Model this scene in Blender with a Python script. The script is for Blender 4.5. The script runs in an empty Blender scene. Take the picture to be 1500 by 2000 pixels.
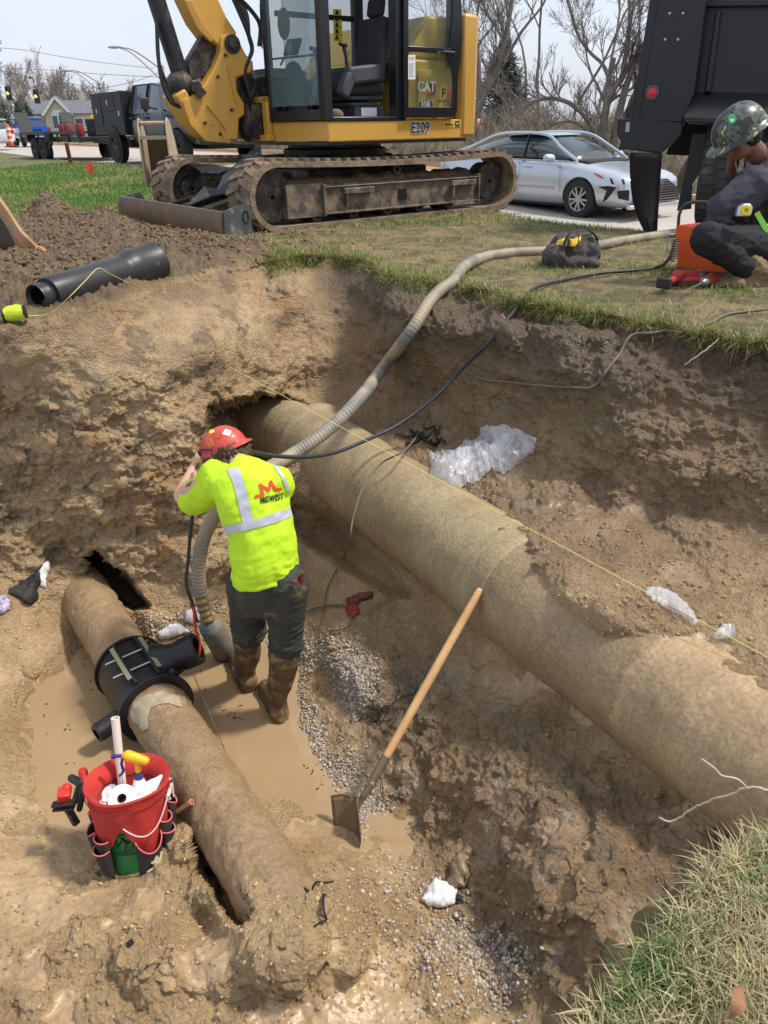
import bpy, bmesh, math, random
import numpy as np
from mathutils import Vector, Matrix, Euler
from mathutils.bvhtree import BVHTree
random.seed(7); RNG = np.random.default_rng(11)
SC = bpy.context.scene
COL = SC.collection
R = math.radians
# ---------------------------------------------------------------- camera
F_PX = 1490.0; CAM_H = 0.92; PITCH = R(26.8); ROLL = R(1.0)
cam_d = bpy.data.cameras.new('camera'); cam = bpy.data.objects.new('camera', cam_d); COL.objects.link(cam)
cam_d.sensor_fit = 'VERTICAL'; cam_d.sensor_height = 36.0; cam_d.lens = 36.0 * F_PX / 2000.0
cam_d.clip_start = 0.05; cam_d.clip_end = 2500
cam.location = (0, 0, CAM_H)
cam.rotation_euler = (Matrix.Rotation(math.pi/2 - PITCH, 3, 'X') @ Matrix.Rotation(-ROLL, 3, 'Z')).to_euler()
SC.camera = cam
SC.render.resolution_x = 768; SC.render.resolution_y = 1024
# ---------------------------------------------------------------- sky and sun
SUN_DIR = Vector((0.64, 0.02, 1.05)).normalized()
SUN_EL = math.asin(SUN_DIR.z); SUN_AZ = math.atan2(SUN_DIR.x, SUN_DIR.y)
world = bpy.data.worlds.new("World"); SC.world = world; world.use_nodes = True
wn = world.node_tree; wn.nodes.clear()
w_out = wn.nodes.new('ShaderNodeOutputWorld'); w_bg = wn.nodes.new('ShaderNodeBackground')
w_sky = wn.nodes.new('ShaderNodeTexSky'); w_sky.sky_type = 'NISHITA'; w_sky.sun_disc = False
w_sky.sun_elevation = SUN_EL; w_sky.sun_rotation = SUN_AZ
w_sky.air_density = 1.0; w_sky.dust_density = 3.0; w_sky.ozone_density = 1.0
w_tc = wn.nodes.new('ShaderNodeTexCoord'); w_no = wn.nodes.new('ShaderNodeTexNoise'); w_no.inputs['Scale'].default_value = 2.2
w_no.inputs['Detail'].default_value = 6
w_map = wn.nodes.new('ShaderNodeMapping'); w_map.inputs['Scale'].default_value = (1, 1, 3.5)
wn.links.new(w_tc.outputs['Generated'], w_map.inputs[0]); wn.links.new(w_map.outputs[0], w_no.inputs['Vector'])
w_mr = wn.nodes.new('ShaderNodeMapRange'); w_mr.inputs['From Min'].default_value = .35; w_mr.inputs['From Max'].default_value = .7
w_mr.inputs['To Min'].default_value = .66; w_mr.inputs['To Max'].default_value = .9
wn.links.new(w_no.outputs['Fac'], w_mr.inputs['Value'])
w_mix = wn.nodes.new('ShaderNodeMixRGB'); w_mix.inputs['Color2'].default_value = (4.1, 4.4, 5.0, 1)   # thin bright overcast veil
wn.links.new(w_mr.outputs[0], w_mix.inputs['Fac']); wn.links.new(w_sky.outputs[0], w_mix.inputs['Color1'])
wn.links.new(w_mix.outputs[0], w_bg.inputs['Color']); w_bg.inputs['Strength'].default_value = 0.145
wn.links.new(w_bg.outputs[0], w_out.inputs['Surface'])
sun_d = bpy.data.lights.new('sun', 'SUN'); sun_d.energy = 2.6; sun_d.angle = R(6.0); sun_d.color = (1.0, .94, .86)
sun = bpy.data.objects.new('sun', sun_d); COL.objects.link(sun); sun.location = (20, 6, 30)
sun.rotation_euler = SUN_DIR.to_track_quat('Z', 'Y').to_euler()
SC.view_settings.view_transform = 'Standard'; SC.view_settings.look = 'None'
SC.view_settings.exposure = 0.55; SC.view_settings.gamma = 1.0
SC.cycles.max_bounces = 6; SC.cycles.transparent_max_bounces = 12
# ---------------------------------------------------------------- photo ray helpers (used only to find real positions on real planes)
def ray(px, py):
    a = (px-750)/F_PX; b = (1000-py)/F_PX; c, s = math.cos(ROLL), math.sin(ROLL)
    x = a*c+b*s; y = -a*s+b*c
    return np.array([x, math.cos(PITCH)+y*math.sin(PITCH), -math.sin(PITCH)+y*math.cos(PITCH)])
def P(px, py, z=None, Y=None, d=None):
    r = ray(px, py)
    t = (z-CAM_H)/r[2] if z is not None else (Y/r[1] if Y is not None else d)
    return Vector((r*t+np.array([0, 0, CAM_H])).tolist())
# ---------------------------------------------------------------- materials
def lin(c):
    return tuple(((x/255)/12.92 if x/255 <= .04045 else ((x/255+.055)/1.055)**2.4) for x in c)
MATS = {}
def mat(name, col, rough=.6, metal=0.0, spec=.5, var=.0, vscale=8, col2=None, bump=0, bscale=60, dirt=None, dirt_amt=.5, dscale=5,
        alpha=1, trans=0, emit=None, estr=1, coat=0, attr=False, sss=0, wave=None, ior=1.45):
    """procedural principled material: base colour varied by noise, optional dirt layer and bump"""
    if name in MATS: return MATS[name]
    m = bpy.data.materials.new(name); m.use_nodes = True; nt = m.node_tree; b = nt.nodes['Principled BSDF']
    L = nt.links.new
    b.inputs['Base Color'].default_value = (*col, 1); b.inputs['Roughness'].default_value = rough
    b.inputs['Metallic'].default_value = metal; b.inputs['Specular IOR Level'].default_value = spec
    b.inputs['IOR'].default_value = ior
    if alpha < 1: b.inputs['Alpha'].default_value = alpha
    if trans: b.inputs['Transmission Weight'].default_value = trans
    if coat: b.inputs['Coat Weight'].default_value = coat
    if sss: b.inputs['Subsurface Weight'].default_value = sss; b.inputs['Subsurface Radius'].default_value = (.01, .004, .002)
    if emit: b.inputs['Emission Color'].default_value = (*emit, 1); b.inputs['Emission Strength'].default_value = estr
    tc = nt.nodes.new('ShaderNodeTexCoord')
    src = None
    if attr:
        a = nt.nodes.new('ShaderNodeAttribute'); a.attribute_name = 'Col'; src = a.outputs['Color']
    if var or col2:
        n = nt.nodes.new('ShaderNodeTexNoise'); n.inputs['Scale'].default_value = vscale; n.inputs['Detail'].default_value = 8; n.inputs['Roughness'].default_value = .65
        L(tc.outputs['Object'], n.inputs['Vector'])
        mr = nt.nodes.new('ShaderNodeMapRange'); mr.inputs['From Min'].default_value = .32; mr.inputs['From Max'].default_value = .68
        L(n.outputs['Fac'], mr.inputs['Value'])
        mx = nt.nodes.new('ShaderNodeMixRGB'); L(mr.outputs[0], mx.inputs['Fac'])
        if src is not None:
            mx.blend_type = 'MULTIPLY'; L(src, mx.inputs['Color1']); k = 1-var; mx.inputs['Color2'].default_value = (k, k, k, 1)
        else:
            c2 = col2 if col2 else tuple(x*(1-var) for x in col)
            mx.inputs['Color1'].default_value = (*col, 1); mx.inputs['Color2'].default_value = (*c2, 1)
        src = mx.outputs[0]
    if dirt:
        n = nt.nodes.new('ShaderNodeTexNoise'); n.inputs['Scale'].default_value = dscale; n.inputs['Detail'].default_value = 12; n.inputs['Roughness'].default_value = .7
        L(tc.outputs['Object'], n.inputs['Vector'])
        mr = nt.nodes.new('ShaderNodeMapRange'); mr.inputs['From Min'].default_value = .72-dirt_amt*.45; mr.inputs['From Max'].default_value = .80-dirt_amt*.3
        L(n.outputs['Fac'], mr.inputs['Value'])
        mx = nt.nodes.new('ShaderNodeMixRGB'); L(mr.outputs[0], mx.inputs['Fac'])
        if src is not None: L(src, mx.inputs['Color1'])
        else: mx.inputs['Color1'].default_value = (*col, 1)
        mx.inputs['Color2'].default_value = (*dirt, 1); src = mx.outputs[0]
        r2 = nt.nodes.new('ShaderNodeMapRange'); r2.inputs['To Min'].default_value = rough; r2.inputs['To Max'].default_value = .85
        L(mr.outputs[0], r2.inputs['Value']); L(r2.outputs[0], b.inputs['Roughness'])
        if metal:
            r3 = nt.nodes.new('ShaderNodeMapRange'); r3.inputs['To Min'].default_value = metal; r3.inputs['To Max'].default_value = 0
            L(mr.outputs[0], r3.inputs['Value']); L(r3.outputs[0], b.inputs['Metallic'])
    if wave:
        w = nt.nodes.new('ShaderNodeTexWave'); w.inputs['Scale'].default_value = wave; w.inputs['Distortion'].default_value = 2
        L(tc.outputs['Object'], w.inputs['Vector'])
    if src is not None: L(src, b.inputs['Base Color'])
    if bump:
        n = nt.nodes.new('ShaderNodeTexNoise'); n.inputs['Scale'].default_value = bscale; n.inputs['Detail'].default_value = 6
        L(tc.outputs['Object'], n.inputs['Vector'])
        bp = nt.nodes.new('ShaderNodeBump'); bp.inputs['Strength'].default_value = 1; bp.inputs['Distance'].default_value = bump
        L(n.outputs['Fac'], bp.inputs['Height']); L(bp.outputs[0], b.inputs['Normal'])
    MATS[name] = m
    return m
# ---------------------------------------------------------------- mesh builder
def frame(axis, up=(0, 0, 1)):
    z = Vector(axis).normalized(); u = Vector(up)
    if abs(z.dot(u)) > .98: u = Vector((0, 1, 0)) if abs(z.y) < .9 else Vector((1, 0, 0))
    x = u.cross(z).normalized(); y = z.cross(x)
    return x, y, z
class MB:
    def __init__(s): s.v = []; s.f = []; s.m = []; s.mi = 0
    def add(s, V, Fc, M=None):
        k = len(s.v)
        s.v += [tuple(M @ Vector(p)) if M is not None else tuple(p) for p in V]
        s.f += [tuple(i+k for i in f) for f in Fc]; s.m += [s.mi]*len(Fc)
        return s
    def box(s, c, size, rot=None, M=None, taper=1):
        a, b, h = [x/2 for x in size]; T = taper
        V = [(-a, -b, -h), (a, -b, -h), (a, b, -h), (-a, b, -h), (-a*T, -b*T, h), (a*T, -b*T, h), (a*T, b*T, h), (-a*T, b*T, h)]
        Mt = Matrix.Translation(c) @ (Euler(rot).to_matrix().to_4x4() if rot else Matrix())
        if M is not None: Mt = M @ Mt
        return s.add(V, [(0, 3, 2, 1), (4, 5, 6, 7), (0, 1, 5, 4), (1, 2, 6, 5), (2, 3, 7, 6), (3, 0, 4, 7)], Mt)
    def bx(s, x0, x1, y0, y1, z0, z1):
        return s.box(((x0+x1)/2, (y0+y1)/2, (z0+z1)/2), (abs(x1-x0), abs(y1-y0), abs(z1-z0)))
    def beam(s, p0, p1, w, h, up=(0, 0, 1), w1=None, h1=None):
        p0 = Vector(p0); p1 = Vector(p1); x, y, z = frame(p1-p0, up); w1 = w1 or w; h1 = h1 or h
        V = [p0+x*a*w/2+y*b*h/2 for a, b in ((-1, -1), (1, -1), (1, 1), (-1, 1))] + [p1+x*a*w1/2+y*b*h1/2 for a, b in ((-1, -1), (1, -1), (1, 1), (-1, 1))]
        return s.add(V, [(0, 3, 2, 1), (4, 5, 6, 7), (0, 1, 5, 4), (1, 2, 6, 5), (2, 3, 7, 6), (3, 0, 4, 7)])
    def prism(s, poly, o, ex, ey, thick):
        """2-D polygon poly in the plane (o; ex, ey), extruded by the vector ex x ey times thick"""
        o = Vector(o); ex = Vector(ex); ey = Vector(ey); n = ex.cross(ey).normalized()*thick; k = len(poly)
        V = [o+ex*a+ey*b for a, b in poly]+[o+ex*a+ey*b+n for a, b in poly]
        Fc = [tuple(reversed(range(k))), tuple(range(k, 2*k))]+[(i, (i+1) % k, k+(i+1) % k, k+i) for i in range(k)]
        return s.add(V, Fc)
    def plate(s, pts, n, thick):
        """plate from 3-D corner points, thickened along vector n"""
        n = Vector(n).normalized()*thick; k = len(pts); V = [Vector(p) for p in pts]; V += [p+n for p in V]
        return s.add(V, [tuple(reversed(range(k))), tuple(range(k, 2*k))]+[(i, (i+1) % k, k+(i+1) % k, k+i) for i in range(k)])
    def tube(s, pts, r, n=8, cap=True, up=(0, 0, 1), closed=False):
        pts = [Vector(p) for p in pts]; K = len(pts); rr = r if hasattr(r, '__len__') else [r]*K
        V = []; x = None
        for i, p in enumerate(pts):
            t = (pts[min(i+1, K-1)]-pts[max(i-1, 0)])
            if t.length < 1e-9: t = Vector((0, 0, 1))
            t.normalize()
            if x is None: x, y, _ = frame(t, up)
            else:
                x = (x-t*x.dot(t)); x.normalize(); y = t.cross(x)
            q = rr[i]; qa, qb = (q if hasattr(q, '__len__') else (q, q))
            for j in range(n):
                a = 2*math.pi*j/n; V.append(p+x*math.cos(a)*qa+y*math.sin(a)*qb)
        Fc = [(i*n+j, i*n+(j+1) % n, (i+1)*n+(j+1) % n, (i+1)*n+j) for i in range(K-1) for j in range(n)]
        if cap: Fc += [tuple(reversed(range(n))), tuple(range((K-1)*n, K*n))]
        return s.add(V, Fc)
    def cyl(s, p0, p1, r, r1=None, n=20, cap=True): return s.tube([p0, p1], [r, r if r1 is None else r1], n, cap)
    def lathe(s, prof, o, axis=(0, 0, 1), n=28, up=(0, 1, 0), a0=0, a1=2*math.pi):
        o = Vector(o); x, y, z = frame(axis, up); K = len(prof); full = abs(a1-a0-2*math.pi) < 1e-6; nn = n if full else n+1
        V = [o+z*h+(x*math.cos(a0+(a1-a0)*j/n)+y*math.sin(a0+(a1-a0)*j/n))*r for r, h in prof for j in range(nn)]
        Fc = [(i*nn+j, i*nn+(j+1) % nn, (i+1)*nn+(j+1) % nn, (i+1)*nn+j) for i in range(K-1) for j in range(n)]
        return s.add(V, Fc)
    def ring(s, o, axis, r0, r1, h, n=28): return s.lathe([(r0, 0), (r1, 0), (r1, h), (r0, h), (r0, 0)], o, axis, n)
    def ell(s, c, rad, rot=None, nu=14, nv=9, M=None):
        V = [(0, 0, -1)]+[(math.cos(2*math.pi*i/nu)*math.cos(math.pi*(j/nv-.5)), math.sin(2*math.pi*i/nu)*math.cos(math.pi*(j/nv-.5)), math.sin(math.pi*(j/nv-.5))) for j in range(1, nv) for i in range(nu)]+[(0, 0, 1)]
        Fc = [(0, 1+(i+1) % nu, 1+i) for i in range(nu)]
        for j in range(nv-2):
            for i in range(nu): Fc.append((1+j*nu+i, 1+j*nu+(i+1) % nu, 1+(j+1)*nu+(i+1) % nu, 1+(j+1)*nu+i))
        T = len(V)-1; k = 1+(nv-2)*nu; Fc += [(T, k+i, k+(i+1) % nu) for i in range(nu)]
        Mt = Matrix.Translation(c) @ (Euler(rot).to_matrix().to_4x4() if rot else Matrix()) @ Matrix.Diagonal((*rad, 1))
        if M is not None: Mt = M @ Mt
        return s.add(V, Fc, Mt)
    def cap(s, p0, p1, r0, r1, n=12):
        """rounded, tapered limb"""
        p0 = Vector(p0); p1 = Vector(p1); d = (p1-p0).normalized()
        pts = []; rr = []
        for k in range(4): a = (k+.15)/4*math.pi/2; pts.append(p0-d*r0*math.cos(a)); rr.append(r0*math.sin(a))
        for k in range(5): t = k/4; pts.append(p0.lerp(p1, t)); rr.append(r0+(r1-r0)*t)
        for k in range(4): a = (3.85-k)/4*math.pi/2; pts.append(p1+d*r1*math.cos(a)); rr.append(r1*math.sin(a))
        return s.tube(pts, rr, n)
    def build(s, name, m, parent=None, smooth=35, bevel=0, world=False, remesh=0, sm=0, sub=0, disp=None, flip=False):
        me = bpy.data.meshes.new(name)
        V = s.v
        if world and parent is not None:
            Mi = ROOTM[parent.name].inverted(); V = [tuple(Mi @ Vector(p)) for p in V]
        me.from_pydata([tuple(p) for p in V], [], s.f)
        ms = m if isinstance(m, (list, tuple)) else [m]
        for q in ms: me.materials.append(q)
        if len(ms) > 1: me.polygons.foreach_set('material_index', s.m)
        o = bpy.data.objects.new(name, me); COL.objects.link(o)
        if parent is not None: o.parent = parent
        if remesh:
            bm = bmesh.new(); bm.from_mesh(me); bmesh.ops.recalc_face_normals(bm, faces=bm.faces); bm.to_mesh(me); bm.free()
            md = o.modifiers.new('r', 'REMESH'); md.mode = 'VOXEL'; md.voxel_size = remesh; md.use_smooth_shade = True
            if sm: q = o.modifiers.new('s', 'SMOOTH'); q.iterations = sm; q.factor = .5
            bake(o); me = o.data
            if disp: displace(me, disp)
            me.shade_smooth()
            return o
        bm = bmesh.new(); bm.from_mesh(me)
        bmesh.ops.recalc_face_normals(bm, faces=bm.faces)
        if flip: bmesh.ops.reverse_faces(bm, faces=bm.faces)
        bm.to_mesh(me); bm.free()
        if bevel:
            q = o.modifiers.new('bevel', 'BEVEL'); q.width = bevel; q.segments = 2; q.limit_method = 'ANGLE'; q.angle_limit = R(40)
        if sub: q = o.modifiers.new('sub', 'SUBSURF'); q.levels = sub; q.render_levels = sub
        if disp:
            if o.modifiers: bake(o); me = o.data
            displace(me, disp)
        if smooth:
            me.shade_smooth()
            if smooth < 180: me.set_sharp_from_angle(angle=R(smooth))
        return o
def bake(o):
    bpy.context.view_layer.update()
    dg = bpy.context.evaluated_depsgraph_get()
    me = bpy.data.meshes.new_from_object(o.evaluated_get(dg), depsgraph=dg)
    old = o.data; o.modifiers.clear(); o.data = me; me.name = old.name; bpy.data.meshes.remove(old)
ROOTM = {}
def thing(name, label, cat, loc=(0, 0, 0), rz=0, group=None, M=None):
    o = bpy.data.objects.new(name, None); COL.objects.link(o); o.empty_display_size = .1
    if M is None: M = Matrix.Translation(Vector(loc)) @ Matrix.Rotation(rz, 4, 'Z')
    o.matrix_basis = M; ROOTM[o.name] = M.copy()
    return tag(o, label, cat, group)
def tag(o, label, cat, group=None, kind=None):
    if label: o['label'] = label
    if cat: o['category'] = cat
    if group: o['group'] = group
    if kind: o['kind'] = kind
    return o
def struct(o): o['kind'] = 'structure'; return o
def stuff(o, label, cat): return tag(o, label, cat, kind='stuff')
# ---------------------------------------------------------------- numpy noise
def _h(ix, iy, iz, s=0):
    h = (ix.astype(np.int64)*374761393+iy.astype(np.int64)*668265263+iz.astype(np.int64)*2147483647+s*1274126177) & 0xffffffff
    h = ((h ^ (h >> 13))*1274126177) & 0xffffffff
    h = ((h ^ (h >> 15))*2246822519) & 0xffffffff
    return (h ^ (h >> 16)) & 0xffffffff
_G = np.array([(1, 1, 0), (-1, 1, 0), (1, -1, 0), (-1, -1, 0), (1, 0, 1), (-1, 0, 1), (1, 0, -1), (-1, 0, -1), (0, 1, 1), (0, -1, 1), (0, 1, -1), (0, -1, -1)], dtype=np.float64)
def perlin(p, s=0):
    i = np.floor(p); f = p-i; i = i.astype(np.int64); u = f*f*f*(f*(f*6-15)+10); out = 0
    for dx in (0, 1):
        wx = u[:, 0] if dx else 1-u[:, 0]
        for dy in (0, 1):
            wy = u[:, 1] if dy else 1-u[:, 1]
            for dz in (0, 1):
                wz = u[:, 2] if dz else 1-u[:, 2]
                g = _G[_h(i[:, 0]+dx, i[:, 1]+dy, i[:, 2]+dz, s) % 12]
                out = out+wx*wy*wz*(g[:, 0]*(f[:, 0]-dx)+g[:, 1]*(f[:, 1]-dy)+g[:, 2]*(f[:, 2]-dz))
    return out
def fbm(p, oct=4, s=0, ridge=False, gain=.5):
    a = 1; o = 0; t = 0
    for k in range(oct):
        n = perlin(p*(2.03**k)+k*7.3, s+k)
        if ridge: n = 1-2*np.abs(n)*1.6
        o = o+a*n; t += a; a *= gain
    return o/t
def worley(p, s=0):
    """distance to the nearest and second nearest feature points"""
    i = np.floor(p); f = p-i; i = i.astype(np.int64); d1 = np.full(len(p), 9.); d2 = np.full(len(p), 9.)
    for dx in (-1, 0, 1):
        for dy in (-1, 0, 1):
            for dz in (-1, 0, 1):
                a = _h(i[:, 0]+dx, i[:, 1]+dy, i[:, 2]+dz, s)
                q0 = dx+(a & 1023)/1023-f[:, 0]; q1 = dy+((a >> 10) & 1023)/1023-f[:, 1]; q2 = dz+((a >> 20) & 1023)/1023-f[:, 2]
                d = q0*q0+q1*q1+q2*q2
                m = d < d1; d2 = np.where(m, d1, np.minimum(d2, d)); d1 = np.where(m, d, d1)
    return np.sqrt(d1), np.sqrt(d2)
def displace(me, spec):
    """spec = list of (scale, amplitude, ridge) or function(points, normals)->offset"""
    n = len(me.vertices); co = np.empty(n*3); me.vertices.foreach_get('co', co); co = co.reshape(-1, 3)
    no = np.empty(n*3); me.vertex_normals.foreach_get('vector', no); no = no.reshape(-1, 3)
    if callable(spec): d = spec(co, no)
    else:
        d = 0
        for k, (sc, am, rg) in enumerate(spec): d = d+am*fbm(co*sc, 3, 11+k, rg)
    if d.ndim == 1: co = co+no*d[:, None]
    else: co = co+d
    me.vertices.foreach_set('co', co.ravel()); me.update()
def np_mesh(name, V, quads=None, tris=None, col=None, m=None, smooth=True, extra=None):
    me = bpy.data.meshes.new(name); nq = 0 if quads is None else len(quads); nt = 0 if tris is None else len(tris)
    me.vertices.add(len(V)); me.vertices.foreach_set('co', np.ascontiguousarray(V, dtype=np.float32).ravel())
    li = []
    if nq: li.append(np.asarray(quads, dtype=np.int32).ravel())
    if nt: li.append(np.asarray(tris, dtype=np.int32).ravel())
    li = np.concatenate(li); me.loops.add(len(li)); me.loops.foreach_set('vertex_index', li)
    me.polygons.add(nq+nt); me.polygons.foreach_set('loop_start', np.concatenate([np.arange(nq)*4, nq*4+np.arange(nt)*3]).astype(np.int32))
    me.update(calc_edges=True); me.validate()
    if col is not None:
        a = me.color_attributes.new('Col', 'FLOAT_COLOR', 'POINT'); c = np.ones((len(V), 4), dtype=np.float32); c[:, :col.shape[1]] = col; a.data.foreach_set('color', c.ravel())
    if m: me.materials.append(m)
    if smooth: me.shade_smooth()
    o = bpy.data.objects.new(name, me); COL.objects.link(o); return o
def smooth01(x, a, b): t = np.clip((x-a)/(b-a), 0, 1); return t*t*(3-2*t)
def catmull(pts, n=8):
    pts = [Vector(p) for p in pts]; out = []
    for i in range(len(pts)-1):
        p0 = pts[max(i-1, 0)]; p1 = pts[i]; p2 = pts[i+1]; p3 = pts[min(i+2, len(pts)-1)]
        for k in range(n):
            t = k/n; out.append(.5*((2*p1)+(p2-p0)*t+(2*p0-5*p1+4*p2-p3)*t*t+(3*p1-p0-3*p2+p3)*t**3))
    out.append(pts[-1]); return out
# ================================================================ THE GROUND (one sheet: pit, lawn, verge)
U2 = np.array([.63, -.777]); V2 = np.array([.777, .63])          # along / across the road
def road_z(x, y):
    s = x*U2[0]+y*U2[1]
    return np.interp(s, [-75, -31, -21, -9.2, 0, 20], [.0, .12, .14, -.60, -.78, -.8])
def te_of(s): return np.interp(s, [-30, -18, -9, 5], [8.8, 8.9, 10.7, 10.9])
def t_of(x, y): return x*V2[0]+y*V2[1]
def lawn_z(x, y):
    """height of the ground outside the pit"""
    x = np.asarray(x, float); y = np.asarray(y, float); t = t_of(x, y); s = x*U2[0]+y*U2[1]
    bend = np.clip(-s-25, 0, None)*.17                         # road swings left far away
    t = t-bend
    te = te_of(s); t0 = te-2.6-1.9*smooth01(x, .7, 1.9)
    z = road_z(x, y)*smooth01(t, t0, te-.2)
    z = z-.06*smooth01(t, te-.15, te)
    far = smooth01(t, 16.8, 22)
    z = z+far*.9
    return z
CT = """
-500 640 0;-300 640 0;-150 640 0;0 640 0;100 622 0;200 600 0;300 570 0;380 545 0;460 522 0;520 510 0;580 500 0;650 495 0;720 508 0;770 538 0;830 545 0;900 552 0;960 566 0;1040 590 0;1120 606 0;1200 618 0;1300 628 0;1400 652 0;1500 668 0;1600 690 0;1750 730 0;1950 780 0
0 560 .12;200 540 .12;350 500 .12;560 450 .3;650 440 .3;760 470 .3;900 490 .3;1040 525 .3;1200 550 .3;1400 580 .3;1600 610 .3;-300 560 .12
-500 760 -.3;-200 760 -.34;0 760 -.36;100 760 -.38;200 740 -.33;300 700 -.28;400 680 -.26;470 650 -.3;400 760 -.5;300 780 -.5;480 730 -.55
-300 900 -.8;0 900 -.80;100 900 -.80;200 900 -.8;300 900 -.82;400 900 -.86;470 860 -.9
-300 1000 -1.1;0 1000 -1.08;100 1000 -1.1;200 1000 -1.1;300 1000 -1.13;400 1010 -1.2;470 1000 -1.28
-300 1120 -1.4;0 1110 -1.40;60 1100 -1.4;120 1080 -1.40;200 1070 -1.38;260 1120 -1.5;320 1140 -1.58;400 1120 -1.5;470 1080 -1.45
560 560 -.12;600 620 -.35;640 700 -.60;560 640 -.4;540 720 -.6;580 760 -.8;660 600 -.3;700 560 -.14;700 640 -.4;760 600 -.15;680 760 -.82;720 820 -.92;620 800 -.9
800 620 -.14;850 680 -.32;820 760 -.66;900 640 -.16;900 740 -.5;1000 660 -.14;1000 760 -.45;1100 690 -.16;1100 800 -.45;1200 700 -.15;1200 820 -.40;1300 720 -.16;1300 850 -.4;1400 740 -.17;1400 880 -.42;1500 760 -.18;1500 920 -.45;1650 800 -.2;1650 960 -.5;1900 900 -.3;1900 1050 -.6
800 830 -.82;880 840 -.80;960 900 -.80;1040 940 -.79;1150 970 -.76;1280 1000 -.72;1400 1040 -.70;1500 1070 -.68;1650 1120 -.68
760 880 -.86;850 940 -.88;930 980 -.87;1000 1040 -.87;1080 1100 -.81;1180 1110 -.80;1300 1130 -.79;1400 1180 -.79;1500 1250 -.79;1650 1320 -.79;1110 1165 -.81;1180 1200 -.80;1260 1228 -.82;1350 1290 -.85;1440 1360 -.86;1550 1430 -.86;980 1050 -.82;1750 1500 -.85
560 900 -1.0;500 940 -1.2;560 1000 -1.35;640 1030 -1.46;720 1100 -1.45;800 1175 -1.44;900 1265 -1.43;1000 1350 -1.41;1100 1425 -1.40;1200 1495 -1.39;1300 1565 -1.38;1440 1645 -1.36;1550 1710 -1.35;700 1010 -1.3;850 1120 -1.25;1000 1250 -1.2;1140 1270 -1.1;1300 1400 -1.1;1440 1510 -1.1;1250 1420 -1.15;900 1060 -1.1;1040 1200 -1.05
540 1080 -1.62;600 1100 -1.58;650 1150 -1.58;700 1220 -1.58;600 1200 -1.74;650 1260 -1.68;540 1190 -1.78;480 1140 -1.68;450 1190 -1.75;350 1200 -1.72;290 1195 -1.72;250 1180 -1.7
600 1280 -1.80;585 1340 -1.88;620 1400 -1.82;680 1300 -1.62;720 1350 -1.60;700 1440 -1.74;660 1500 -1.83;730 1520 -1.82;800 1400 -1.66;850 1330 -1.55;800 1500 -1.74;850 1580 -1.80;900 1500 -1.60;900 1400 -1.55;1000 1480 -1.42;950 1600 -1.66;870 1680 -1.80;1050 1600 -1.48;1150 1560 -1.43;1100 1700 -1.42;1250 1650 -1.39;1000 1760 -1.64;930 1760 -1.78;1200 1780 -1.38;1350 1700 -1.35;1050 1850 -1.62;1150 1900 -1.48;1300 1850 -1.32;1450 1800 -1.3;1000 1960 -1.72;1150 2000 -1.5;1350 2000 -1.25;1550 1900 -1.2
560 1300 -1.93;480 1260 -1.84;520 1420 -1.94;560 1480 -1.94;620 1540 -1.90;660 1560 -1.86;440 1320 -1.94;400 1280 -1.88;460 1440 -1.94;500 1530 -1.9;700 1600 -1.86;790 1620 -1.90;760 1580 -1.87;820 1680 -1.86;650 1640 -1.82;560 1580 -1.83;600 1640 -1.84
330 1240 -1.84;250 1240 -1.9;150 1340 -1.93;200 1420 -1.95;100 1420 -1.93;120 1500 -1.94;240 1500 -1.93;130 1580 -1.92;90 1340 -1.9;60 1380 -1.86;60 1500 -1.85;80 1600 -1.85;150 1660 -1.84;160 1260 -1.85;110 1200 -1.72;110 1280 -1.80;60 1240 -1.7;0 1200 -1.58;0 1320 -1.72;0 1450 -1.76;0 1600 -1.79;-150 1250 -1.55;-150 1500 -1.7;-300 1350 -1.6
250 1690 -1.80;350 1600 -1.80;400 1640 -1.78;100 1720 -1.80;0 1800 -1.79;150 1800 -1.76;250 1780 -1.74;330 1750 -1.70;300 1880 -1.66;200 1880 -1.71;250 1960 -1.72;400 1800 -1.76;430 1880 -1.60;450 1840 -1.60;520 1840 -1.50;560 1790 -1.52;610 1755 -1.55;640 1790 -1.48;600 1850 -1.48;570 1745 -1.60;360 1610 -1.66;345 1560 -1.68;370 1650 -1.62;410 1730 -1.58;450 1800 -1.56;380 1700 -1.72;690 1760 -1.66;720 1680 -1.80;750 1760 -1.77;700 1880 -1.66;850 1760 -1.80;800 1850 -1.76;880 1900 -1.72;900 1830 -1.80;450 1960 -1.68;600 1960 -1.66;780 1960 -1.7;100 1940 -1.78;0 1960 -1.78
-200 1700 -1.75;-200 1950 -1.75;0 2150 -1.75;300 2150 -1.7;600 2150 -1.68;900 2150 -1.66;1200 2150 -1.5;1500 2150 -1.3;300 2400 -1.7;900 2400 -1.6;-200 2400 -1.75;1700 2100 -1.2
"""
CTL = np.array([[float(q) for q in r.split()] for r in CT.replace('\n', ';').split(';') if r.strip()])
def _inv(px, py, z):
    a = (px-750)/F_PX; b = (1000-py)/F_PX; c, s = math.cos(ROLL), math.sin(ROLL); y = -a*s+b*c
    return (-math.sin(PITCH)+y*math.cos(PITCH))/(z-CAM_H)
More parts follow.
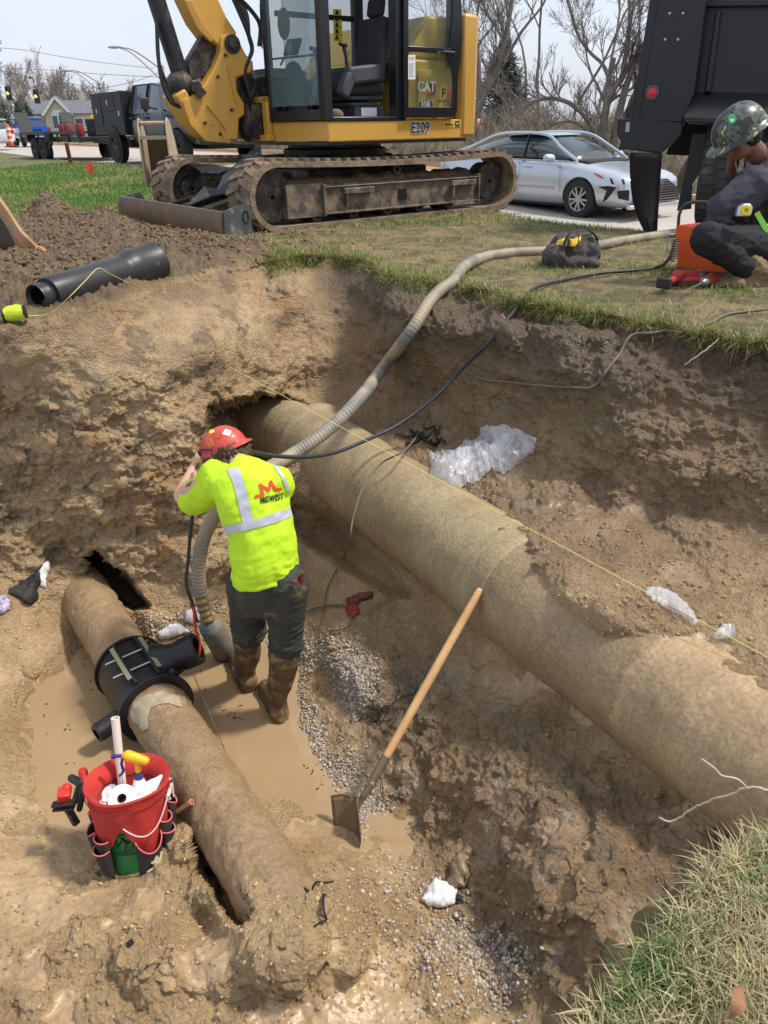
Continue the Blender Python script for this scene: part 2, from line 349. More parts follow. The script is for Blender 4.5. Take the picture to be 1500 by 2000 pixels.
def _rbf(xy, w, q, chunk=60000):
    n = len(xy); S = 1000.
    A = np.linalg.norm(xy[:, None]-xy[None], axis=2)/S
    A = A+np.eye(n)*1e-4
    Pm = np.c_[np.ones(n), xy/S]; K = np.zeros((n+3, n+3)); K[:n, :n] = A; K[:n, n:] = Pm; K[n:, :n] = Pm.T
    sol = np.linalg.solve(K, np.r_[w, np.zeros(3)]); out = np.empty(len(q))
    for i in range(0, len(q), chunk):
        c = q[i:i+chunk]; d = np.sqrt(((c[:, None]-xy[None])**2).sum(2))/S
        out[i:i+chunk] = d@sol[:n]+sol[n]+c@sol[n+1:]/S
    return out
_cw = _inv(CTL[:, 0], CTL[:, 1], CTL[:, 2])
def seg_dist(px, py, pts):
    """distance in px,py space to a polyline"""
    d = np.full(px.shape, 1e9)
    for (x0, y0), (x1, y1) in zip(pts[:-1], pts[1:]):
        vx, vy = x1-x0, y1-y0; t = np.clip(((px-x0)*vx+(py-y0)*vy)/(vx*vx+vy*vy), 0, 1)
        d = np.minimum(d, np.hypot(px-x0-t*vx, py-y0-t*vy))
    return d
def inpoly(px, py, poly):
    ins = np.zeros(px.shape, bool); n = len(poly)
    for i in range(n):
        x0, y0 = poly[i]; x1, y1 = poly[(i+1) % n]
        c = ((y0 > py) != (y1 > py)) & (px < (x1-x0)*(py-y0)/(y1-y0+1e-12)+x0); ins ^= c
    return ins
def softpoly(px, py, poly, w):
    d = seg_dist(px, py, poly+[poly[0]]); sd = np.where(inpoly(px, py, poly), d, -d); return smooth01(sd, -w, w)
STEP = QSTEP = 2.4
gx = np.arange(-500, 1960, STEP); gy = np.arange(386, 2300, STEP)
GX, GY = np.meshgrid(gx, gy); NX = len(gx); NY = len(gy)
qx = GX.ravel(); qy = GY.ravel()
# evaluate the smooth base on a coarser lattice and upsample
cx = np.arange(-500, 1990, 12.0); cy = np.arange(386, 2320, 12.0); CX, CY = np.meshgrid(cx, cy)
cw = _rbf(CTL[:, :2], _cw, np.c_[CX.ravel(), CY.ravel()]).reshape(CX.shape)
def bil(A, x, y):
    i = np.clip((x-cx[0])/12., 0, len(cx)-1.001); j = np.clip((y-cy[0])/12., 0, len(cy)-1.001)
    i0 = i.astype(int); j0 = j.astype(int); a = i-i0; b = j-j0
    return A[j0, i0]*(1-a)*(1-b)+A[j0, i0+1]*a*(1-b)+A[j0+1, i0]*(1-a)*b+A[j0+1, i0+1]*a*b
w_pit = bil(cw, qx, qy)
w_gr = _inv(qx, qy, 0.0)
# uneven sod line: the rim wanders
rimn = fbm(np.c_[qx/90, qy/90, qx*0], 4, 3)*.012
w = np.minimum(w_gr, w_pit+rimn*.35)
isgr = smooth01(w_pit+rimn*.35-w_gr, -.0015, .004)                     # 1 on the lawn level, 0 in the pit
_a = (qx-750)/F_PX; _b = (1000-qy)/F_PX; _c, _s = math.cos(ROLL), math.sin(ROLL)
rx = _a*_c+_b*_s; ryy = -_a*_s+_b*_c
RY = math.cos(PITCH)+ryy*math.sin(PITCH); RZ = -math.sin(PITCH)+ryy*math.cos(PITCH)
depth = 1/np.maximum(w, .02)
# holes: the two cavities the pipes come out of, and the undercut beside the near pipe
HOLE1 = [(412, 800), (440, 786), (500, 780), (560, 778), (600, 800), (610, 850), (580, 900), (500, 960), (450, 930), (425, 880), (408, 830)]
HOLE2 = [(162, 1086), (180, 1074), (214, 1082), (236, 1108), (262, 1150), (290, 1185), (262, 1190), (215, 1165), (178, 1130)]
HOLE3 = [(366, 1650), (385, 1628), (425, 1650), (470, 1720), (505, 1790), (478, 1818), (440, 1790), (415, 1740), (385, 1700)]
HOLE4 = [(560, 960), (640, 1010), (720, 1085), (800, 1160), (760, 1160), (680, 1110), (600, 1060), (550, 1010)]
wob = fbm(np.c_[qx/22, qy/22, qx*0+3], 3, 9)*9
push = .16*0+.75*softpoly(qx+wob, qy+wob, HOLE1, 9)+.8*softpoly(qx+wob, qy+wob*.7, HOLE2, 6)+.34*softpoly(qx+wob*.6, qy+wob*.6, HOLE3, 8)+.22*softpoly(qx+wob, qy+wob, HOLE4, 14)
depth = depth+push
X = rx*depth; Y = RY*depth; Z = RZ*depth+CAM_H
lz = lawn_z(X, Y)*(isgr > .5)
bl = smooth01(-qy, -640, -470)*isgr
Z = Z+lz*bl
# ------------------------------------------------ smooth normals of the base
def gnormals(X, Y, Z):
    A = np.stack([X, Y, Z], -1).reshape(NY, NX, 3)
    du = np.gradient(A, axis=1); dv = np.gradient(A, axis=0); n = np.cross(du, dv)
    n /= np.maximum(np.linalg.norm(n, axis=2, keepdims=True), 1e-9); n = n.reshape(-1, 3)
    fl = (n*np.c_[X, Y, Z-CAM_H]).sum(1) > 0; n[fl] *= -1; return n
Nn = gnormals(X, Y, Z)
Pn = np.c_[X, Y, Z]
def blob(x, y, rx_, ry_): return np.exp(-(((qx-x)/rx_)**2+((qy-y)/ry_)**2))
# ------------------------------------------------ zone masks
POOLS = [(55, 1380), (150, 1330), (240, 1290), (420, 1250), (470, 1290), (575, 1330), (600, 1420), (680, 1520), (690, 1560), (560, 1580), (450, 1500), (330, 1560), (130, 1650), (70, 1560)]
lw = smooth01(qx, 560, 700)                                      # right of the corner
wallR = (1-isgr)*smooth01(-qy, -1120, -960)*smooth01(qx, 640, 760)
wallL = (1-isgr)*smooth01(-qy, -1180, -1080)*(1-smooth01(qx, 520, 660))
slick = blob(120, 690, 420, 70)+blob(420, 600, 160, 80)+.7*blob(1100, 1060, 170, 60)          # bucket-smoothed clay
slope = softpoly(qx, qy, [(760, 1180), (1000, 1360), (1500, 1690), (1500, 2000), (1000, 2000), (900, 1800), (800, 1640), (700, 1450), (650, 1250)], 60)
spoil = softpoly(qx, qy, [(-200, 455), (30, 440), (60, 418), (100, 402), (135, 408), (165, 435), (205, 425), (260, 440), (330, 455), (520, 478), (560, 500), (380, 540), (200, 600), (-200, 640)], 22)*isgr
floorn = (1-isgr)*smooth01(qy, 1240, 1330)
front = softpoly(qx, qy, [(-500, 1640), (150, 1680), (350, 1640), (560, 1700), (900, 1860), (950, 2300), (-500, 2300)], 50)
# ------------------------------------------------ displacement
big = fbm(Pn*1.9, 3, 21); med = fbm(Pn*6.0, 3, 22); rid = fbm(Pn*5.0, 4, 23, True); fine = fbm(Pn*26, 3, 24)
a1, a2 = worley(Pn*np.array([9, 9, 9.])+med[:, None]*1.4, 5); clod = np.clip(1-a1*1.35, 0, 1)**.8
b1, b2 = worley(Pn*26+fine[:, None]*1.2, 6); clod2 = np.clip(1-b1*1.3, 0, 1)
# blocky broken clay faces on the left wall: stretched cells, flat facets with ledges
lp = Pn*np.array([5., 5., 9.])+med[:, None]*.9
c1, c2 = worley(lp, 7); facet = np.clip((c2-c1)*2.2, 0, 1)
led = fbm(Pn*np.array([2.2, 2.2, 9.0]), 4, 31, True)
ridf = fbm(Pn*15, 4, 27, True)
wetrough = np.clip(fbm(Pn*3.3, 3, 41)*1.8+.45, 0, 1)
shelf = (1-isgr)*softpoly(qx, qy, [(700, 820), (900, 830), (1100, 930), (1300, 1000), (1500, 1060), (1700, 1150), (1700, 1500), (1450, 1400), (1150, 1200), (850, 950)], 40)
fb = 0.022*med*(.45+.55*wetrough)+.005*fine
D = (1-isgr)*fb
def terr(sc, k, s, w=.28):
    t = fbm(Pn*np.array(sc), 4, s)*k; f = np.floor(t); return (f+smooth01(t-f, 1-w, 1))/k
tL = terr((2.8, 2.8, 4.2), 8, 81, .20); tR = terr((2.2, 2.2, 5.), 8, 83, .3); tS = terr((3.2, 3.2, 3.2), 7, 85, .35)
D += wallL*(1-.9*np.clip(slick, 0, 1))*(.17*tL+.022*(facet-.6)+.006*led+.012*rid+.012*ridf+.008*clod2*wetrough)
D += wallR*.10*tR+slope*.10*tS+front*.05*tS
D += wallL*.04*big
D += .05*blob(1060, 1105, 50, 30)*(.5+clod)+.04*blob(1240, 1205, 110, 40)*(.4+clod)
D += wallR*(.022*rid+.045*big+.016*clod2*wetrough+.014*(facet-.5)+.010*ridf)
D += slope*(.045*big+.040*rid+.030*clod*wetrough+.016*clod2*(1-wetrough*.6)+.012*ridf)
D += front*(.022*med+.034*clod*smooth01(wetrough, .35, .8)+.018*clod2*smooth01(wetrough, .15, .6)+.02*big+.010*ridf)
D += shelf*(.020*clod*smooth01(wetrough, .4, .8)+.014*clod2*wetrough+.012*rid)
D += floorn*(1-slope)*(1-front)*(.010*clod*wetrough+.008*clod2)
D += spoil*(.07*np.clip(big+.25, 0, 1)+.060*clod+.030*clod2+.035*rid+.018*ridf)
D += isgr*(1-spoil)*(.018*fbm(Pn*3, 3, 51)+.006*fine)
# piled heaps
D += spoil*(.22*blob(95, 432, 34, 18)+.10*blob(200, 452, 70, 26))
D += .09*blob(300, 1880, 75, 50)*(.6+.8*clod)+.07*blob(560, 1850, 90, 60)+.05*blob(680, 1900, 60, 50)+.05*blob(30, 1330, 50, 40)+.05*blob(860, 1900, 50, 45)
D += .05*blob(690, 1300, 40, 60)
smear = (1-isgr)*np.clip((front+floorn*(1-slope)+shelf*.9+.7*slick*wallL+.5*slope), 0, 1)*smooth01(fbm(Pn*np.array([3.2, 3.2, 3.2])+7, 3, 44)+.10*softpoly(qx, qy, [(0, 1560), (160, 1640), (150, 2000), (0, 2000)], 40), .02, .14)
D *= 1-.78*smear
D *= 1-.9*softpoly(qx, qy, POOLS, 16)*(1-isgr)
# sod lip overhang: just beneath the rim the face is eaten away, roots and crumbs
rimband = np.exp(-((w_pit-w_gr)/.006)**2)
D += (1-isgr)*rimband*(-.03)*smooth01(qx, 520, 700)+(1-isgr)*rimband*.03*fine
Pn = Pn+Nn*D[:, None]
# ------------------------------------------------ soil colours (real soil types, in linear light)
def C(*c): return np.array(lin(c))
tan = C(170, 144, 108); tan2 = C(146, 120, 88); brn = C(112, 90, 66); gry = C(124, 110, 90); top = C(72, 58, 44); grs = C(88, 92, 46); straw = C(140, 122, 82); org = C(160, 118, 70)
def mixc(a, b, t): return a+(b-a)*np.clip(t, 0, 1)[:, None]
cn = fbm(Pn*np.array([2.5, 2.5, 5]), 4, 61); cn2 = fbm(Pn*9, 4, 62)
c = np.tile(tan, (len(qx), 1))
c = mixc(c, tan2, .45+cn*1.6)
c = mixc(c, C(128, 112, 88), wallL*(.2+cn2*1.2))
c = mixc(c, org, wallL*np.clip(cn*2.2-.3, 0, .5))
dk = smooth01(fbm(Pn*np.array([4.5, 4.5, 6.5])+med[:, None]*.4, 4, 66), .13, .19); c = mixc(c, C(104, 90, 70), wallL*dk*.75)
right = np.clip(wallR+slope+shelf*.55+(1-isgr)*lw*smooth01(-qy, -1200, -900), 0, 1)
c = mixc(c, mixc(np.tile(C(134, 110, 82), (len(qx), 1)), C(112, 94, 72), .5+cn*1.6), right)
depthb = -Pn[:, 2]
c = mixc(c, top, (1-isgr)*lw*(1-smooth01(depthb+cn*.10, .16, .36))*.9)
c = mixc(c, C(92, 76, 56), (1-isgr)*lw*(1-smooth01(depthb+cn*.2, .3, .7))*.55)
c = mixc(c, C(120, 98, 70), (1-isgr)*(1-lw)*(1-smooth01(depthb+cn*.1, .03, .14))*.6)
c = mixc(c, C(96, 88, 78), slope*smooth01(cn2+cn, .12, .4)*.45)
pit_c = c.copy()
g = mixc(np.tile(straw, (len(qx), 1)), grs, .45+cn*1.5+cn2)
g = mixc(g, C(96, 78, 56), smooth01(cn2+cn*.5, -.05, .25)*.9)
g = mixc(g, np.array(lin((124, 102, 74))), spoil*1.2); g = mixc(g, C(84, 68, 52), spoil*(.35+cn2*1.6))
c = mixc(c, g, isgr)
wet = np.clip(.25+cn*1.5+cn2*.8, 0, 1)*(1-isgr*.85)
wet = np.clip(wet*(1-.5*wallL)+front*.35+floorn*.3+shelf*.3+slope*.2, 0, 1)
wet = wet+smear*1.3; lum = c.mean(1, keepdims=True); c = (c+(lum-c)*.04*smear[:, None])*(1-.24*smear)[:, None]
# ------------------------------------------------ rows beyond, out to the horizon
top_idx = np.arange(NX); bx0 = Pn[top_idx].copy()
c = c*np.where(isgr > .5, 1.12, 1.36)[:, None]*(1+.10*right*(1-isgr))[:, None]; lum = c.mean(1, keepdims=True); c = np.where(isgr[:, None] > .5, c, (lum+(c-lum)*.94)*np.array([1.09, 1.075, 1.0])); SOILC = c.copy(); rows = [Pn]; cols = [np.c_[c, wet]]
K = 150; ratio = (600/8.5)**(1/K)
for k in range(1, K+1):
    f = ratio**k; xx = bx0[:, 0]*f; yy = bx0[:, 1]*f
    zz = lawn_z(xx, yy)+.02*fbm(np.c_[xx, yy, yy*0]*1.5, 2, 71)
    z = zz+(bx0[:, 2]-lawn_z(bx0[:, 0], bx0[:, 1]))*max(0, 1-k/4)
    rows.append(np.c_[xx, yy, z])
    n1 = fbm(np.c_[xx, yy, yy*0]*.8, 4, 72)
    cc = mixc(np.tile(C(92, 104, 52), (NX, 1)), C(120, 112, 70), .35+n1*1.8)
    tt = t_of(xx, yy); cc = mixc(cc, C(112, 98, 72), smooth01(tt, 15.6, 17)*(1-smooth01(-xx*U2[0]-yy*U2[1], 14, 30)))
    nearm = np.exp(-(((xx+.2)/3.4)**2+((yy-9.6)/2.6)**2)**2); cc = mixc(cc, C(122, 104, 74), nearm*(.9+n1))
    cols.append(np.c_[cc, np.zeros(NX)])
V = np.concatenate(rows); CC = np.concatenate(cols); NR = NY+K
# order rows: row -K .. -1 then the pit rows
order = np.concatenate([np.arange(NY*NX, NY*NX+K*NX).reshape(K, NX)[::-1].ravel(), np.arange(NY*NX)])
V = V[order]; CC = CC[order]
I = np.arange(NR*NX).reshape(NR, NX)
quads = np.stack([I[:-1, :-1], I[1:, :-1], I[1:, 1:], I[:-1, 1:]], -1).reshape(-1, 4)
def mud_material():
    m = bpy.data.materials.new('mud_soil'); m.use_nodes = True; nt = m.node_tree; b = nt.nodes['Principled BSDF']; L = nt.links.new; N = nt.nodes.new
    a = N('ShaderNodeAttribute'); a.attribute_name = 'Col'; tc = N('ShaderNodeTexCoord')
    n = N('ShaderNodeTexNoise'); n.inputs['Scale'].default_value = 38; n.inputs['Detail'].default_value = 10; n.inputs['Roughness'].default_value = .7; L(tc.outputs['Object'], n.inputs['Vector'])
    mr = N('ShaderNodeMapRange'); mr.inputs['From Min'].default_value = .3; mr.inputs['From Max'].default_value = .7; mr.inputs['To Min'].default_value = .72; mr.inputs['To Max'].default_value = 1.2; L(n.outputs['Fac'], mr.inputs['Value'])
    mx = N('ShaderNodeVectorMath'); mx.operation = 'SCALE'; L(a.outputs['Color'], mx.inputs[0]); L(mr.outputs[0], mx.inputs['Scale'])
    L(mx.outputs[0], b.inputs['Base Color'])
    # wetness -> gloss
    n2 = N('ShaderNodeTexNoise'); n2.inputs['Scale'].default_value = 7; n2.inputs['Detail'].default_value = 7; L(tc.outputs['Object'], n2.inputs['Vector'])
    ad = N('ShaderNodeMath'); ad.operation = 'ADD'; L(n2.outputs['Fac'], ad.inputs[0]); L(a.outputs['Alpha'], ad.inputs[1])
    r = N('ShaderNodeMapRange'); r.inputs['From Min'].default_value = .6; r.inputs['From Max'].default_value = 1.12; r.inputs['To Min'].default_value = .82; r.inputs['To Max'].default_value = .26; L(ad.outputs[0], r.inputs['Value']); L(r.outputs[0], b.inputs['Roughness'])
    b.inputs['Specular IOR Level'].default_value = .62
    h1 = N('ShaderNodeTexNoise'); h1.inputs['Scale'].default_value = 34; h1.inputs['Detail'].default_value = 12; h1.inputs['Roughness'].default_value = .72; L(tc.outputs['Object'], h1.inputs['Vector'])
    vo = N('ShaderNodeTexVoronoi'); vo.inputs['Scale'].default_value = 70; L(tc.outputs['Object'], vo.inputs['Vector'])
    inv = N('ShaderNodeMath'); inv.operation = 'MULTIPLY_ADD'; inv.inputs[1].default_value = -.35; L(vo.outputs['Distance'], inv.inputs[0]); L(h1.outputs['Fac'], inv.inputs[2])
    bp = N('ShaderNodeBump'); bp.inputs['Distance'].default_value = .035; bp.inputs['Strength'].default_value = 1; L(inv.outputs[0], bp.inputs['Height']); sm_ = N('ShaderNodeMapRange'); sm_.inputs['From Min'].default_value = 1.0; sm_.inputs['From Max'].default_value = 1.9; sm_.inputs['To Min'].default_value = 1; sm_.inputs['To Max'].default_value = .18; L(a.outputs['Alpha'], sm_.inputs['Value']); L(sm_.outputs[0], bp.inputs['Strength']); L(bp.outputs[0], b.inputs['Normal'])
    return m
MUD = mud_material()
ground = struct(np_mesh('ground', V, quads=quads, col=CC, m=MUD)); 
# lookup of the finished surface by photo ray, for setting things down on it
def gsurf(px, py):
    i = int(round((px-gx[0])/STEP)); j = int(round((py-gy[0])/STEP)); return Vector(Pn[j*NX+i].tolist())
GB = BVHTree.FromPolygons([tuple(v) for v in Pn[::1][:0]], []) if False else None
_gz = Pn.reshape(NY, NX, 3)
def gmin(px0, px1, py0, py1):
    i0, i1 = [int((p-gx[0])/STEP) for p in (px0, px1)]; j0, j1 = [int((p-gy[0])/STEP) for p in (py0, py1)]; return _gz[j0:j1, i0:i1]
# ---------------------------------------------------------------- muddy water
WATER_Z = -1.865
def water_material():
    m = bpy.data.materials.new('muddy_water'); m.use_nodes = True; nt = m.node_tree; b = nt.nodes['Principled BSDF']; L = nt.links.new; N = nt.nodes.new
    tc = N('ShaderNodeTexCoord'); n = N('ShaderNodeTexNoise'); n.inputs['Scale'].default_value = 3; n.inputs['Detail'].default_value = 5; L(tc.outputs['Object'], n.inputs['Vector'])
    mx = N('ShaderNodeMixRGB'); mx.inputs['Color1'].default_value = (*lin((168, 142, 106)), 1); mx.inputs['Color2'].default_value = (*lin((150, 125, 94)), 1); L(n.outputs['Fac'], mx.inputs['Fac']); L(mx.outputs[0], b.inputs['Base Color'])
    b.inputs['Roughness'].default_value = .04; b.inputs['IOR'].default_value = 1.38; b.inputs['Specular IOR Level'].default_value = .6
    h = N('ShaderNodeTexNoise'); h.inputs['Scale'].default_value = 14; h.inputs['Detail'].default_value = 3; L(tc.outputs['Object'], h.inputs['Vector'])
    bp = N('ShaderNodeBump'); bp.inputs['Distance'].default_value = .0015; L(h.outputs['Fac'], bp.inputs['Height']); L(bp.outputs[0], b.inputs['Normal'])
    return m
WATER = water_material()
def water_sheet(poly, z):
    mb = MB(); c = Vector((0, 0, 0)); pts = [P(*q, z=z) for q in poly]; mb.add(pts, [tuple(range(len(pts)))])
    return struct(mb.build('muddy_water', WATER, smooth=0))
water_sheet([(10, 1290), (300, 1190), (500, 1200), (640, 1260), (760, 1480), (740, 1600), (300, 1720), (30, 1720)], WATER_Z)
water_sheet([(690, 1560), (780, 1550), (900, 1640), (880, 1720), (700, 1700), (560, 1680), (560, 1600)], WATER_Z+.004)
# ================================================================ PIPES
PD = Vector((.51, -.86, 0)).normalized()
PA = Vector((-.21, 4.61, -1.1))
def conc_mat(name, c1, c2, mud, amt):
    m = bpy.data.materials.new(name); m.use_nodes = True; nt = m.node_tree; b = nt.nodes['Principled BSDF']; L = nt.links.new; N = nt.nodes.new
    tc = N('ShaderNodeTexCoord')
    # spun-concrete rings: noise squeezed along the axis
    mp = N('ShaderNodeMapping'); mp.inputs['Scale'].default_value = (.5, .5, 26); L(tc.outputs['Object'], mp.inputs[0])
    n = N('ShaderNodeTexNoise'); n.inputs['Scale'].default_value = 3; n.inputs['Detail'].default_value = 8; n.inputs['Roughness'].default_value = .7; L(mp.outputs[0], n.inputs['Vector'])
    mr = N('ShaderNodeMapRange'); mr.inputs['From Min'].default_value = .35; mr.inputs['From Max'].default_value = .65; L(n.outputs['Fac'], mr.inputs['Value'])
    mx = N('ShaderNodeMixRGB'); mx.inputs['Color1'].default_value = (*c1, 1); mx.inputs['Color2'].default_value = (*c2, 1); L(mr.outputs[0], mx.inputs['Fac'])
    n2 = N('ShaderNodeTexNoise'); n2.inputs['Scale'].default_value = 3.2; n2.inputs['Detail'].default_value = 12; n2.inputs['Roughness'].default_value = .72; L(tc.outputs['Object'], n2.inputs['Vector'])
    m2 = N('ShaderNodeMapRange'); m2.inputs['From Min'].default_value = .58-amt*.3; m2.inputs['From Max'].default_value = .78-amt*.25; L(n2.outputs['Fac'], m2.inputs['Value'])
    mx2 = N('ShaderNodeMixRGB'); L(m2.outputs[0], mx2.inputs['Fac']); L(mx.outputs[0], mx2.inputs['Color1']); mx2.inputs['Color2'].default_value = (*mud, 1)
    n3 = N('ShaderNodeTexNoise'); n3.inputs['Scale'].default_value = 60; n3.inputs['Detail'].default_value = 6; L(tc.outputs['Object'], n3.inputs['Vector'])
    m3 = N('ShaderNodeMapRange'); m3.inputs['From Min'].default_value = .35; m3.inputs['From Max'].default_value = .65; m3.inputs['To Min'].default_value = .82; m3.inputs['To Max'].default_value = 1.12; L(n3.outputs['Fac'], m3.inputs['Value'])
    sc = N('ShaderNodeVectorMath'); sc.operation = 'SCALE'; L(mx2.outputs[0], sc.inputs[0]); L(m3.outputs[0], sc.inputs['Scale']); L(sc.outputs[0], b.inputs['Base Color'])
    b.inputs['Roughness'].default_value = .62
    h = N('ShaderNodeMath'); h.operation = 'MULTIPLY_ADD'; L(n2.outputs['Fac'], h.inputs[0]); h.inputs[1].default_value = 1.2; L(n3.outputs['Fac'], h.inputs[2])
    bp = N('ShaderNodeBump'); bp.inputs['Distance'].default_value = .005 if 'muddy' in name or 'lower' in name else .0035; L(h.outputs[0], bp.inputs['Height']); L(bp.outputs[0], b.inputs['Normal'])
    return m
CONC = conc_mat('concrete_pipe', lin((166, 148, 114)), lin((148, 132, 98)), lin((138, 118, 88)), .5)
CONC_MUD = conc_mat('concrete_pipe_muddy', lin((162, 138, 104)), lin((150, 128, 96)), lin((136, 114, 84)), .65)
CONC_PALE = conc_mat('concrete_pipe_pale', lin((184, 158, 120)), lin((166, 140, 104)), lin((146, 122, 90)), .5)
def pipe_run(name, label, p0, d, prof, m, n=72, seed=0, rough=.004, kind='pipe', group=None):
    """lathe along local z; origin at p0; mesh points displaced by mud crust"""
    x, y, z = frame(d, (0, 0, 1)); M = Matrix.Translation(p0) @ Matrix((x, y, z)).transposed().to_4x4()
    mb = MB(); pr = []
    for (r0, h0), (r1, h1) in zip(prof[:-1], prof[1:]):
        k = max(1, int(abs(h1-h0)/.012)); pr += [(r0+(r1-r0)*i/k, h0+(h1-h0)*i/k) for i in range(k)]
    pr.append(prof[-1]); mb.lathe(pr, (0, 0, 0), (0, 0, 1), n)
    o = mb.build(name, m, smooth=70)
    o.matrix_basis = M
    def dsp(co, no):
        f = fbm(co*3+seed, 3, 5); g = fbm(co*22+seed, 3, 6); return rough*(f*.9+g*.6+np.clip(f, 0, 1)*g*3)
    displace(o.data, dsp); o.data.update()
    return tag(o, label, kind, group)
r = .28
# three big pipe sections, coming out of the bank and running down to the right
s1a = PA-PD*.62+Vector((-.06, .0, 0)); d1 = (PD+Vector((-.13, 0.02, 0))*-1).normalized()
pipe_run('concrete_pipe', 'far concrete sewer pipe length coming out of the dark hole in the bank', PA-PD*.48-Vector((.03, 0, 0))-d1*1.2, d1, [(.19, .0), (.255, 0), (.255, 1.28), (.2, 1.28)], CONC, seed=1)
pipe_run('concrete_pipe', 'middle concrete sewer pipe length, greenish, between two collars', PA-PD*.52, PD, [(.2, 0), (.315, 0), (.315, .055), (.287, .075), (r-.005, .16), (r-.005, 1.62), (.281, 1.80), (.289, 2.0), (.292, 2.255), (.285, 2.262), (.25, 2.265)], CONC, seed=3)
pipe_run('concrete_pipe', 'nearest concrete sewer pipe length, pale tan, running out of the right edge', PA+PD*1.71, PD, [(.22, 0), (r+.004, 0), (r+.004, 1.6), (r+.004, 3.1), (.2, 3.1)], [CONC_MUD, CONC_PALE], seed=5, rough=.006)
o = bpy.data.objects['concrete_pipe.002']
for p in o.data.polygons: p.material_index = 1 if p.center.z > .86+.012*math.sin(7*math.atan2(p.center.y, p.center.x)) else 0
# near pipe
NA = Vector((-.902, 2.624, -1.70)); ND = Vector((.565, -.825, 0)).normalized()
NR_ = .150
pipe_run('sewer_pipe', 'muddy lower pipe lying half in the brown water with a black saddle on it', NA-ND*1.95, ND, [(.1, 0), (NR_, 0), (NR_, 3.0), (.1, 3.0)], conc_mat('lower_pipe', lin((162, 138, 104)), lin((148, 122, 90)), lin((136, 112, 82)), .8), seed=9, rough=.016)
# ================================================================ EXCAVATOR
YEL = mat('machine_yellow', lin((206, 154, 62)), .42, var=.12, vscale=3, dirt=lin((96, 78, 52)), dirt_amt=.28, dscale=3.5, coat=.2)
YEL_C = mat('machine_yellow_clean', lin((208, 158, 72)), .4, var=.1, vscale=2, dirt=lin((150, 118, 66)), dirt_amt=.2, dscale=4, coat=.2)
BLK = mat('machine_black', (.018, .018, .02), .45, dirt=(.10, .08, .06), dirt_amt=.35, dscale=5)
BLKC = mat('black_paint', (.014, .014, .016), .3, dirt=(.07, .065, .06), dirt_amt=.15, dscale=4)
GREASE = mat('greasy_steel', (.035, .03, .026), .5, metal=.3, dirt=(.14, .11, .075), dirt_amt=.5, dscale=9, bump=.004, bscale=30)
MUDSTEEL = mat('muddy_steel', (.08, .07, .06), .5, metal=.3, dirt=lin((132, 114, 94)), dirt_amt=.66, dscale=7, bump=.004, bscale=40)
RUBMUD = mat('muddy_rubber', (.07, .06, .05), .75, dirt=lin((140, 120, 98)), dirt_amt=.86, dscale=6, bump=.010, bscale=30)
DRYMUD = mat('caked_mud', lin((116, 98, 78)), .9, var=.35, vscale=20, bump=.015, bscale=50)
STEEL = mat('bare_steel', (.45, .44, .42), .35, metal=.9, dirt=(.2, .17, .12), dirt_amt=.35, dscale=14)
GLASS = None
def glass_mat(name, tint, a, rough=.03):
    m = bpy.data.materials.new(name); m.use_nodes = True; nt = m.node_tree; b = nt.nodes['Principled BSDF']
    b.inputs['Base Color'].default_value = (*tint, 1); b.inputs['Roughness'].default_value = rough; b.inputs['Alpha'].default_value = a; b.inputs['Specular IOR Level'].default_value = .8
    return m
GLS = glass_mat('cab_glass', (.14, .24, .25), .34)
GLSD = glass_mat('dark_glass', (.03, .04, .045), .9)
PLAS = mat('grey_plastic', (.06, .065, .07), .6, var=.2)
FAB = mat('seat_fabric', (.035, .037, .042), .9, bump=.002, bscale=200)
EXC = Vector((-.62, 9.79, 0)); EYAW = math.atan2(.61, .79)
EX = thing('excavator', 'yellow tracked excavator with open cab standing at the far edge of the pit', 'excavator', EXC, EYAW)
EXM = ROOTM['excavator']; EXI = EXM.inverted()
def Lx(px, py, y=None, x=None, z=None):
    o = EXI @ Vector((0, 0, CAM_H)); d = EXI.to_3x3() @ Vector(ray(px, py).tolist())
    t = (y-o.y)/d.y if y is not None else ((x-o.x)/d.x if x is not None else (z-o.z)/d.z)
    return o+d*t
def xz(px, py, y): q = Lx(px, py, y=y); return (q.x, q.z)
def stadium(x0, x1, r, zc, n=18, sag=0):
    pts = [(x1-(r)+r*math.sin(math.pi*k/n), zc-r*math.cos(math.pi*k/n)) for k in range(n+1)]
    top = [(x1-r-(x1-x0-2*r)*k/24, zc+r-sag*math.sin(math.pi*k/24)) for k in range(1, 24)]
    pts2 = [(x0+r-r*math.sin(math.pi*k/n), zc+r*math.cos(math.pi*k/n)) for k in range(n+1)]
    bot = [(x0+r+(x1-x0-2*r)*k/24, zc-r) for k in range(1, 24)]
    return pts+top+pts2+bot
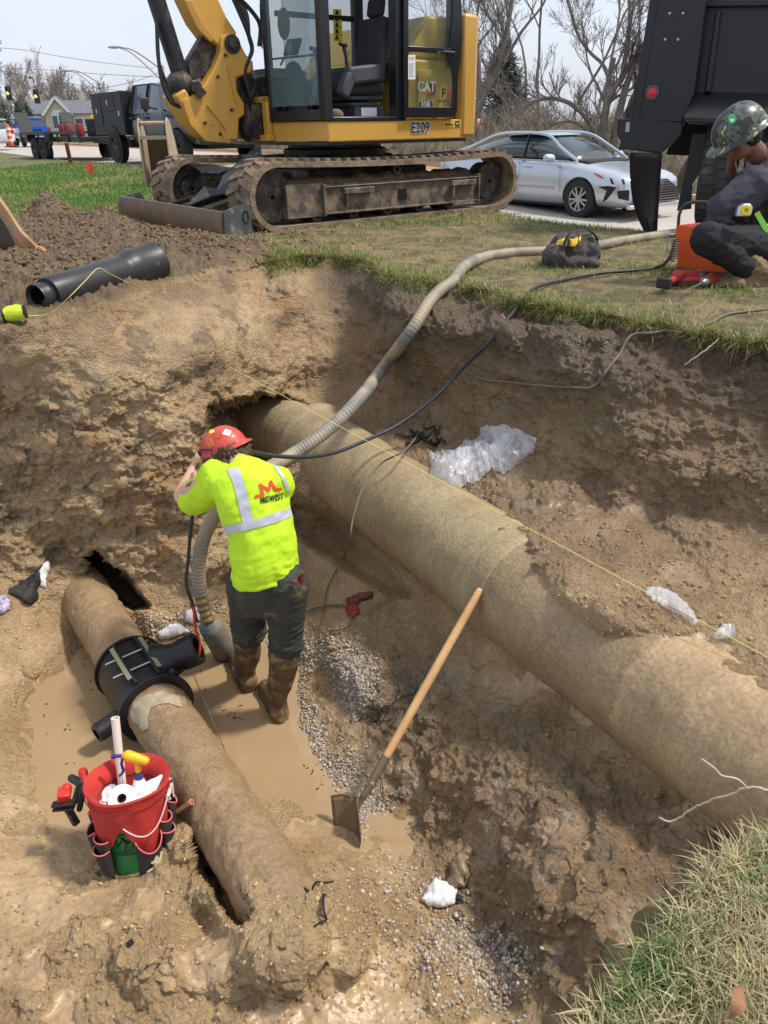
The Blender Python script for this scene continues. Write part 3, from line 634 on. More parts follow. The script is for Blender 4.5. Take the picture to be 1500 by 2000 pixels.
def build_track(y0, y1, near):
    mb = MB(); X0, X1, RR, ZC = -1.66, 2.02, .325, .315
    out = stadium(X0, X1, RR, ZC, sag=.035); inn = stadium(X0+.055, X1-.055, RR-.055, ZC, sag=.035); k = len(out)
    V = [(a, y0, b) for a, b in out]+[(a, y1, b) for a, b in out]+[(a, y0, b) for a, b in inn]+[(a, y1, b) for a, b in inn]
    F = []
    for i in range(k):
        j = (i+1) % k
        F += [(i, j, k+j, k+i), (2*k+i, 3*k+i, 3*k+j, 2*k+j), (i, 2*k+i, 2*k+j, j), (k+i, k+j, 3*k+j, 3*k+i)]
    mb.add(V, F)
    # tread lugs: staggered chevron pads
    cum = [0]
    for i in range(k): cum.append(cum[-1]+math.dist(out[i], out[(i+1) % k]))
    Lt = cum[-1]; nl = 64
    def at(s):
        s %= Lt
        for i in range(k):
            if cum[i+1] >= s:
                a = out[i]; b = out[(i+1) % k]; t = (s-cum[i])/(cum[i+1]-cum[i]); tx, tz = (b[0]-a[0]), (b[1]-a[1]); l = math.hypot(tx, tz); return (a[0]+tx*t, a[1]+tz*t), (tx/l, tz/l)
    w = y1-y0
    for q in range(nl):
        for side in (0, 1):
            s = Lt*(q+.5*side)/nl; (a, b), (tx, tz) = at(s); nx, nz = tz, -tx
            ya = y0+w*(.02 if side == 0 else .46); yb = y0+w*(.54 if side == 0 else .98); sk = .03*(1 if side else -1); hw = .026
            P8 = []
            for h in (-.005, .026):
                for (yy, so) in ((ya, -sk), (yb, sk)):
                    for e in (-hw, hw): P8.append((a+tx*(e+so)+nx*h, yy, b+tz*(e+so)+nz*h))
            mb.add(P8, [(0, 1, 3, 2), (4, 6, 7, 5), (0, 4, 5, 1), (2, 3, 7, 6), (0, 2, 6, 4), (1, 5, 7, 3)])
    o = mb.build('track', RUBMUD, EX, smooth=30)
    o.data.update()
    return o
for y0, y1 in ((-1.16, -.71), (.71, 1.16)):
    build_track(y0, y1, y0 < 0); s = -1 if y0 < 0 else 1; yo = y0 if s < 0 else y1; yc = (y0+y1)/2
    fr = MB(); fr.bx(-1.2, 1.42, yc-.13, yc+.13, .13, .40); fr.bx(-1.22, -.78, yo-s*.06, yc, .10, .42); fr.bx(-.76, 1.40, yo-s*.05, yc, .12, .38)
    fr.bx(-.80, 1.42, yo-s*.02, yo-s*.07, .115, .135); fr.bx(-.80, 1.42, yo-s*.02, yo-s*.07, .37, .385)
    for xx in (-.79, 1.40): fr.bx(xx-.012, xx+.012, yo-s*.01, yo-s*.09, .10, .41)
    o = fr.build('track_frame', MUDSTEEL, EX, bevel=.006)
    for x0 in (-.55, .95):
        st = MB(); st.bx(x0, x0+.38, yo+s*.012, yo-s*.055, .30, .36); st.bx(x0+.02, x0+.05, yo+s*.004, yo-s*.045, .17, .30)
        st.build('step_bracket', MUDSTEEL, EX, bevel=.008)
    hol = MB(); hol.bx(.20, .31, yo-s*.035, yo-s*.052, .20, .31); hol.build('hole_dark_block', mat('void_black', (.004, .004, .004), .9), EX)  # solid black block stands in for the shade inside a hole
    # caked mud lying on the frame
    md = MB()
    for k in range(16):
        xx = -1.1+k*.16; md.ell((xx, yc-.03*s, .40+.02*random.random()), (.13, .13, .05+.03*random.random()))
    md.build('caked_mud', DRYMUD, EX, remesh=.018, disp=[(14, .03, False), (40, .015, False)])
    # idler, sprocket, rollers
    for nm, cxx, rr in (('idler', -1.34, .235), ('sprocket', 1.68, .205)):
        w = MB(); w.lathe([(.02, -.16), (rr*.55, -.16), (rr*.6, -.12), (rr*.9, -.10), (rr, -.09), (rr, .09), (.02, .1)], (cxx, yc, ZC if False else .315), (0, -s*-1, 0), 32)
        wh = w.build(nm, GREASE, EX)
        if nm == 'sprocket':
            h = MB(); h.lathe([(.0, -.205), (.10, -.205), (.125, -.19), (.135, -.15), (.135, -.08)], (cxx, yc, .315), (0, -s*-1, 0), 28)
            for j in range(0):
                a = 2*math.pi*j/9; h.cyl((cxx+.09*math.cos(a), yc+s*.203, .315+.09*math.sin(a)), (cxx+.09*math.cos(a), yc+s*.215, .315+.09*math.sin(a)), .011, n=6)
            hb = h.build('hub_cover', mat('hub_steel', (.34, .33, .31), .4, metal=.7, dirt=(.25, .2, .14), dirt_amt=.5, dscale=18), wh)
    for k in range(5):
        w = MB(); w.lathe([(.02, -.15), (.06, -.15), (.075, -.1), (.075, .1), (.06, .15), (.02, .15)], (-.85+k*.46, yc, .105), (0, 1, 0), 16); w.build('track_roller', GREASE, EX)
    w = MB(); w.lathe([(.02, -.1), (.055, -.1), (.055, .1), (.02, .1)], (.25, yc, .50), (0, 1, 0), 16); w.build('carrier_roller', GREASE, EX)
# chassis and slew ring
c = MB(); c.bx(-.7, .95, -.72, .72, .22, .52); c.box((.12, 0, .58), (1.2, 1.1, .14), taper=.85); c.bx(-1.1, -.6, -.30, .30, .25, .5); c.build('chassis', GREASE, EX, bevel=.02)
c = MB(); c.lathe([(.3, .60), (.58, .60), (.60, .64), (.60, .70), (.54, .72), (.54, .80), (.3, .80)], (.15, 0, 0), (0, 0, 1), 48); c.build('slew_ring', GREASE, EX)
# dozer blade
b = MB(); prof = [(-2.0, -.14), (-2.03, -.02), (-2.035, .08), (-2.02, .18), (-2.01, .235)]
V = [(x-.10*(y > 0), y, z+.03*(y > 0)) for y in (-1.24, 1.08) for x, z in prof]+[(x+.035-.10*(y > 0), y, z+.03*(y > 0)) for y in (-1.24, 1.08) for x, z in prof]; n5 = len(prof); F = []
for i in range(n5-1): F += [(i, i+1, n5+i+1, n5+i), (2*n5+i, 3*n5+i, 3*n5+i+1, 2*n5+i+1)]
F += [(0, n5, 3*n5, 2*n5), (n5-1, 3*n5-1, 4*n5-1, 2*n5-1)]+[(i, 2*n5+i, 2*n5+i+1, i+1) for i in range(n5-1)]+[(n5+i, n5+i+1, 3*n5+i+1, 3*n5+i) for i in range(n5-1)]
b.add(V, F)
BLADE = mat('worn_blade', (.11, .085, .065), .42, metal=.25, col2=(.20, .12, .065), vscale=5, dirt=(.25, .17, .09), dirt_amt=.42, dscale=2.6)
bl = b.build('dozer_blade', BLADE, EX, smooth=20)
for yy in (-1.26, 1.08):
    e = MB(); ox = -.10 if yy > 0 else 0; poly = [(a+ox, b) for a, b in [(-2.03, -.13), (-1.76, -.13), (-1.70, .02), (-1.73, .12), (-1.70, .22), (-1.75, .29), (-1.86, .28), (-2.0, .24)]]
    e.prism(poly, (0, yy+.02, 0), (1, 0, 0), (0, 0, 1), .022); ep = e.build('end_plate', mat('blade_grey', (.10, .105, .11), .45, metal=.4, dirt=(.32, .27, .2), dirt_amt=.35, dscale=9), bl)
    h = MB(); h.tube([(-1.78+ox+.03*math.cos(a), yy-.004, .18+.055*math.sin(a)) for a in [k*math.pi/6 for k in range(13)]], .008, 6); h.build('lifting_eye', BLK, ep)
for sy in (-.42, .42):
    a = MB(); a.beam((-1.95, sy, .10), (-.75, sy*.9, .34), .12, .16); a.build('blade_arm', GREASE, EX, bevel=.01)
a = MB()
A0 = Lx(378, 400, y=-.30); A1 = Lx(495, 305, y=-.30)
a.plate([Lx(368, 402, y=-.25), Lx(400, 366, y=-.25), Lx(425, 372, y=-.25), Lx(436, 345, y=-.1), Lx(492, 296, y=-.1), Lx(512, 303, y=-.25), Lx(447, 377, y=-.34), Lx(410, 384, y=-.34)], (0, .2, 1), .015)
a.build('cylinder_guard', mat('blade_grey', (0, 0, 0)), EX, smooth=0)
a = MB(); a.cyl((-1.75, -.05, .22), (-.9, -.05, .45), .055); a.cyl((-1.9, -.05, .18), (-1.6, -.05, .26), .03); a.build('blade_cylinder', GREASE, EX)
# ---------------------------------------------------------------- upper body
ZB, ZT = .79, .98
pl = [(-.70, -1.12), (1.22, -1.12), (1.36, -1.0), (1.50, -.3), (1.50, .3), (1.36, 1.0), (1.2, 1.12), (-.55, 1.12), (-.80, .45), (-.84, -.28)]
d = MB(); d.prism(pl, (0, 0, ZB), (1, 0, 0), (0, 1, 0), ZT-ZB); d.build('deck_skirt', YEL_C, EX, bevel=.012)
d = MB(); d.prism([(-.72, -1.10), (1.2, -1.10), (1.42, -.3), (1.42, .3), (1.2, 1.1), (-.6, 1.1), (-.8, -.28)], (0, 0, ZB-.03), (1, 0, 0), (0, 1, 0), .04); d.build('deck_plate', BLK, EX)
# counterweight wraps the rear
cwp = [(1.10, -1.14), (1.28, -1.14), (1.40, -1.04), (1.52, -.35), (1.52, .35), (1.40, 1.04), (1.28, 1.14), (1.10, 1.14), (1.10, .9), (1.25, .9), (1.38, .3), (1.38, -.3), (1.2, -.95), (1.10, -1.0)]
d = MB(); d.prism(cwp, (0, 0, .80), (1, 0, 0), (0, 1, 0), 1.18); d.build('counterweight', YEL_C, EX, bevel=.035)
d = MB(); d.lathe([(0, 0), (.05, .005), (.055, .02), (.05, .04)], (1.37, -1.10, .93), (.6, -.8, 0), 16); d.build('rear_reflector', mat('pink_lens', (.6, .3, .26), .3), EX)
# engine cover behind / beside the cab (right-hand side of the machine) and body wall behind open door
d = MB(); d.bx(.36, 1.10, -1.02, 1.02, ZT, 1.55); d.prism([(.42, 1.55), (1.10, 1.55), (1.10, 1.95), (.72, 1.95)], (0, 1.0, 0), (1, 0, 0), (0, 0, 1), 2.0)
BODYY = mat('body_olive_yellow', lin((208, 178, 74)), .45, var=.12, vscale=4, dirt=lin((120, 104, 60)), dirt_amt=.3)
d.build('engine_cover', BODYY, EX, bevel=.03)
d = MB(); d.bx(-.66, .40, .05, 1.02, ZT, 1.42); d.build('side_cover', BODYY, EX, bevel=.05)
d = MB(); d.bx(-.62, -.35, .05, .9, 1.4, 1.5); d.cyl((-.72, .35, 1.35), (-.72, .35, 1.58), .06); d.cyl((-.72, .35, 1.58), (-.72, .35, 1.62), .035); d.build('filler_cap', mat('cap_brown', (.12, .07, .05), .6), EX)
d = MB(); q = [Lx(520, 120, y=-.2), Lx(460, 140, y=-.2)]; d.bx(-.84, -.60, -.26, .35, 1.0, 1.42); d.build('front_cover', BLK, EX, bevel=.03)
# yellow panel edge with doorway between cab and swing post
d = MB(); d.bx(-.90, -.84, -.30, -.20, .83, 1.22); d.bx(-.90, -.84, .18, .30, .80, 1.22); d.bx(-.90, -.84, -.3, .3, 1.16, 1.22); d.bx(-.92, -.84, -.32, .32, .80, .86); d.build('swing_frame', YEL, EX, bevel=.01)
# ---------------------------------------------------------------- cab
CY0, CY1 = -1.12, -.26; CXF, CXR = -.74, .30; CZ = 2.55
cab = MB()
def post(x0, x1, y0, y1, z0=ZT, z1=CZ): cab.bx(x0, x1, y0, y1, z0, z1)
FL = (-.84, -.27)   # front far corner
FN = (-.70, -1.12)  # front near corner
def fpt(t, z, o=0): return Vector((FN[0]+(FL[0]-FN[0])*t+o, FN[1]+(FL[1]-FN[1])*t, z))
cab.beam(fpt(0.03, ZT), fpt(0.03, CZ), .09, .09, up=(1, 0, 0)); cab.beam(fpt(.97, ZT), fpt(.97, CZ), .07, .07, up=(1, 0, 0))
cab.beam(fpt(0, ZT+.05), fpt(1, ZT+.05), .07, .10, up=(0, 0, 1)); cab.beam(fpt(0, CZ-.05), fpt(1, CZ-.05), .08, .1)
cab.beam(fpt(0, 1.55), fpt(1, 1.55), .02, .02)
post(-.72, -.635, -1.13, -1.05); post(.17, .30, -1.13, -1.0); post(.24, .36, -.34, -.26); post(.95, 1.06, -1.10, -1.0, 1.5, CZ)
cab.bx(-.70, .30, -1.13, -.30, ZT-.01, ZT+.035); cab.bx(-.72, 1.0, -1.13, -.26, CZ-.08, CZ)
cab.bx(-.72, .30, -.33, -.26, ZT, 1.18)
cab.bx(-.72, .30, -.32, -.27, 1.93, 1.98)
cb = cab.build('cab_frame', BLKC, EX, bevel=.012)
g = MB(); a0 = fpt(.10, 1.12, -.012); a1 = fpt(.93, 1.12, -.012); g.plate([a0, a1, fpt(.93, CZ-.1, -.012), fpt(.10, CZ-.1, -.012)], (-1, 0, 0), .008); g.build('front_window', GLS, cb, smooth=0)
g = MB(); g.bx(-.64, .25, -.30, -.292, 1.20, CZ-.1); g.build('far_side_window', GLS, cb, smooth=0)
g = MB(); g.bx(.335, .343, -1.0, -.35, 1.35, CZ-.1); g.build('rear_window', GLS, cb, smooth=0)
# warning decal strip on the far window
YS = mat('sticker_yellow', lin((226, 210, 40)), .5); WHT = mat('sticker_white', (.75, .75, .74), .6); KBK = mat('print_black', (.01, .01, .01), .6)
def px_plate(mb, pts, y, th=.004):
    mb.plate([Lx(a, b, y=y) for a, b in pts], (0, -1, 0), th)
d = MB(); px_plate(d, [(650, 18), (666, 18), (669, 80), (652, 80)], -.315); sk = d.build('warning_sticker', YS, cb, smooth=0)
d = MB()
for k in range(5):
    y0 = 20+k*12.2; d.prism([(0, 0), (1, 0), (.5, .9)], Lx(654, y0+8, y=-.322), (.055, 0, 0), (0, 0, .055), .002); px_plate(d, [(652, y0+10.2), (667, y0+10.2), (667, y0+11), (652, y0+11)], -.322, .002)
d.build('warning_symbol', KBK, sk, smooth=0)
# seat
s = MB(); s.box((-.05, -.68, 1.28), (.5, .46, .12)); s.box((.20, -.68, 1.62), (.13, .44, .62), rot=(0, .18, 0)); s.box((.27, -.68, 2.02), (.09, .24, .18), rot=(0, .18, 0))
seat = s.build('operator_seat', FAB, cb, bevel=.04)
s = MB(); s.box((-.03, -.68, 1.19), (.44, .4, .04)); s.box((-.03, -.68, 1.13), (.40, .38, .04)); s.bx(-.2, .18, -.9, -.45, 1.0, 1.11); s.build('seat_suspension', PLAS, seat, bevel=.012)
s = MB(); s.bx(-.12, .08, -.906, -.902, 1.02, 1.10); s.build('seat_label', WHT, seat)
for yy in (-.95, -.42):
    s = MB(); s.box((-.12, yy, 1.40), (.42, .12, .16), rot=(0, -.1, 0)); s.box((-.34, yy, 1.30), (.12, .12, .24), rot=(0, .5, 0)); s.build('armrest_console', PLAS, cb, bevel=.03)
    s = MB(); s.tube([(-.32, yy, 1.46), (-.33, yy, 1.55), (-.35, yy, 1.63)], [.018, .016, .02], 10); s.ell((-.36, yy, 1.65), (.055, .03, .022), rot=(0, .2, 0)); s.build('joystick', BLK, cb)
s = MB(); s.box((-.60, -.40, 1.66), (.03, .2, .16), rot=(0, .5, .2)); s.beam((-.62, -.32, 1.62), (-.70, -.30, 1.5), .02, .02); s.build('monitor', BLK, cb, bevel=.006)
s = MB()
for yy in (-.62, -.78): s.beam((-.58, yy, 1.02), (-.52, yy, 1.30), .012, .012); s.box((-.58, yy, 1.05), (.14, .09, .02), rot=(0, -.4, 0))
s.build('travel_lever', BLK, cb)
s = MB(); s.bx(-.66, -.50, -.5, -.3, 1.02, 1.45); s.ell((-.58, -.36, 1.42), (.1, .08, .12)); s.build('cab_console', PLAS, cb, bevel=.03)
s = MB(); s.ell((-.53, -1.02, 1.03), (.09, .06, .06)); s.build('muddy_boot_scraper', DRYMUD, cb)
# clothes hanging inside front window
s = MB(); s.ell((-.72, -.45, 1.85), (.04, .10, .14)); s.build('hung_jacket', mat('blue_cloth', (.05, .10, .13), .9), cb)
# ---- open door folded back along the side
door = MB(); Y0 = -1.17
def dpt(px, py): q = Lx(px, py, y=Y0); return q
Xd0, Xd1 = Lx(790, 240, y=Y0).x, Lx(893, 240, y=Y0).x
zt_ = 2.5
out = [(Xd0, 1.0), (Xd1-.02, 1.0), (Xd1, 1.06), (Xd1, 1.38), (Xd1+.05, 1.75), (Xd1+.02, 2.1), (Xd1-.12, zt_), (Xd0, zt_)]
def framed(mb, outer, inner, y, th):
    n = len(outer); V = [(a, y, b) for a, b in outer]+[(a, y, b) for a, b in inner]+[(a, y+th, b) for a, b in outer]+[(a, y+th, b) for a, b in inner]; F = []
    for i in range(n):
        j = (i+1) % n; F += [(i, j, n+j, n+i), (2*n+i, 3*n+i, 3*n+j, 2*n+j), (i, 2*n+i, 2*n+j, j), (n+i, n+j, 3*n+j, 3*n+i)]
    mb.add(V, F)
inn = [(Xd0+.06, 1.10), (Xd1-.11, 1.10), (Xd1-.06, 1.16), (Xd1-.06, 1.36), (Xd1-.13, 1.62), (Xd1-.10, 2.0), (Xd1-.17, 2.4), (Xd0+.06, 2.4)]
framed(door, out, inn, Y0, .035); door.bx(Xd0+.04, Xd1-.06, Y0, Y0+.035, 1.60, 1.65)
dr = door.build('cab_door', BLKC, EX, bevel=.008)
g = MB(); g.prism([(a, b) for a, b in inn], (0, Y0+.02, 0), (1, 0, 0), (0, 0, 1), .006); g.build('door_glass', glass_mat('door_glass', (.10, .14, .13), .16), dr, smooth=0)
g = MB(); hz = 1.60; g.tube([(Xd1-.28, Y0-.01, hz), (Xd1-.27, Y0-.05, hz+.01), (Xd1-.12, Y0-.055, hz+.005), (Xd1-.08, Y0-.01, hz-.01)], .012, 8); g.box((Xd1-.30, Y0-.01, hz), (.05, .03, .03)); g.build('door_handle', PLAS, dr)
# white notice on the door glass, CAT and 308 plates on the body wall seen through it
def txt(s, size, m, name, parent, o, ex, ey, bold=.0, thick=.002, world=False, sx=1.0, align='CENTER'):
    cu = bpy.data.curves.new(name, 'FONT'); cu.body = s; cu.size = size; cu.offset = bold; cu.extrude = 0; cu.align_x = align; cu.align_y = 'CENTER'; cu.resolution_u = 3
    ob = bpy.data.objects.new('tmp', cu); COL.objects.link(ob); bpy.context.view_layer.update()
    me = bpy.data.meshes.new_from_object(ob.evaluated_get(bpy.context.evaluated_depsgraph_get())); bpy.data.objects.remove(ob); bpy.data.curves.remove(cu)
    ex = Vector(ex).normalized(); ey = Vector(ey).normalized(); nn = ex.cross(ey)
    mb = MB(); V = [Vector(o)+ex*v.co.x*sx+ey*v.co.y+nn*thick for v in me.vertices]; mb.add(V, [tuple(p.vertices) for p in me.polygons]); bpy.data.meshes.remove(me)
    if parent is None: return mb
    return mb.build(name, m, parent, smooth=0, world=world)
def ltxt(s, px, py, y, h, m, name, parent, bold=0., sx=1.): return txt(s, h, m, name, parent, Lx(px, py, y=y), (1, 0, 0), (0, 0, 1), bold, .003, sx=sx)
yb = -1.035
d = MB(); px_plate(d, [(797, 107), (811, 107), (811, 155), (797, 155)], Y0-.004, .003); n_ = d.build('notice_sheet', WHT, dr, smooth=0)
ltxt('FOX', 804, 114, Y0-.009, .035, mat('print_red', lin((170, 30, 30)), .6), 'notice_heading', n_)
d = MB()
for k in range(7): px_plate(d, [(799, 124+k*4), (809-(k % 3), 124+k*4), (809-(k % 3), 125+k*4), (799, 125+k*4)], Y0-.0085, .001)
d.build('notice_lines', mat('print_grey', (.3, .3, .3), .7), n_, smooth=0)
d = MB(); px_plate(d, [(816, 136), (853, 136), (856, 215), (815, 215)], yb, .012); acc = d.build('access_panel', BODYY, EX, bevel=.01)
RED = mat('print_red', lin((170, 30, 30)), .6)
d = MB(); px_plate(d, [(838, 160), (846, 160), (850, 168), (850, 180), (846, 187), (838, 187)], yb-.016, .003); d.build('logo_hexagon', mat('logo_dark', (.10, .02, .02), .5), acc, smooth=0)
d = MB(); px_plate(d, [(833, 186), (840, 172), (847, 186)], yb-.024, .002); d.build('logo_triangle', mat('logo_red', lin((190, 60, 30)), .5), acc, smooth=0)
ltxt('CAT', 833, 170, yb-.030, .135, WHT, 'logo_lettering', acc, bold=.004, sx=.95)
ltxt('308', 830, 205, yb-.026, .10, WHT, 'model_number', acc, bold=.003, sx=.9)
d = MB(); px_plate(d, [(820, 196), (842, 196), (845, 205), (842, 213), (820, 213)], yb-.018, .003); d.build('model_plate', mat('plate_teal', (.03, .05, .05), .5), acc, smooth=0)
ltxt('F', 866, 183, yb-.012, .12, KBK, 'company_letter', acc, bold=.006)
d = MB(); q = Lx(878, 183, y=yb); d.lathe([(.022, 0), (.038, 0), (.038, .004), (.022, .004)], (q.x, q.y-.016, q.z), (0, -1, 0), 24); d.build('company_ring', mat('logo_red', (0, 0, 0)), acc, smooth=0)
ltxt('CONTRACTING', 871, 198, yb-.012, .035, KBK, 'company_name', acc, bold=.001)
# E209 and the dealer plate on the skirt
ltxt('E209', 821, 250, -1.124, .14, WHT, 'unit_number_outline', EX, bold=.009, sx=.95); ltxt('E209', 821, 250, -1.127, .14, KBK, 'unit_number', EX, bold=.003, sx=.95)
d = MB(); px_plate(d, [(867, 238), (900, 236), (900, 248), (867, 249)], -1.1225, .003); dp = d.build('dealer_sticker', mat('sticker_gold', lin((240, 190, 50)), .5), EX, smooth=0)
d = MB(); px_plate(d, [(889, 236.5), (898, 236), (898, 246.5), (889, 247)], -1.127, .002); d.build('dealer_square', KBK, dp, smooth=0)
ltxt('McAllister', 878, 243, -1.129, .045, KBK, 'dealer_name', dp, bold=.001, sx=.7); ltxt('CAT', 893.5, 241.5, -1.131, .032, WHT, 'dealer_logo', dp, bold=.001, sx=.8)
# ---------------------------------------------------------------- swing post, boom, cylinders (traced in the machine's own mid plane)
def sideplate(px_pts, y, th, m, name, parent=EX, bevel=.012):
    mb = MB(); P_ = [Lx(a, b, y=y) for a, b in px_pts]; mb.prism([(q.x, q.z) for q in P_], (0, y, 0), (1, 0, 0), (0, 0, 1), -th)
    return mb.build(name, m, parent, bevel=bevel)
sw = sideplate([(432, 70), (452, 62), (470, 84), (480, 104), (494, 122), (492, 142), (462, 152), (464, 178), (478, 202), (479, 225), (468, 232), (466, 274), (418, 277), (396, 262), (372, 236), (343, 186), (362, 172), (372, 190), (400, 165), (420, 130), (432, 100)], -.17, .34, YEL, 'swing_post', bevel=.02)
d = MB(); a_ = Lx(430, 45, y=-.14); b_ = Lx(470, 70, y=-.14)
sideplate([(360, 0), (372, 0), (398, 52), (420, 76), (412, 82), (386, 56)], -.135, .01, mat('boom_shadow_plate', lin((178, 132, 54)), .45), 'boom_shade_strip', bevel=.004)  # thin strip in darker yellow, shade painted onto the boom side
sideplate([(356, 196), (368, 190), (382, 236), (412, 268), (452, 274), (450, 280), (402, 276), (372, 244)], -.185, .03, YEL, 'post_flange', bevel=.006)
sideplate([(472, 152), (492, 140), (500, 160), (492, 180), (500, 206), (484, 214), (470, 200), (466, 176)], -.05, .12, GREASE, 'swing_cylinder_lug', bevel=.01)
for k_, (a0_, b0_) in enumerate((((445, 128), (462, 200)), ((405, 205), (440, 250)))):
    d = MB(); d.beam(Lx(*a0_, y=-.18), Lx(*b0_, y=-.18), .02, .012); d.build('weld_rib', YEL, sw)
for q_ in ((440, 108), (425, 150), (452, 215), (430, 262), (400, 240)):
    d = MB(); p_ = Lx(*q_, y=-.172); d.cyl(p_, p_-Vector((0, .016, 0)), .016, n=8); d.build('bolt_head', GREASE, sw)
d = MB(); c_ = Lx(455, 86, y=-.19); d.cyl(c_, c_+Vector((0, .4, 0)), .085, n=24); d.cyl(c_-Vector((0, .02, 0)), c_, .05, n=16); d.build('boom_pin', GREASE, sw)
d = MB(); c_ = Lx(385, 172, y=-.19); d.cyl(c_, c_+Vector((0, .38, 0)), .06, n=20); c2 = Lx(397, 188, y=-.21); d.beam(c_, c2, .06, .09); d.build('cylinder_pin', GREASE, sw)
d = MB(); a_ = Lx(352, 170, y=0); d.ell(a_, (.13, .17, .16)); d.build('cylinder_foot', GREASE, sw, disp=[(20, .02, False)])
sideplate([(455, 100), (440, 98), (408, 76), (384, 44), (366, 6), (336, -60), (408, -70), (428, 0), (444, 35), (462, 62), (464, 90)], -.13, .26, YEL, 'boom', bevel=.02)
sideplate([(402, 60), (440, 98), (418, 140), (372, 160), (368, 118)], -.06, .12, GREASE, 'boom_foot', bevel=.01)
d = MB(); d.cyl(Lx(362, 178, y=0), Lx(296, -30, y=0), .085, n=20); d.cyl(Lx(305, 5, y=0), Lx(270, -90, y=0), .05, n=16); d.build('boom_cylinder', BLK, EX)
for k, oy in enumerate((-.12, -.05)):
    d = MB(); d.tube(catmull([Lx(306, 45, y=oy), Lx(310, 120, y=oy), Lx(318+8*k, 165, y=oy), Lx(335+6*k, 200, y=oy), Lx(362, 210, y=oy)], 6), .019, 8); d.build('hydraulic_hose', BLK, EX)
for k in range(5):
    d = MB(); oy = -.16+.06*k; d.tube(catmull([Lx(448+4*k, -20, y=oy), Lx(470+3*k, 30, y=oy), Lx(486, 70, y=oy), Lx(492, 100, y=oy), Lx(478, 140, y=oy), Lx(490, 190, y=oy)], 6), .022, 8); d.build('hydraulic_hose', BLK, EX)
d = MB(); d.tube(catmull([Lx(460, -10, y=-.2), Lx(490, 20, y=-.2), Lx(508, 50, y=-.2), Lx(506, 90, y=-.2)], 6), .022, 8); d.build('hydraulic_hose', BLK, EX)
d = MB(); d.cyl(Lx(508, 8, y=-.25), Lx(512, 95, y=-.25), .008, n=6); d.build('mirror_stay', BLK, EX)
d = MB(); d.bx(-1.0, -.84, -.16, .2, .82, 1.15); d.ell((-.98, 0, 1.0), (.12, .15, .2)); d.build('swing_knuckle', GREASE, EX, disp=[(20, .02, False)])
# ================================================================ PEOPLE
def bvh_of(o):
    me = o.data; M = o.matrix_basis if o.parent is None else (ROOTM[o.parent.name] @ o.matrix_basis if o.parent.name in ROOTM else o.parent.matrix_basis @ o.matrix_basis)
    return BVHTree.FromPolygons([M @ v.co for v in me.vertices], [tuple(p.vertices) for p in me.polygons])
CAMP = Vector((0, 0, CAM_H))
def cast(bvh, px, py, off=.002):
    d = Vector(ray(px, py).tolist()).normalized(); h, n, i, t = bvh.ray_cast(CAMP, d)
    if h is None: return None
    if n.dot(d) > 0: n = -n
    return h+n*off
def lay(name, polys, bvh, m, parent, off=.002, step=5, V2=None, F2=None):
    """lay a flat cut-out onto a surface so that it follows the surface (polygon corners are given as sight lines to the spot)"""
    bm = bmesh.new()
    if polys:
        for poly in polys: bm.faces.new([bm.verts.new((a, b, 0)) for a, b in poly])
    else:
        vs = [bm.verts.new((a, b, 0)) for a, b in V2]
        for f in F2:
            try: bm.faces.new([vs[i] for i in f])
            except ValueError: pass
    bmesh.ops.triangulate(bm, faces=bm.faces)
    for k in range(6):
        es = [e for e in bm.edges if e.calc_length() > step]
        if not es: break
        bmesh.ops.subdivide_edges(bm, edges=es, cuts=1); bmesh.ops.triangulate(bm, faces=bm.faces)
    kill = []
    Mi = ROOTM[parent.name].inverted() if parent is not None and parent.name in ROOTM else Matrix()
    for v in bm.verts:
        h = cast(bvh, v.co.x, v.co.y, off)
        if h is None: kill.append(v)
        else: v.co = Mi @ h
    bmesh.ops.delete(bm, geom=kill, context='VERTS')
    me = bpy.data.meshes.new(name); bm.to_mesh(me); bm.free(); me.materials.append(m); me.shade_smooth()
    o = bpy.data.objects.new(name, me); COL.objects.link(o); o.parent = parent
    return o
def lay_text(name, s, o, ex, ey, bvh, m, parent, off=.004, bold=0., step=3):
    """text laid on a surface; o, ex, ey are the sight-line position and the vectors of one em"""
    cu = bpy.data.curves.new(name, 'FONT'); cu.body = s; cu.size = 1; cu.offset = bold; cu.align_x = 'CENTER'; cu.align_y = 'CENTER'; cu.resolution_u = 3
    ob = bpy.data.objects.new('tmp', cu); COL.objects.link(ob); bpy.context.view_layer.update()
    me = bpy.data.meshes.new_from_object(ob.evaluated_get(bpy.context.evaluated_depsgraph_get())); bpy.data.objects.remove(ob); bpy.data.curves.remove(cu)
    V2 = [(o[0]+v.co.x*ex[0]+v.co.y*ey[0], o[1]+v.co.x*ex[1]+v.co.y*ey[1]) for v in me.vertices]; F2 = [tuple(p.vertices) for p in me.polygons]
    bpy.data.meshes.remove(me); return lay(name, None, bvh, m, parent, off, step, V2, F2)
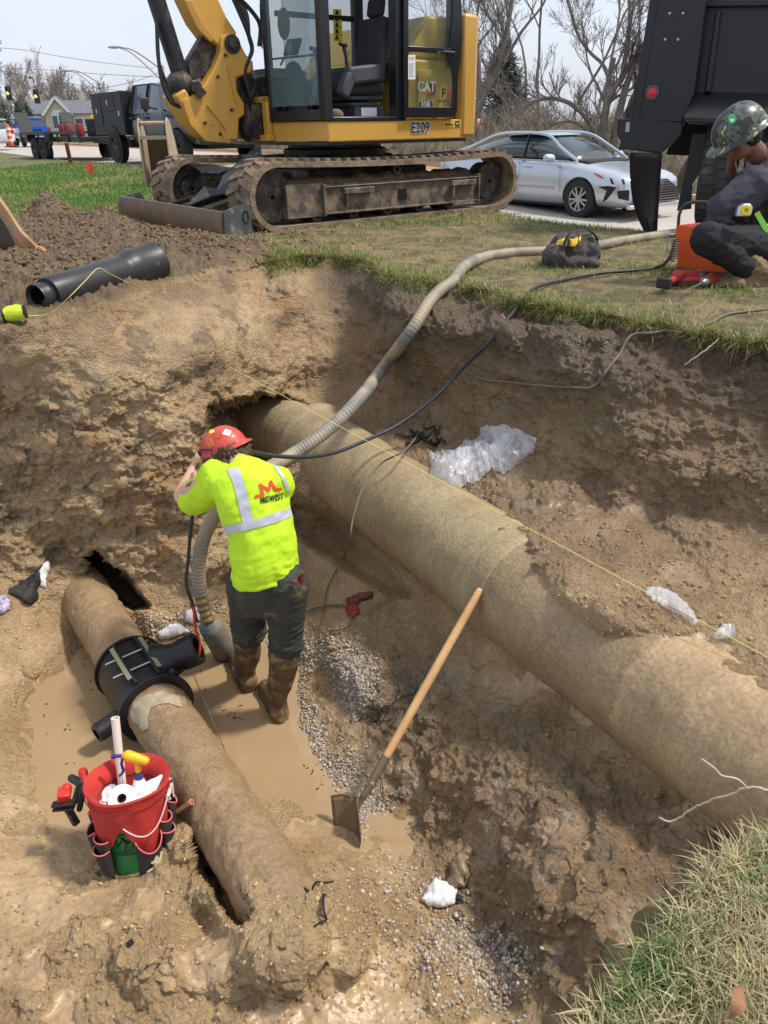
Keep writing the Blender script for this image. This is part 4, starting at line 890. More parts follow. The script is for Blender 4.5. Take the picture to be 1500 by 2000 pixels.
def hand(mb, w, d, n, size=1.0, curl=.5, side=1):
    """palm + four unequal bent fingers + thumb. w wrist, d pointing direction, n back-of-hand normal"""
    w = Vector(w); d = Vector(d).normalized(); n = Vector(n); n = (n-d*n.dot(d)).normalized(); s = d.cross(n)*side; S = size
    mb.cap(w, w+d*.05*S, .026*S, .030*S)
    for k in range(4):
        o = (k-1.5)*.019*S; L = (.078, .088, .083, .066)[k]*S
        b = w+d*.085*S+s*o; mb.cap(w+d*.02*S+s*o*.6, b, .016*S, .0135*S, 8)
        a = curl*.6; p = b
        for q, f in enumerate((.45, .32, .26)):
            dd = d*math.cos(a)-n*math.sin(a); e = p+dd*L*f; mb.cap(p, e, (.0105-.001*q)*S, (.0098-.0012*q)*S, 8); p = e; a += curl*.75
    p = w+d*.025*S-s*.026*S; dd = (d*.7-s*.65-n*.25).normalized(); q = p+dd*.045*S; mb.cap(p, q, .014*S, .012*S, 8)
    dd = (d*.95-s*.15-n*.35).normalized(); mb.cap(q, q+dd*.032*S, .0115*S, .009*S, 8)
def head(mb, c, f, u, S=1.0):
    """head at c facing f with crown u: skull, jaw, brow, nose, lips, ears"""
    c = Vector(c); f = Vector(f).normalized(); u = Vector(u); u = (u-f*u.dot(f)).normalized(); s = f.cross(u)
    M = Matrix((s, f, u)).transposed().to_4x4(); M.translation = c
    mb.ell((0, -.012*S, .03*S), (.076*S, .096*S, .098*S), M=M, nu=20, nv=14); mb.ell((0, .028*S, -.045*S), (.056*S, .062*S, .068*S), M=M)
    mb.ell((0, .056*S, -.088*S), (.027*S, .026*S, .022*S), M=M); mb.ell((0, .080*S, .018*S), (.05*S, .018*S, .014*S), M=M)
    mb.ell((0, .098*S, -.022*S), (.013*S, .020*S, .026*S), M=M); mb.ell((0, .104*S, -.036*S), (.018*S, .014*S, .010*S), M=M)
    mb.ell((0, .082*S, -.066*S), (.026*S, .015*S, .006*S), M=M); mb.ell((0, .080*S, -.077*S), (.022*S, .015*S, .007*S), M=M)
    for q in (-1, 1):
        mb.ell((.078*q*S, -.004*S, -.008*S), (.011*S, .020*S, .032*S), M=M); mb.ell((.04*q*S, .05*S, -.02*S), (.026*S, .025*S, .025*S), M=M)
    return M
def hard_hat(c, f, u, S, m, parent, brim, name='hard_hat', full=True):
    """shell with ridge and brim, axis u, front f"""
    c = Vector(c); f = Vector(f).normalized(); u = Vector(u); u = (u-f*u.dot(f)).normalized(); s = f.cross(u)
    M = Matrix((s, f, u)).transposed().to_4x4(); M.translation = c
    n = 48; prof = []
    for k in range(13):
        a = k/12*math.pi/2; prof.append((math.cos(a)**.86, .115*math.sin(a)))
    V = []; K = len(prof)
    for r_, h in prof:
        for j in range(n):
            a = 2*math.pi*j/n; ridge = .006*max(0, 1-abs(math.sin(a))*0)*math.exp(-(math.sin(a-math.pi/2)*r_/.22)**2) if False else .005*math.exp(-((math.cos(a)*r_)/.20)**2)*(1 if h > .03 else 0)
            V.append((r_*.108*math.cos(a), r_*.132*math.sin(a), h+ridge))
    F = [(i*n+j, i*n+(j+1) % n, (i+1)*n+(j+1) % n, (i+1)*n+j) for i in range(K-1) for j in range(n)]
    k0 = len(V)
    for e, hz in ((1.0, -.004), (1.14, -.012), (1.2, -.016), (1.195, -.020), (1.1, -.013), (.95, -.006)):
        for j in range(n):
            a = 2*math.pi*j/n; ff = (.5+.5*math.sin(a))**3 if not full else .8+.5*max(0, math.sin(a))**2
            g = 1+(e-1)*(ff*brim+.12)
            V.append((.108*math.cos(a)*g, .132*math.sin(a)*g, hz*(1+ff*.6)))
    rings = [0]
    F += [(j, k0+j, k0+(j+1) % n, (j+1) % n) for j in range(n)]
    for i in range(5): F += [(k0+i*n+j, k0+(i+1)*n+j, k0+(i+1)*n+(j+1) % n, k0+i*n+(j+1) % n) for j in range(n)]
    mb = MB(); mb.add([M @ (Vector(p)*S) for p in V], F); o = mb.build(name, m, parent, smooth=60, world=True)
    sp = MB(); pts = [M @ (Vector((.088*math.cos(a), .108*math.sin(a), -.012))*S) for a in [k*math.pi/12 for k in range(25)]]; sp.tube(pts, [(.003, .014)]*25, 6, up=tuple(u)); sp.box((0, -.112*S, -.016*S), (.05*S, .02*S, .03*S), M=M)
    o2 = sp.build('suspension_strap', BLK, o if False else parent, world=True); o2.parent = parent
    return o, M
SKIN = mat('fair_skin', lin((214, 168, 142)), .55, var=.12, vscale=30, sss=.15)
SKIN2 = mat('brown_skin', lin((120, 80, 58)), .5, var=.15, vscale=30, sss=.1)
HIVIS = mat('hi_vis_yellow_green', (.52, .80, .02), .8, var=.10, vscale=5, dirt=lin((120, 110, 50)), dirt_amt=.03, dscale=22, bump=.0008, bscale=300)
REFL = mat('reflective_grey', (.48, .49, .55), .45, var=.08, vscale=30, bump=.0005, bscale=400)
WAD = mat('muddy_dark_trousers', lin((62, 64, 56)), .75, col2=lin((46, 48, 44)), vscale=6, dirt=lin((128, 110, 78)), dirt_amt=.30, dscale=7, bump=.002, bscale=60)
BOOT = mat('muddy_rubber_boot', lin((92, 72, 50)), .55, col2=lin((66, 52, 36)), vscale=9, dirt=lin((146, 120, 82)), dirt_amt=.5, dscale=10, bump=.004, bscale=40)
HAIR = mat('brown_hair', lin((82, 62, 38)), .6, col2=lin((52, 38, 24)), vscale=60)
# ---------------- worker in the pit
F1 = Vector((-.42, .90, 0)).normalized(); S1 = F1.cross(Vector((0, 0, 1)))          # facing, his right side
W1 = thing('person', 'worker in bright yellow green shirt and red hard hat standing in the muddy water', 'person', (-.66, 3.2, -1.9))
hip = P(521, 1150, Y=3.10); wst = P(513, 1060, Y=3.13); chest = P(492, 975, Y=3.20); shl = P(478, 925, Y=3.24); nk = P(462, 893, Y=3.30); hd = P(438, 884, Y=3.40)
lsh = P(408, 940, Y=3.30); rsh = P(528, 945, Y=3.26); lel = P(357, 968, Y=3.42); lwr = P(384, 908, Y=3.56)
ft_r = P(545, 1400, z=-1.88); ft_l = P(482, 1342, z=-1.88); kn_r = P(560, 1262, Y=3.10); kn_l = P(487, 1240, Y=3.28)
hp_r = P(560, 1150, Y=3.08); hp_l = P(486, 1150, Y=3.16)
rel = P(520, 960, Y=3.5); rwr = P(440, 915, Y=3.62)
b = MB()
b.tube([hip, wst, chest, shl], [(.13, .10), (.125, .09), (.15, .10), (.12, .08)], 16, up=tuple(F1)); b.cap(shl, nk+(hd-nk)*.3, .06, .055)
hu = (Vector((-.42, .12, .9))); headM = head(b, hd, F1+Vector((-.3, 0, -.25)), hu, .93)
for a, c_, e in ((lsh, lel, lwr), (rsh, rel, rwr)):
    b.cap(a, c_, .050, .042); b.cap(c_, e, .046, .028)
hand(b, lwr, (hd+Vector((-.07, .12, .06)))-lwr, Vector((-1, -.3, .2)), 1.0, .55, 1)
hand(b, rwr, Vector((-.5, 0, .5)), Vector((.3, .6, .5)), 1.0, .6, -1)
for h_, k_, f_ in ((hp_r, kn_r, ft_r), (hp_l, kn_l, ft_l)): b.cap(h_, k_, .07, .04); b.cap(k_, f_+Vector((0, 0, .08)), .04, .035); b.cap(f_+Vector((0, 0, .05)), f_+F1*.14+Vector((0, 0, .04)), .035, .03)
b.build('body', SKIN, W1, world=True, remesh=.0055, sm=3)
# shirt
s = MB()
s.tube([P(523, 1133, Y=3.085), P(518, 1095, Y=3.10), P(512, 1045, Y=3.13), P(500, 1000, Y=3.17), P(490, 960, Y=3.20), P(482, 930, Y=3.235), P(474, 908, Y=3.27)],
       [(.158, .122), (.155, .118), (.152, .118), (.158, .12), (.168, .122), (.155, .108), (.075, .065)], 28, up=tuple(F1))
s.cap(P(480, 950, Y=3.22), P(430, 938, Y=3.27), .105, .10, 16); s.cap(P(432, 938, Y=3.27), P(388, 968, Y=3.40), .092, .075, 16); s.cap(P(396, 962, Y=3.37), P(380, 973, Y=3.42), .078, .082, 16)
s.cap(P(495, 950, Y=3.22), P(538, 945, Y=3.24), .105, .085, 16); s.cap(P(540, 948, Y=3.26), P(520, 965, Y=3.48), .085, .085, 16)
s.cap(P(476, 916, Y=3.26), P(472, 911, Y=3.28), .066, .060, 16)
def folds(co, no):
    q = co.copy(); q[:, 2] *= .45; a = fbm(q*7, 3, 91, True)*.008; low = smooth01(-co[:, 2], -1.05, -.75)
    d = np.sin(co[:, 0]*34+co[:, 2]*22+2*fbm(co*4, 2, 5))*.0035
    w_ = fbm(co*np.array([5, 5, 11])+fbm(co*3, 2, 7)[:, None]*1.5, 3, 97, True); return a+d*(.4+low)+.010*fbm(co*3.5, 2, 93)+(.007+.008*low)*w_
shirt = s.build('shirt', HIVIS, W1, world=True, remesh=.008, sm=6, disp=folds)
SB = bvh_of(shirt)
st = lay('reflective_stripe', [[(444, 918), (467, 914), (476, 940), (484, 968), (496, 1024), (476, 1030), (464, 975), (455, 942)]], SB, REFL, shirt.parent, .004)
st = lay('reflective_stripe', [[(430, 1028), (470, 1022), (508, 1012), (546, 998), (566, 992), (570, 1008), (548, 1018), (505, 1030), (474, 1037), (452, 1041), (438, 1052), (433, 1050)]], SB, REFL, W1, .0045)
st = lay('reflective_stripe', [[(532, 905), (545, 915), (560, 940), (566, 960), (560, 958), (548, 930), (536, 914)]], SB, REFL, W1, .004)
_ml = [(499, 970), (513, 966), (508, 947), (524, 957), (528, 941), (538, 956), (547, 955)]
def stroke(pl, w):
    out = []
    for (x0, y0), (x1, y1) in zip(pl[:-1], pl[1:]):
        l = math.hypot(x1-x0, y1-y0); ux, uy = (x1-x0)/l, (y1-y0)/l; e = w*.35; out.append([(x0-ux*e-uy*w/2, y0-uy*e+ux*w/2), (x1+ux*e-uy*w/2, y1+uy*e+ux*w/2), (x1+ux*e+uy*w/2, y1+uy*e-ux*w/2), (x0-ux*e+uy*w/2, y0-uy*e-ux*w/2)])
    return out
lay('logo_emblem', stroke(_ml, 5.6), SB, mat('logo_orange_red', lin((235, 70, 40)), .7), W1, .005, 3)
lay_text('logo_lettering', 'MIDWEST', (530, 974), (10.2, -2.1), (-1.0, -17), SB, KBK, W1, .005, .028)
# cuff and collar edges
tr = MB()
for h_, k_, yy in ((hp_r, kn_r, 1), (hp_l, kn_l, 0)):
    tr.cap(h_+Vector((0, 0, .03)), k_+Vector((0, 0, .07)), .110, .080, 18)
tr.tube([P(523, 1118, Y=3.09), P(522, 1150, Y=3.10), P(522, 1180, Y=3.11)], [(.142, .112), (.150, .118), (.142, .112)], 20, up=tuple(F1))
tr.cap(kn_r+Vector((0, 0, .09)), P(558, 1252, Y=3.10), .080, .084, 16); tr.cap(kn_l+Vector((0, 0, .09)), P(486, 1234, Y=3.29), .080, .084, 16)
def pf(co, no):
    q = co*np.array([9, 9, 26]); low = smooth01(-co[:, 2], -.75, -.45); return .014*fbm(q, 3, 95, True)*(.35+low)+.006*fbm(co*5, 2, 96)
trous = tr.build('trousers', WAD, W1, world=True, remesh=.008, sm=4, disp=pf)
p_ = MB(); p_.cyl(P(592, 1118, Y=3.03), P(588, 1148, Y=3.02), .010, n=8); p_.cyl(P(576, 1134, Y=2.98), P(576, 1140, Y=2.98), .012, n=8)
p_.build('pocket_tool', mat('pencil_red', lin((120, 50, 36)), .6), W1, world=True)
for k_, f_, top in ((P(558, 1272, Y=3.10), ft_r, 0), (P(484, 1252, Y=3.29), ft_l, 0)):
    bt = MB(); f0 = f_+Vector((0, 0, .015)); an = f0+Vector((0, 0, .11)); tp = k_
    bt.tube([an-Vector((0, 0, .06)), an, an.lerp(tp, .35), an.lerp(tp, .7), tp+Vector((0, 0, .02))], [(.052, .062), (.050, .058), (.060, .066), (.068, .072), (.074, .078)], 18, up=tuple(F1))
    bt.cap(f0+Vector((0, 0, .04))-F1*.02, f0+F1*.20+Vector((0, 0, .035)), .055, .045, 14); bt.cap(f0-F1*.025+Vector((0, 0, .02)), f0+F1*.19+Vector((0, 0, .01)), .050, .045, 12)
    bt.build('rubber_boot', BOOT, W1, world=True, remesh=.008, sm=3, disp=[(9, .008, False), (30, .006, False), (3.5, .012, True)])
# hair, hat, glasses
h = MB(); hb_ = P(452, 892, Y=3.33)
h.ell(hb_, (.092, .08, .066)); h.ell(hb_+Vector((.03, -.01, -.02)), (.07, .06, .055)); h.ell(hb_+Vector((-.06, -.01, -.02)), (.05, .045, .045))
h.build('hair', HAIR, W1, world=True, remesh=.005, sm=1, disp=[(30, .030, False), (75, .016, True)])
HATR = mat('red_hard_hat', lin((204, 74, 64)), .45, var=.3, vscale=9, dirt=lin((150, 112, 84)), dirt_amt=.22, dscale=12, coat=.3)
hat, hM = hard_hat(P(437, 878, Y=3.385), Vector((.80, -.10, .50)), Vector((-.55, .28, .78)), .92, HATR, W1, 1.0, full=False)
HB = bvh_of(hat)
for pts, c1, nm in (([(440, 838), (452, 842), (448, 852), (434, 848)], (225, 225, 235), 'white'), ([(418, 846), (430, 843), (433, 856), (421, 858)], (214, 90, 50), 'orange'), ([(402, 858), (414, 856), (420, 872), (406, 874)], (232, 120, 60), 'amber'), ([(408, 842), (417, 838), (420, 844), (410, 848)], (226, 190, 60), 'yellow'), ([(398, 878), (408, 880), (404, 886), (396, 884)], (200, 60, 90), 'pink')):
    lay('hat_sticker', [pts], HB, mat('sticker_'+nm, lin(c1), .4, col2=lin(tuple(int(q*.6) for q in c1)), vscale=90), W1, .002, 3)
g = MB(); g.tube([P(392, 880, Y=3.33), P(402, 878, Y=3.28), P(415, 879, Y=3.27)], .004, 6); g.ell(P(392, 884, Y=3.35), (.014, .02, .016)); g.build('safety_glasses', BLK, W1, world=True)
tt = lay('forearm_tattoo', [[(372, 925), (380, 920), (378, 935), (370, 940)], [(366, 942), (376, 938), (372, 950), (362, 952)], [(383, 905), (390, 902), (388, 915), (380, 918)]], bvh_of([c_ for c_ in W1.children if c_.name.startswith('body')][0]), mat('tattoo_ink', lin((120, 96, 92)), .6), W1, .0008, 3)
# ---------------- crouching worker
F2 = Vector((-1, -.15, 0)).normalized()
W2 = thing('person', 'crouching worker in dark sweatshirt and camouflage hard hat beside the orange box', 'person', (2.45, 5.0, 0))
hd2 = P(1448, 268, Y=5.05); nk2 = P(1478, 300, Y=5.1); sh2 = P(1492, 345, Y=5.02); el2 = P(1400, 425, Y=4.92); wr2 = P(1440, 452, Y=5.15)
hip2 = P(1545, 515, Y=5.15); kn2 = P(1378, 462, Y=4.85); an2 = P(1462, 522, Y=4.85); ft2 = P(1478, 552, z=.03)
sh2b = P(1500, 335, Y=5.35); el2b = P(1440, 400, Y=5.4); wr2b = P(1428, 322, Y=5.22)
kn3 = P(1400, 440, Y=5.35); an3 = P(1480, 520, Y=5.4)
b = MB(); hM2 = head(b, hd2, Vector((-.80, -.12, -.62)), Vector((-.55, -.02, .8)), 1.0)
b.cap(nk2, hd2+Vector((.03, 0, -.02)), .062, .055); b.tube([hip2, P(1560, 440, Y=5.15), P(1535, 360, Y=5.15), nk2+Vector((.02, .05, -.03))], [(.15, .11), (.14, .10), (.16, .11), (.08, .07)], 16, up=tuple(F2))
b.cap(sh2, el2, .05, .042); b.cap(el2, wr2, .042, .03); b.cap(sh2b, el2b, .055, .044); b.cap(el2b, wr2b, .044, .03)
hand(b, wr2b, Vector((-.1, -.1, 1)), Vector((-1, .2, 0)), 1.0, .7, 1); hand(b, wr2, Vector((.5, 0, -.5)), Vector((0, -1, 0)), 1.0, .5, 1)
b.cap(hip2, kn2, .08, .045); b.cap(kn2, an2, .045, .035); b.cap(hip2, kn3, .09, .06); b.cap(kn3, an3, .058, .04)
b.build('body', SKIN2, W2, world=True, remesh=.0065, sm=3)
SWEAT = mat('charcoal_sweatshirt', lin((66, 64, 74)), .92, var=.25, vscale=8, bump=.002, bscale=160)
s = MB(); s.tube([P(1575, 475, Y=5.15), P(1565, 430, Y=5.15), P(1545, 370, Y=5.15), P(1515, 325, Y=5.15), P(1492, 300, Y=5.12)], [(.21, .16), (.20, .17), (.21, .16), (.17, .12), (.08, .075)], 24, up=tuple(F2))
s.cap(P(1505, 345, Y=5.05), P(1440, 400, Y=4.95), .098, .080, 16); s.cap(P(1470, 360, Y=4.98), P(1408, 404, Y=4.93), .10, .082, 16); s.cap(P(1412, 402, Y=4.93), P(1404, 428, Y=4.93), .072, .070, 16)
s.cap(P(1520, 340, Y=5.3), P(1450, 400, Y=5.4), .09, .07, 14); s.cap(el2b, el2b.lerp(wr2b, .72), .068, .05, 14)
s.build('sweatshirt', SWEAT, W2, world=True, remesh=.010, sm=4, disp=lambda co, no: .010*fbm(co*np.array([7, 7, 12]), 3, 15, True)+.010*fbm(co*4, 2, 17))
PANT = mat('black_work_trousers', lin((34, 34, 38)), .85, var=.3, vscale=10, dirt=lin((110, 98, 80)), dirt_amt=.0, dscale=20, bump=.002, bscale=100)
s = MB(); s.cap(P(1560, 490, Y=5.1), P(1392, 470, Y=4.87), .135, .098, 18); s.cap(P(1382, 466, Y=4.86), P(1458, 524, Y=4.86), .098, .060, 16); s.ell(hip2, (.2, .2, .17)); s.cap(hip2, kn3, .13, .09, 16); s.cap(kn3, an3, .085, .06, 14)
s.build('work_trousers', PANT, W2, world=True, remesh=.010, sm=3, disp=lambda co, no: .011*fbm(co*np.array([8, 8, 14]), 3, 25, True))
TANB = mat('tan_suede', lin((128, 106, 82)), .85, var=.3, vscale=14, bump=.004, bscale=40)
s = MB(); s.cap(P(1472, 522, Y=4.86), P(1488, 548, Y=4.86), .068, .07); s.cap(P(1500, 553, Y=4.86), P(1440, 558, Y=4.82), .055, .045); s.build('work_boot', TANB, W2, world=True, remesh=.009, sm=2, disp=[(14, .014, True)])
s = MB(); s.cap(an3, an3+Vector((0, 0, -.1)), .06, .06); s.cap(an3+Vector((0, 0, -.11)), an3+Vector((-.2, 0, -.12)), .055, .045); s.build('work_boot', TANB, W2, world=True, remesh=.012, sm=2)
def camo_mat():
    m = bpy.data.materials.new('camouflage_hat'); m.use_nodes = True; nt = m.node_tree; b = nt.nodes['Principled BSDF']; L = nt.links.new; N = nt.nodes.new
    tc = N('ShaderNodeTexCoord'); n = N('ShaderNodeTexNoise'); n.inputs['Scale'].default_value = 14; n.inputs['Detail'].default_value = 2; L(tc.outputs['Object'], n.inputs['Vector'])
    r = N('ShaderNodeValToRGB'); r.color_ramp.interpolation = 'CONSTANT'; e = r.color_ramp.elements; e[0].position = 0; e[0].color = (*lin((40, 44, 42)), 1); e[1].position = .47; e[1].color = (*lin((84, 92, 84)), 1)
    q = e.new(.55); q.color = (*lin((62, 70, 62)), 1); q = e.new(.63); q.color = (*lin((168, 152, 112)), 1); L(n.outputs['Fac'], r.inputs[0]); L(r.outputs[0], b.inputs['Base Color']); b.inputs['Roughness'].default_value = .3; return m
hat2, hM3 = hard_hat(P(1443, 254, Y=5.05), Vector((-.80, -.10, -.52)), Vector((-.50, -.05, .80)), 1.22, camo_mat(), W2, 1.25)
q = hM3
d = MB(); HB2 = bvh_of(hat2); lay('hat_sticker', [[(1430+8*math.cos(a), 233+10*math.sin(a)) for a in [k*math.pi/6 for k in range(12)]]], HB2, mat('sticker_green', lin((50, 170, 80)), .4), W2, .003, 3)
lay('hat_sticker', [[(1430+4.5*math.cos(a)*(1 if 1 else 0), 233+6*math.sin(a)) for a in [k*math.pi/6 for k in range(7)]]], HB2, WHT, W2, .005, 3)
s = MB(); s.ell(hd2+Vector((.045, .0, .01)), (.07, .085, .07)); s.build('hair', mat('black_hair', (.012, .01, .01), .7), W2, world=True, remesh=.006, disp=[(60, .006, False)])
s = MB(); s.beam(P(1478, 415, Y=4.93), P(1505, 462, Y=4.9), .006, .03); s.build('lime_strap', mat('lime_strap', (.35, .85, .12), .6), W2, world=True)
# tape measure clipped at his waist
T = thing('tape_measure', 'yellow and chrome tape measure clipped to the waist of the crouching worker', 'tape measure', P(1449, 411, Y=4.82))
s = MB(); s.prism([(-.045, -.03), (.035, -.03), (.045, -.02), (.045, .02), (.03, .038), (-.015, .04), (-.04, .02)], (0, 0, 0), (1, 0, 0), (0, 0, 1), .04)
c_ = s.build('case', mat('chrome_worn', (.55, .55, .53), .25, metal=.8), T, bevel=.006)
s = MB(); s.lathe([(0, .046), (.027, .046), (.030, .042), (.030, .03)], (.004, 0, .006), (0, -1, 0), 20); s.build('yellow_face', mat('tape_yellow', lin((232, 210, 40)), .5), T, flip=False)
txt('12', .022, KBK, 'tape_number', T, (.004, -.0475, .006), (1, 0, 0), (0, 0, 1), .001, .0)
# ================================================================ THINGS IN THE PIT
HDPE = mat('black_hdpe', (.016, .016, .018), .38, var=.3, vscale=5, dirt=lin((120, 98, 66)), dirt_amt=.10, dscale=8)
ZINC = mat('zinc_plated', (.42, .42, .26), .35, metal=.6, dirt=(.25, .2, .12), dirt_amt=.2, dscale=30)
# ---- saddle tee on the lower pipe
def NPt(s): return NA+ND*s
sc_ = P(268, 1315, z=-1.60); s0 = (Vector((sc_.x, sc_.y, NA.z))-NA).dot(ND)
SX, SY, SZ = frame(ND, (0, 0, 1))     # SX horizontal across pipe, SY up
SM = Matrix((SX, SY, SZ)).transposed().to_4x4(); SM.translation = NPt(s0)
SAD = thing('pipe_saddle', 'black plastic branch saddle strapped round the lower pipe with a stub outlet', 'pipe fitting', M=SM)
print('saddle axes', SX, SY, SZ, NPt(s0))
m_ = MB(); r0 = NR_+.012; r1 = NR_+.030
m_.lathe([(r0, -.20), (r1, -.20), (r1, .20), (r0, .20)], (0, 0, 0), (0, 0, 1), 56, up=(0, 1, 0)); sb = m_.build('saddle_band', HDPE, SAD, smooth=40)
for zz in (-.21, .195):
    m_ = MB(); m_.ring((0, 0, zz), (0, 0, 1), NR_+.004, NR_+.044, .016, 56); m_.build('saddle_flange', HDPE, SAD)
def sp(ang, z, r): return Vector((math.sin(ang)*r, math.cos(ang)*r, z))      # ang from the top, + towards local x
sgn = 1 if SX.x > 0 else -1
a_l = -sgn*R(8); a_r = sgn*R(18)
for ang in (-sgn*R(20), sgn*R(14)):
    m_ = MB(); p0 = sp(ang, -.19, r1+.012); p1 = sp(ang, .19, r1+.012); m_.beam(p0, p1, .016, .034, up=sp(ang, 0, 1)); m_.build('clamp_rib', HDPE, SAD, bevel=.004)
    m_ = MB(); p0 = sp(ang-sgn*R(4)*(1 if ang*sgn < 0 else -1), -.15, r1+.034); p1 = p0+Vector((0, 0, .30)); m_.beam(p0, p1, .022, .008, up=sp(ang, 0, 1)); m_.build('clamp_bar', ZINC, SAD, bevel=.001)
for zz in (-.06, .07):
    m_ = MB(); m_.cyl(sp(-sgn*R(40), zz, r1+.052), sp(sgn*R(22), zz, r1+.030), .005, n=8); m_.build('clamp_rod', mat('rod_zinc', (.5, .5, .45), .3, metal=.7), SAD)
# branch stub towards the worker
bd = Vector((sgn*.80, .34, .34)).normalized(); bo = Vector((sgn*.06, .09, .0))
m_ = MB(); k = .0
m_.lathe([(.060, .27), (.084, .27), (.088, .26), (.086, .19), (.080, .16), (.088, .12), (.108, .09), (.122, .05)], bo, bd, 32); m_.lathe([(.0, .19), (.068, .19), (.068, .27), (.084, .27)], bo, bd, 32)
m_.build('branch_outlet', HDPE, SAD, smooth=50)
for zz, an in ((-.14, .5), (.15, .75)):
    m_ = MB(); m_.ell(sp(sgn*an, zz, r1), (.03, .03, .02)); m_.lathe([(.02, .01), (.034, .01), (.036, .0)], sp(sgn*an, zz, r1+.002), sp(sgn*an, 0, 1), 16); m_.build('moulded_boss', HDPE, SAD)
m_ = MB(); q0 = sp(sgn*R(40), -.05, r1+.001); n_ = sp(sgn*R(40), 0, 1); tx = Vector((n_.y, -n_.x, 0)); m_.plate([q0-tx*.022-Vector((0, 0, .02)), q0+tx*.022-Vector((0, 0, .02)), q0+tx*.022+Vector((0, 0, .02)), q0-tx*.022+Vector((0, 0, .02))], n_, .002); m_.build('label_sticker', mat('label_paper', (.62, .68, .72), .5), SAD, smooth=0)
# small stub on the water side
m_ = MB(); bd2 = Vector((-sgn*.95, -.1, .25)).normalized(); m_.lathe([(.03, .31), (.046, .31), (.05, .29), (.048, .18), (.07, .14)], (0, -.01, .08), bd2, 24); m_.lathe([(0, .27), (.038, .27), (.038, .31)], (0, -.01, .08), bd2, 24); m_.build('lower_outlet', HDPE, SAD, smooth=50)
# grey primer smear on the pipe next to the saddle
LPB = bvh_of(bpy.data.objects['sewer_pipe'])
o = lay('primer_smear', [[(255, 1392), (262, 1372), (285, 1358), (318, 1350), (350, 1362), (356, 1382), (344, 1380), (330, 1374), (312, 1376), (296, 1384), (290, 1400), (292, 1422), (282, 1428), (272, 1418), (268, 1400), (258, 1408)]], LPB, mat('grey_primer', lin((176, 162, 134)), .7, var=.3, vscale=14), None, .004)
o.parent = bpy.data.objects['sewer_pipe']; o.data.transform(bpy.data.objects['sewer_pipe'].matrix_basis.inverted())
# ---- tool bucket
BKO = P(250, 1640, z=-1.72); BKO = Vector((-1.06, 2.22, -1.80)); BR = .150; BHT = .40
BKM = Matrix.Translation(BKO) @ Matrix.Rotation(R(-9), 4, 'X') @ Matrix.Scale(.93, 4)
def bk(*v): return BKM @ Matrix.Translation(v)
BK = thing('tool_bucket', 'green bucket wearing a red tool organiser with black pockets, standing in the mud', 'bucket', M=BKM)
GRN = mat('bucket_green', lin((40, 120, 66)), .5, dirt=lin((140, 110, 70)), dirt_amt=.12, dscale=9); REDC = mat('red_canvas', lin((190, 54, 46)), .8, var=.22, vscale=7, dirt=lin((160, 120, 100)), dirt_amt=-.02, dscale=14, bump=.0015, bscale=120)
PNK = mat('pink_trim', lin((206, 104, 104)), .8); BCAN = mat('black_canvas', lin((52, 48, 46)), .85, dirt=lin((140, 116, 84)), dirt_amt=.12, dscale=12, bump=.001, bscale=150)
m_ = MB(); m_.lathe([(.0, .0), (.122, 0), (.128, .02), (.146, .375), (.138, .375), (.12, .02), (0, .02)], (0, 0, 0), (0, 0, 1), 48); pail = m_.build('pail', GRN, BK)
# bucket print
def cyl_txt(s, ang, z, size, m, name, r, parent, bold=.001):
    mb = txt(s, size, m, name, None, (0, 0, 0), (1, 0, 0), (0, 1, 0), bold, 0)
    mb.v = [(r*math.sin(ang+x/r), -r*math.cos(ang+x/r), z+y) for x, y, q in mb.v]; return mb.build(name, m, parent, smooth=0)
m_ = MB(); a0 = .04; rr_ = .142
ring = [(.038*math.cos(t), .045*math.sin(t)) for t in [k*math.pi/10 for k in range(21)]]
m_.tube([(rr_*math.sin(a0+x/rr_), -rr_*math.cos(a0+x/rr_), .19+y) for x, y in ring], .0022, 5)
for sx in ([(-.03, -.02), (-.005, .02), (.02, .0), (.032, .012)], [(-.01, .03), (.01, .0), (.0, -.035)]): m_.tube([((rr_)*math.sin(a0+x/rr_), -rr_*math.cos(a0+x/rr_), .19+y) for x, y in sx], .004, 5)
m_.build('printed_logo', KBK, pail)
cyl_txt('TOOLS', a0, .262, .022, KBK, 'printed_word', .1445, pail); cyl_txt('CONTRACTOR', a0, .130, .014, KBK, 'printed_line', .1395, pail)
# red liner: outside skirt with two scalloped gaps, inside lining
def skirt_low(a):
    # lower hem height as a function of angle (0 = facing the camera)
    d = abs(math.atan2(math.sin(a-a0), math.cos(a-a0))); gap = max(0, 1-d/.55); return .10+.17*gap**.8
m_ = MB(); n = 72; V = []; zs = 14
for i in range(zs+1):
    t = i/zs
    for j in range(n):
        a = 2*math.pi*j/n; lo = skirt_low(a); z = lo+(.395-lo)*t; rr = .153+.020*t+.003*math.sin(a*9+t*4); V.append((rr*math.sin(a), -rr*math.cos(a), z))
for rr, z in ((.178, .402), (.182, .41), (.178, .417), (.168, .412), (.150, .395), (.133, .372), (.131, .34), (.125, .27), (.118, .2)):
    for j in range(n): a = 2*math.pi*j/n; w_ = 1+.006*math.sin(5*a+z*20); V.append((rr*w_*math.sin(a), -rr*w_*math.cos(a), z+.004*math.sin(3*a)))
tot = zs+1+9; F = [(i*n+j, i*n+(j+1) % n, (i+1)*n+(j+1) % n, (i+1)*n+j) for i in range(tot-1) for j in range(n)]
m_.add(V, F); lin_ = m_.build('organiser_liner', REDC, BK, smooth=50)
m_ = MB(); m_.tube([(.1305*math.sin(a), -.1305*math.cos(a), .338) for a in [k*2*math.pi/40 for k in range(41)]], .003, 5, cap=False); m_.build('black_binding', BLK, lin_)
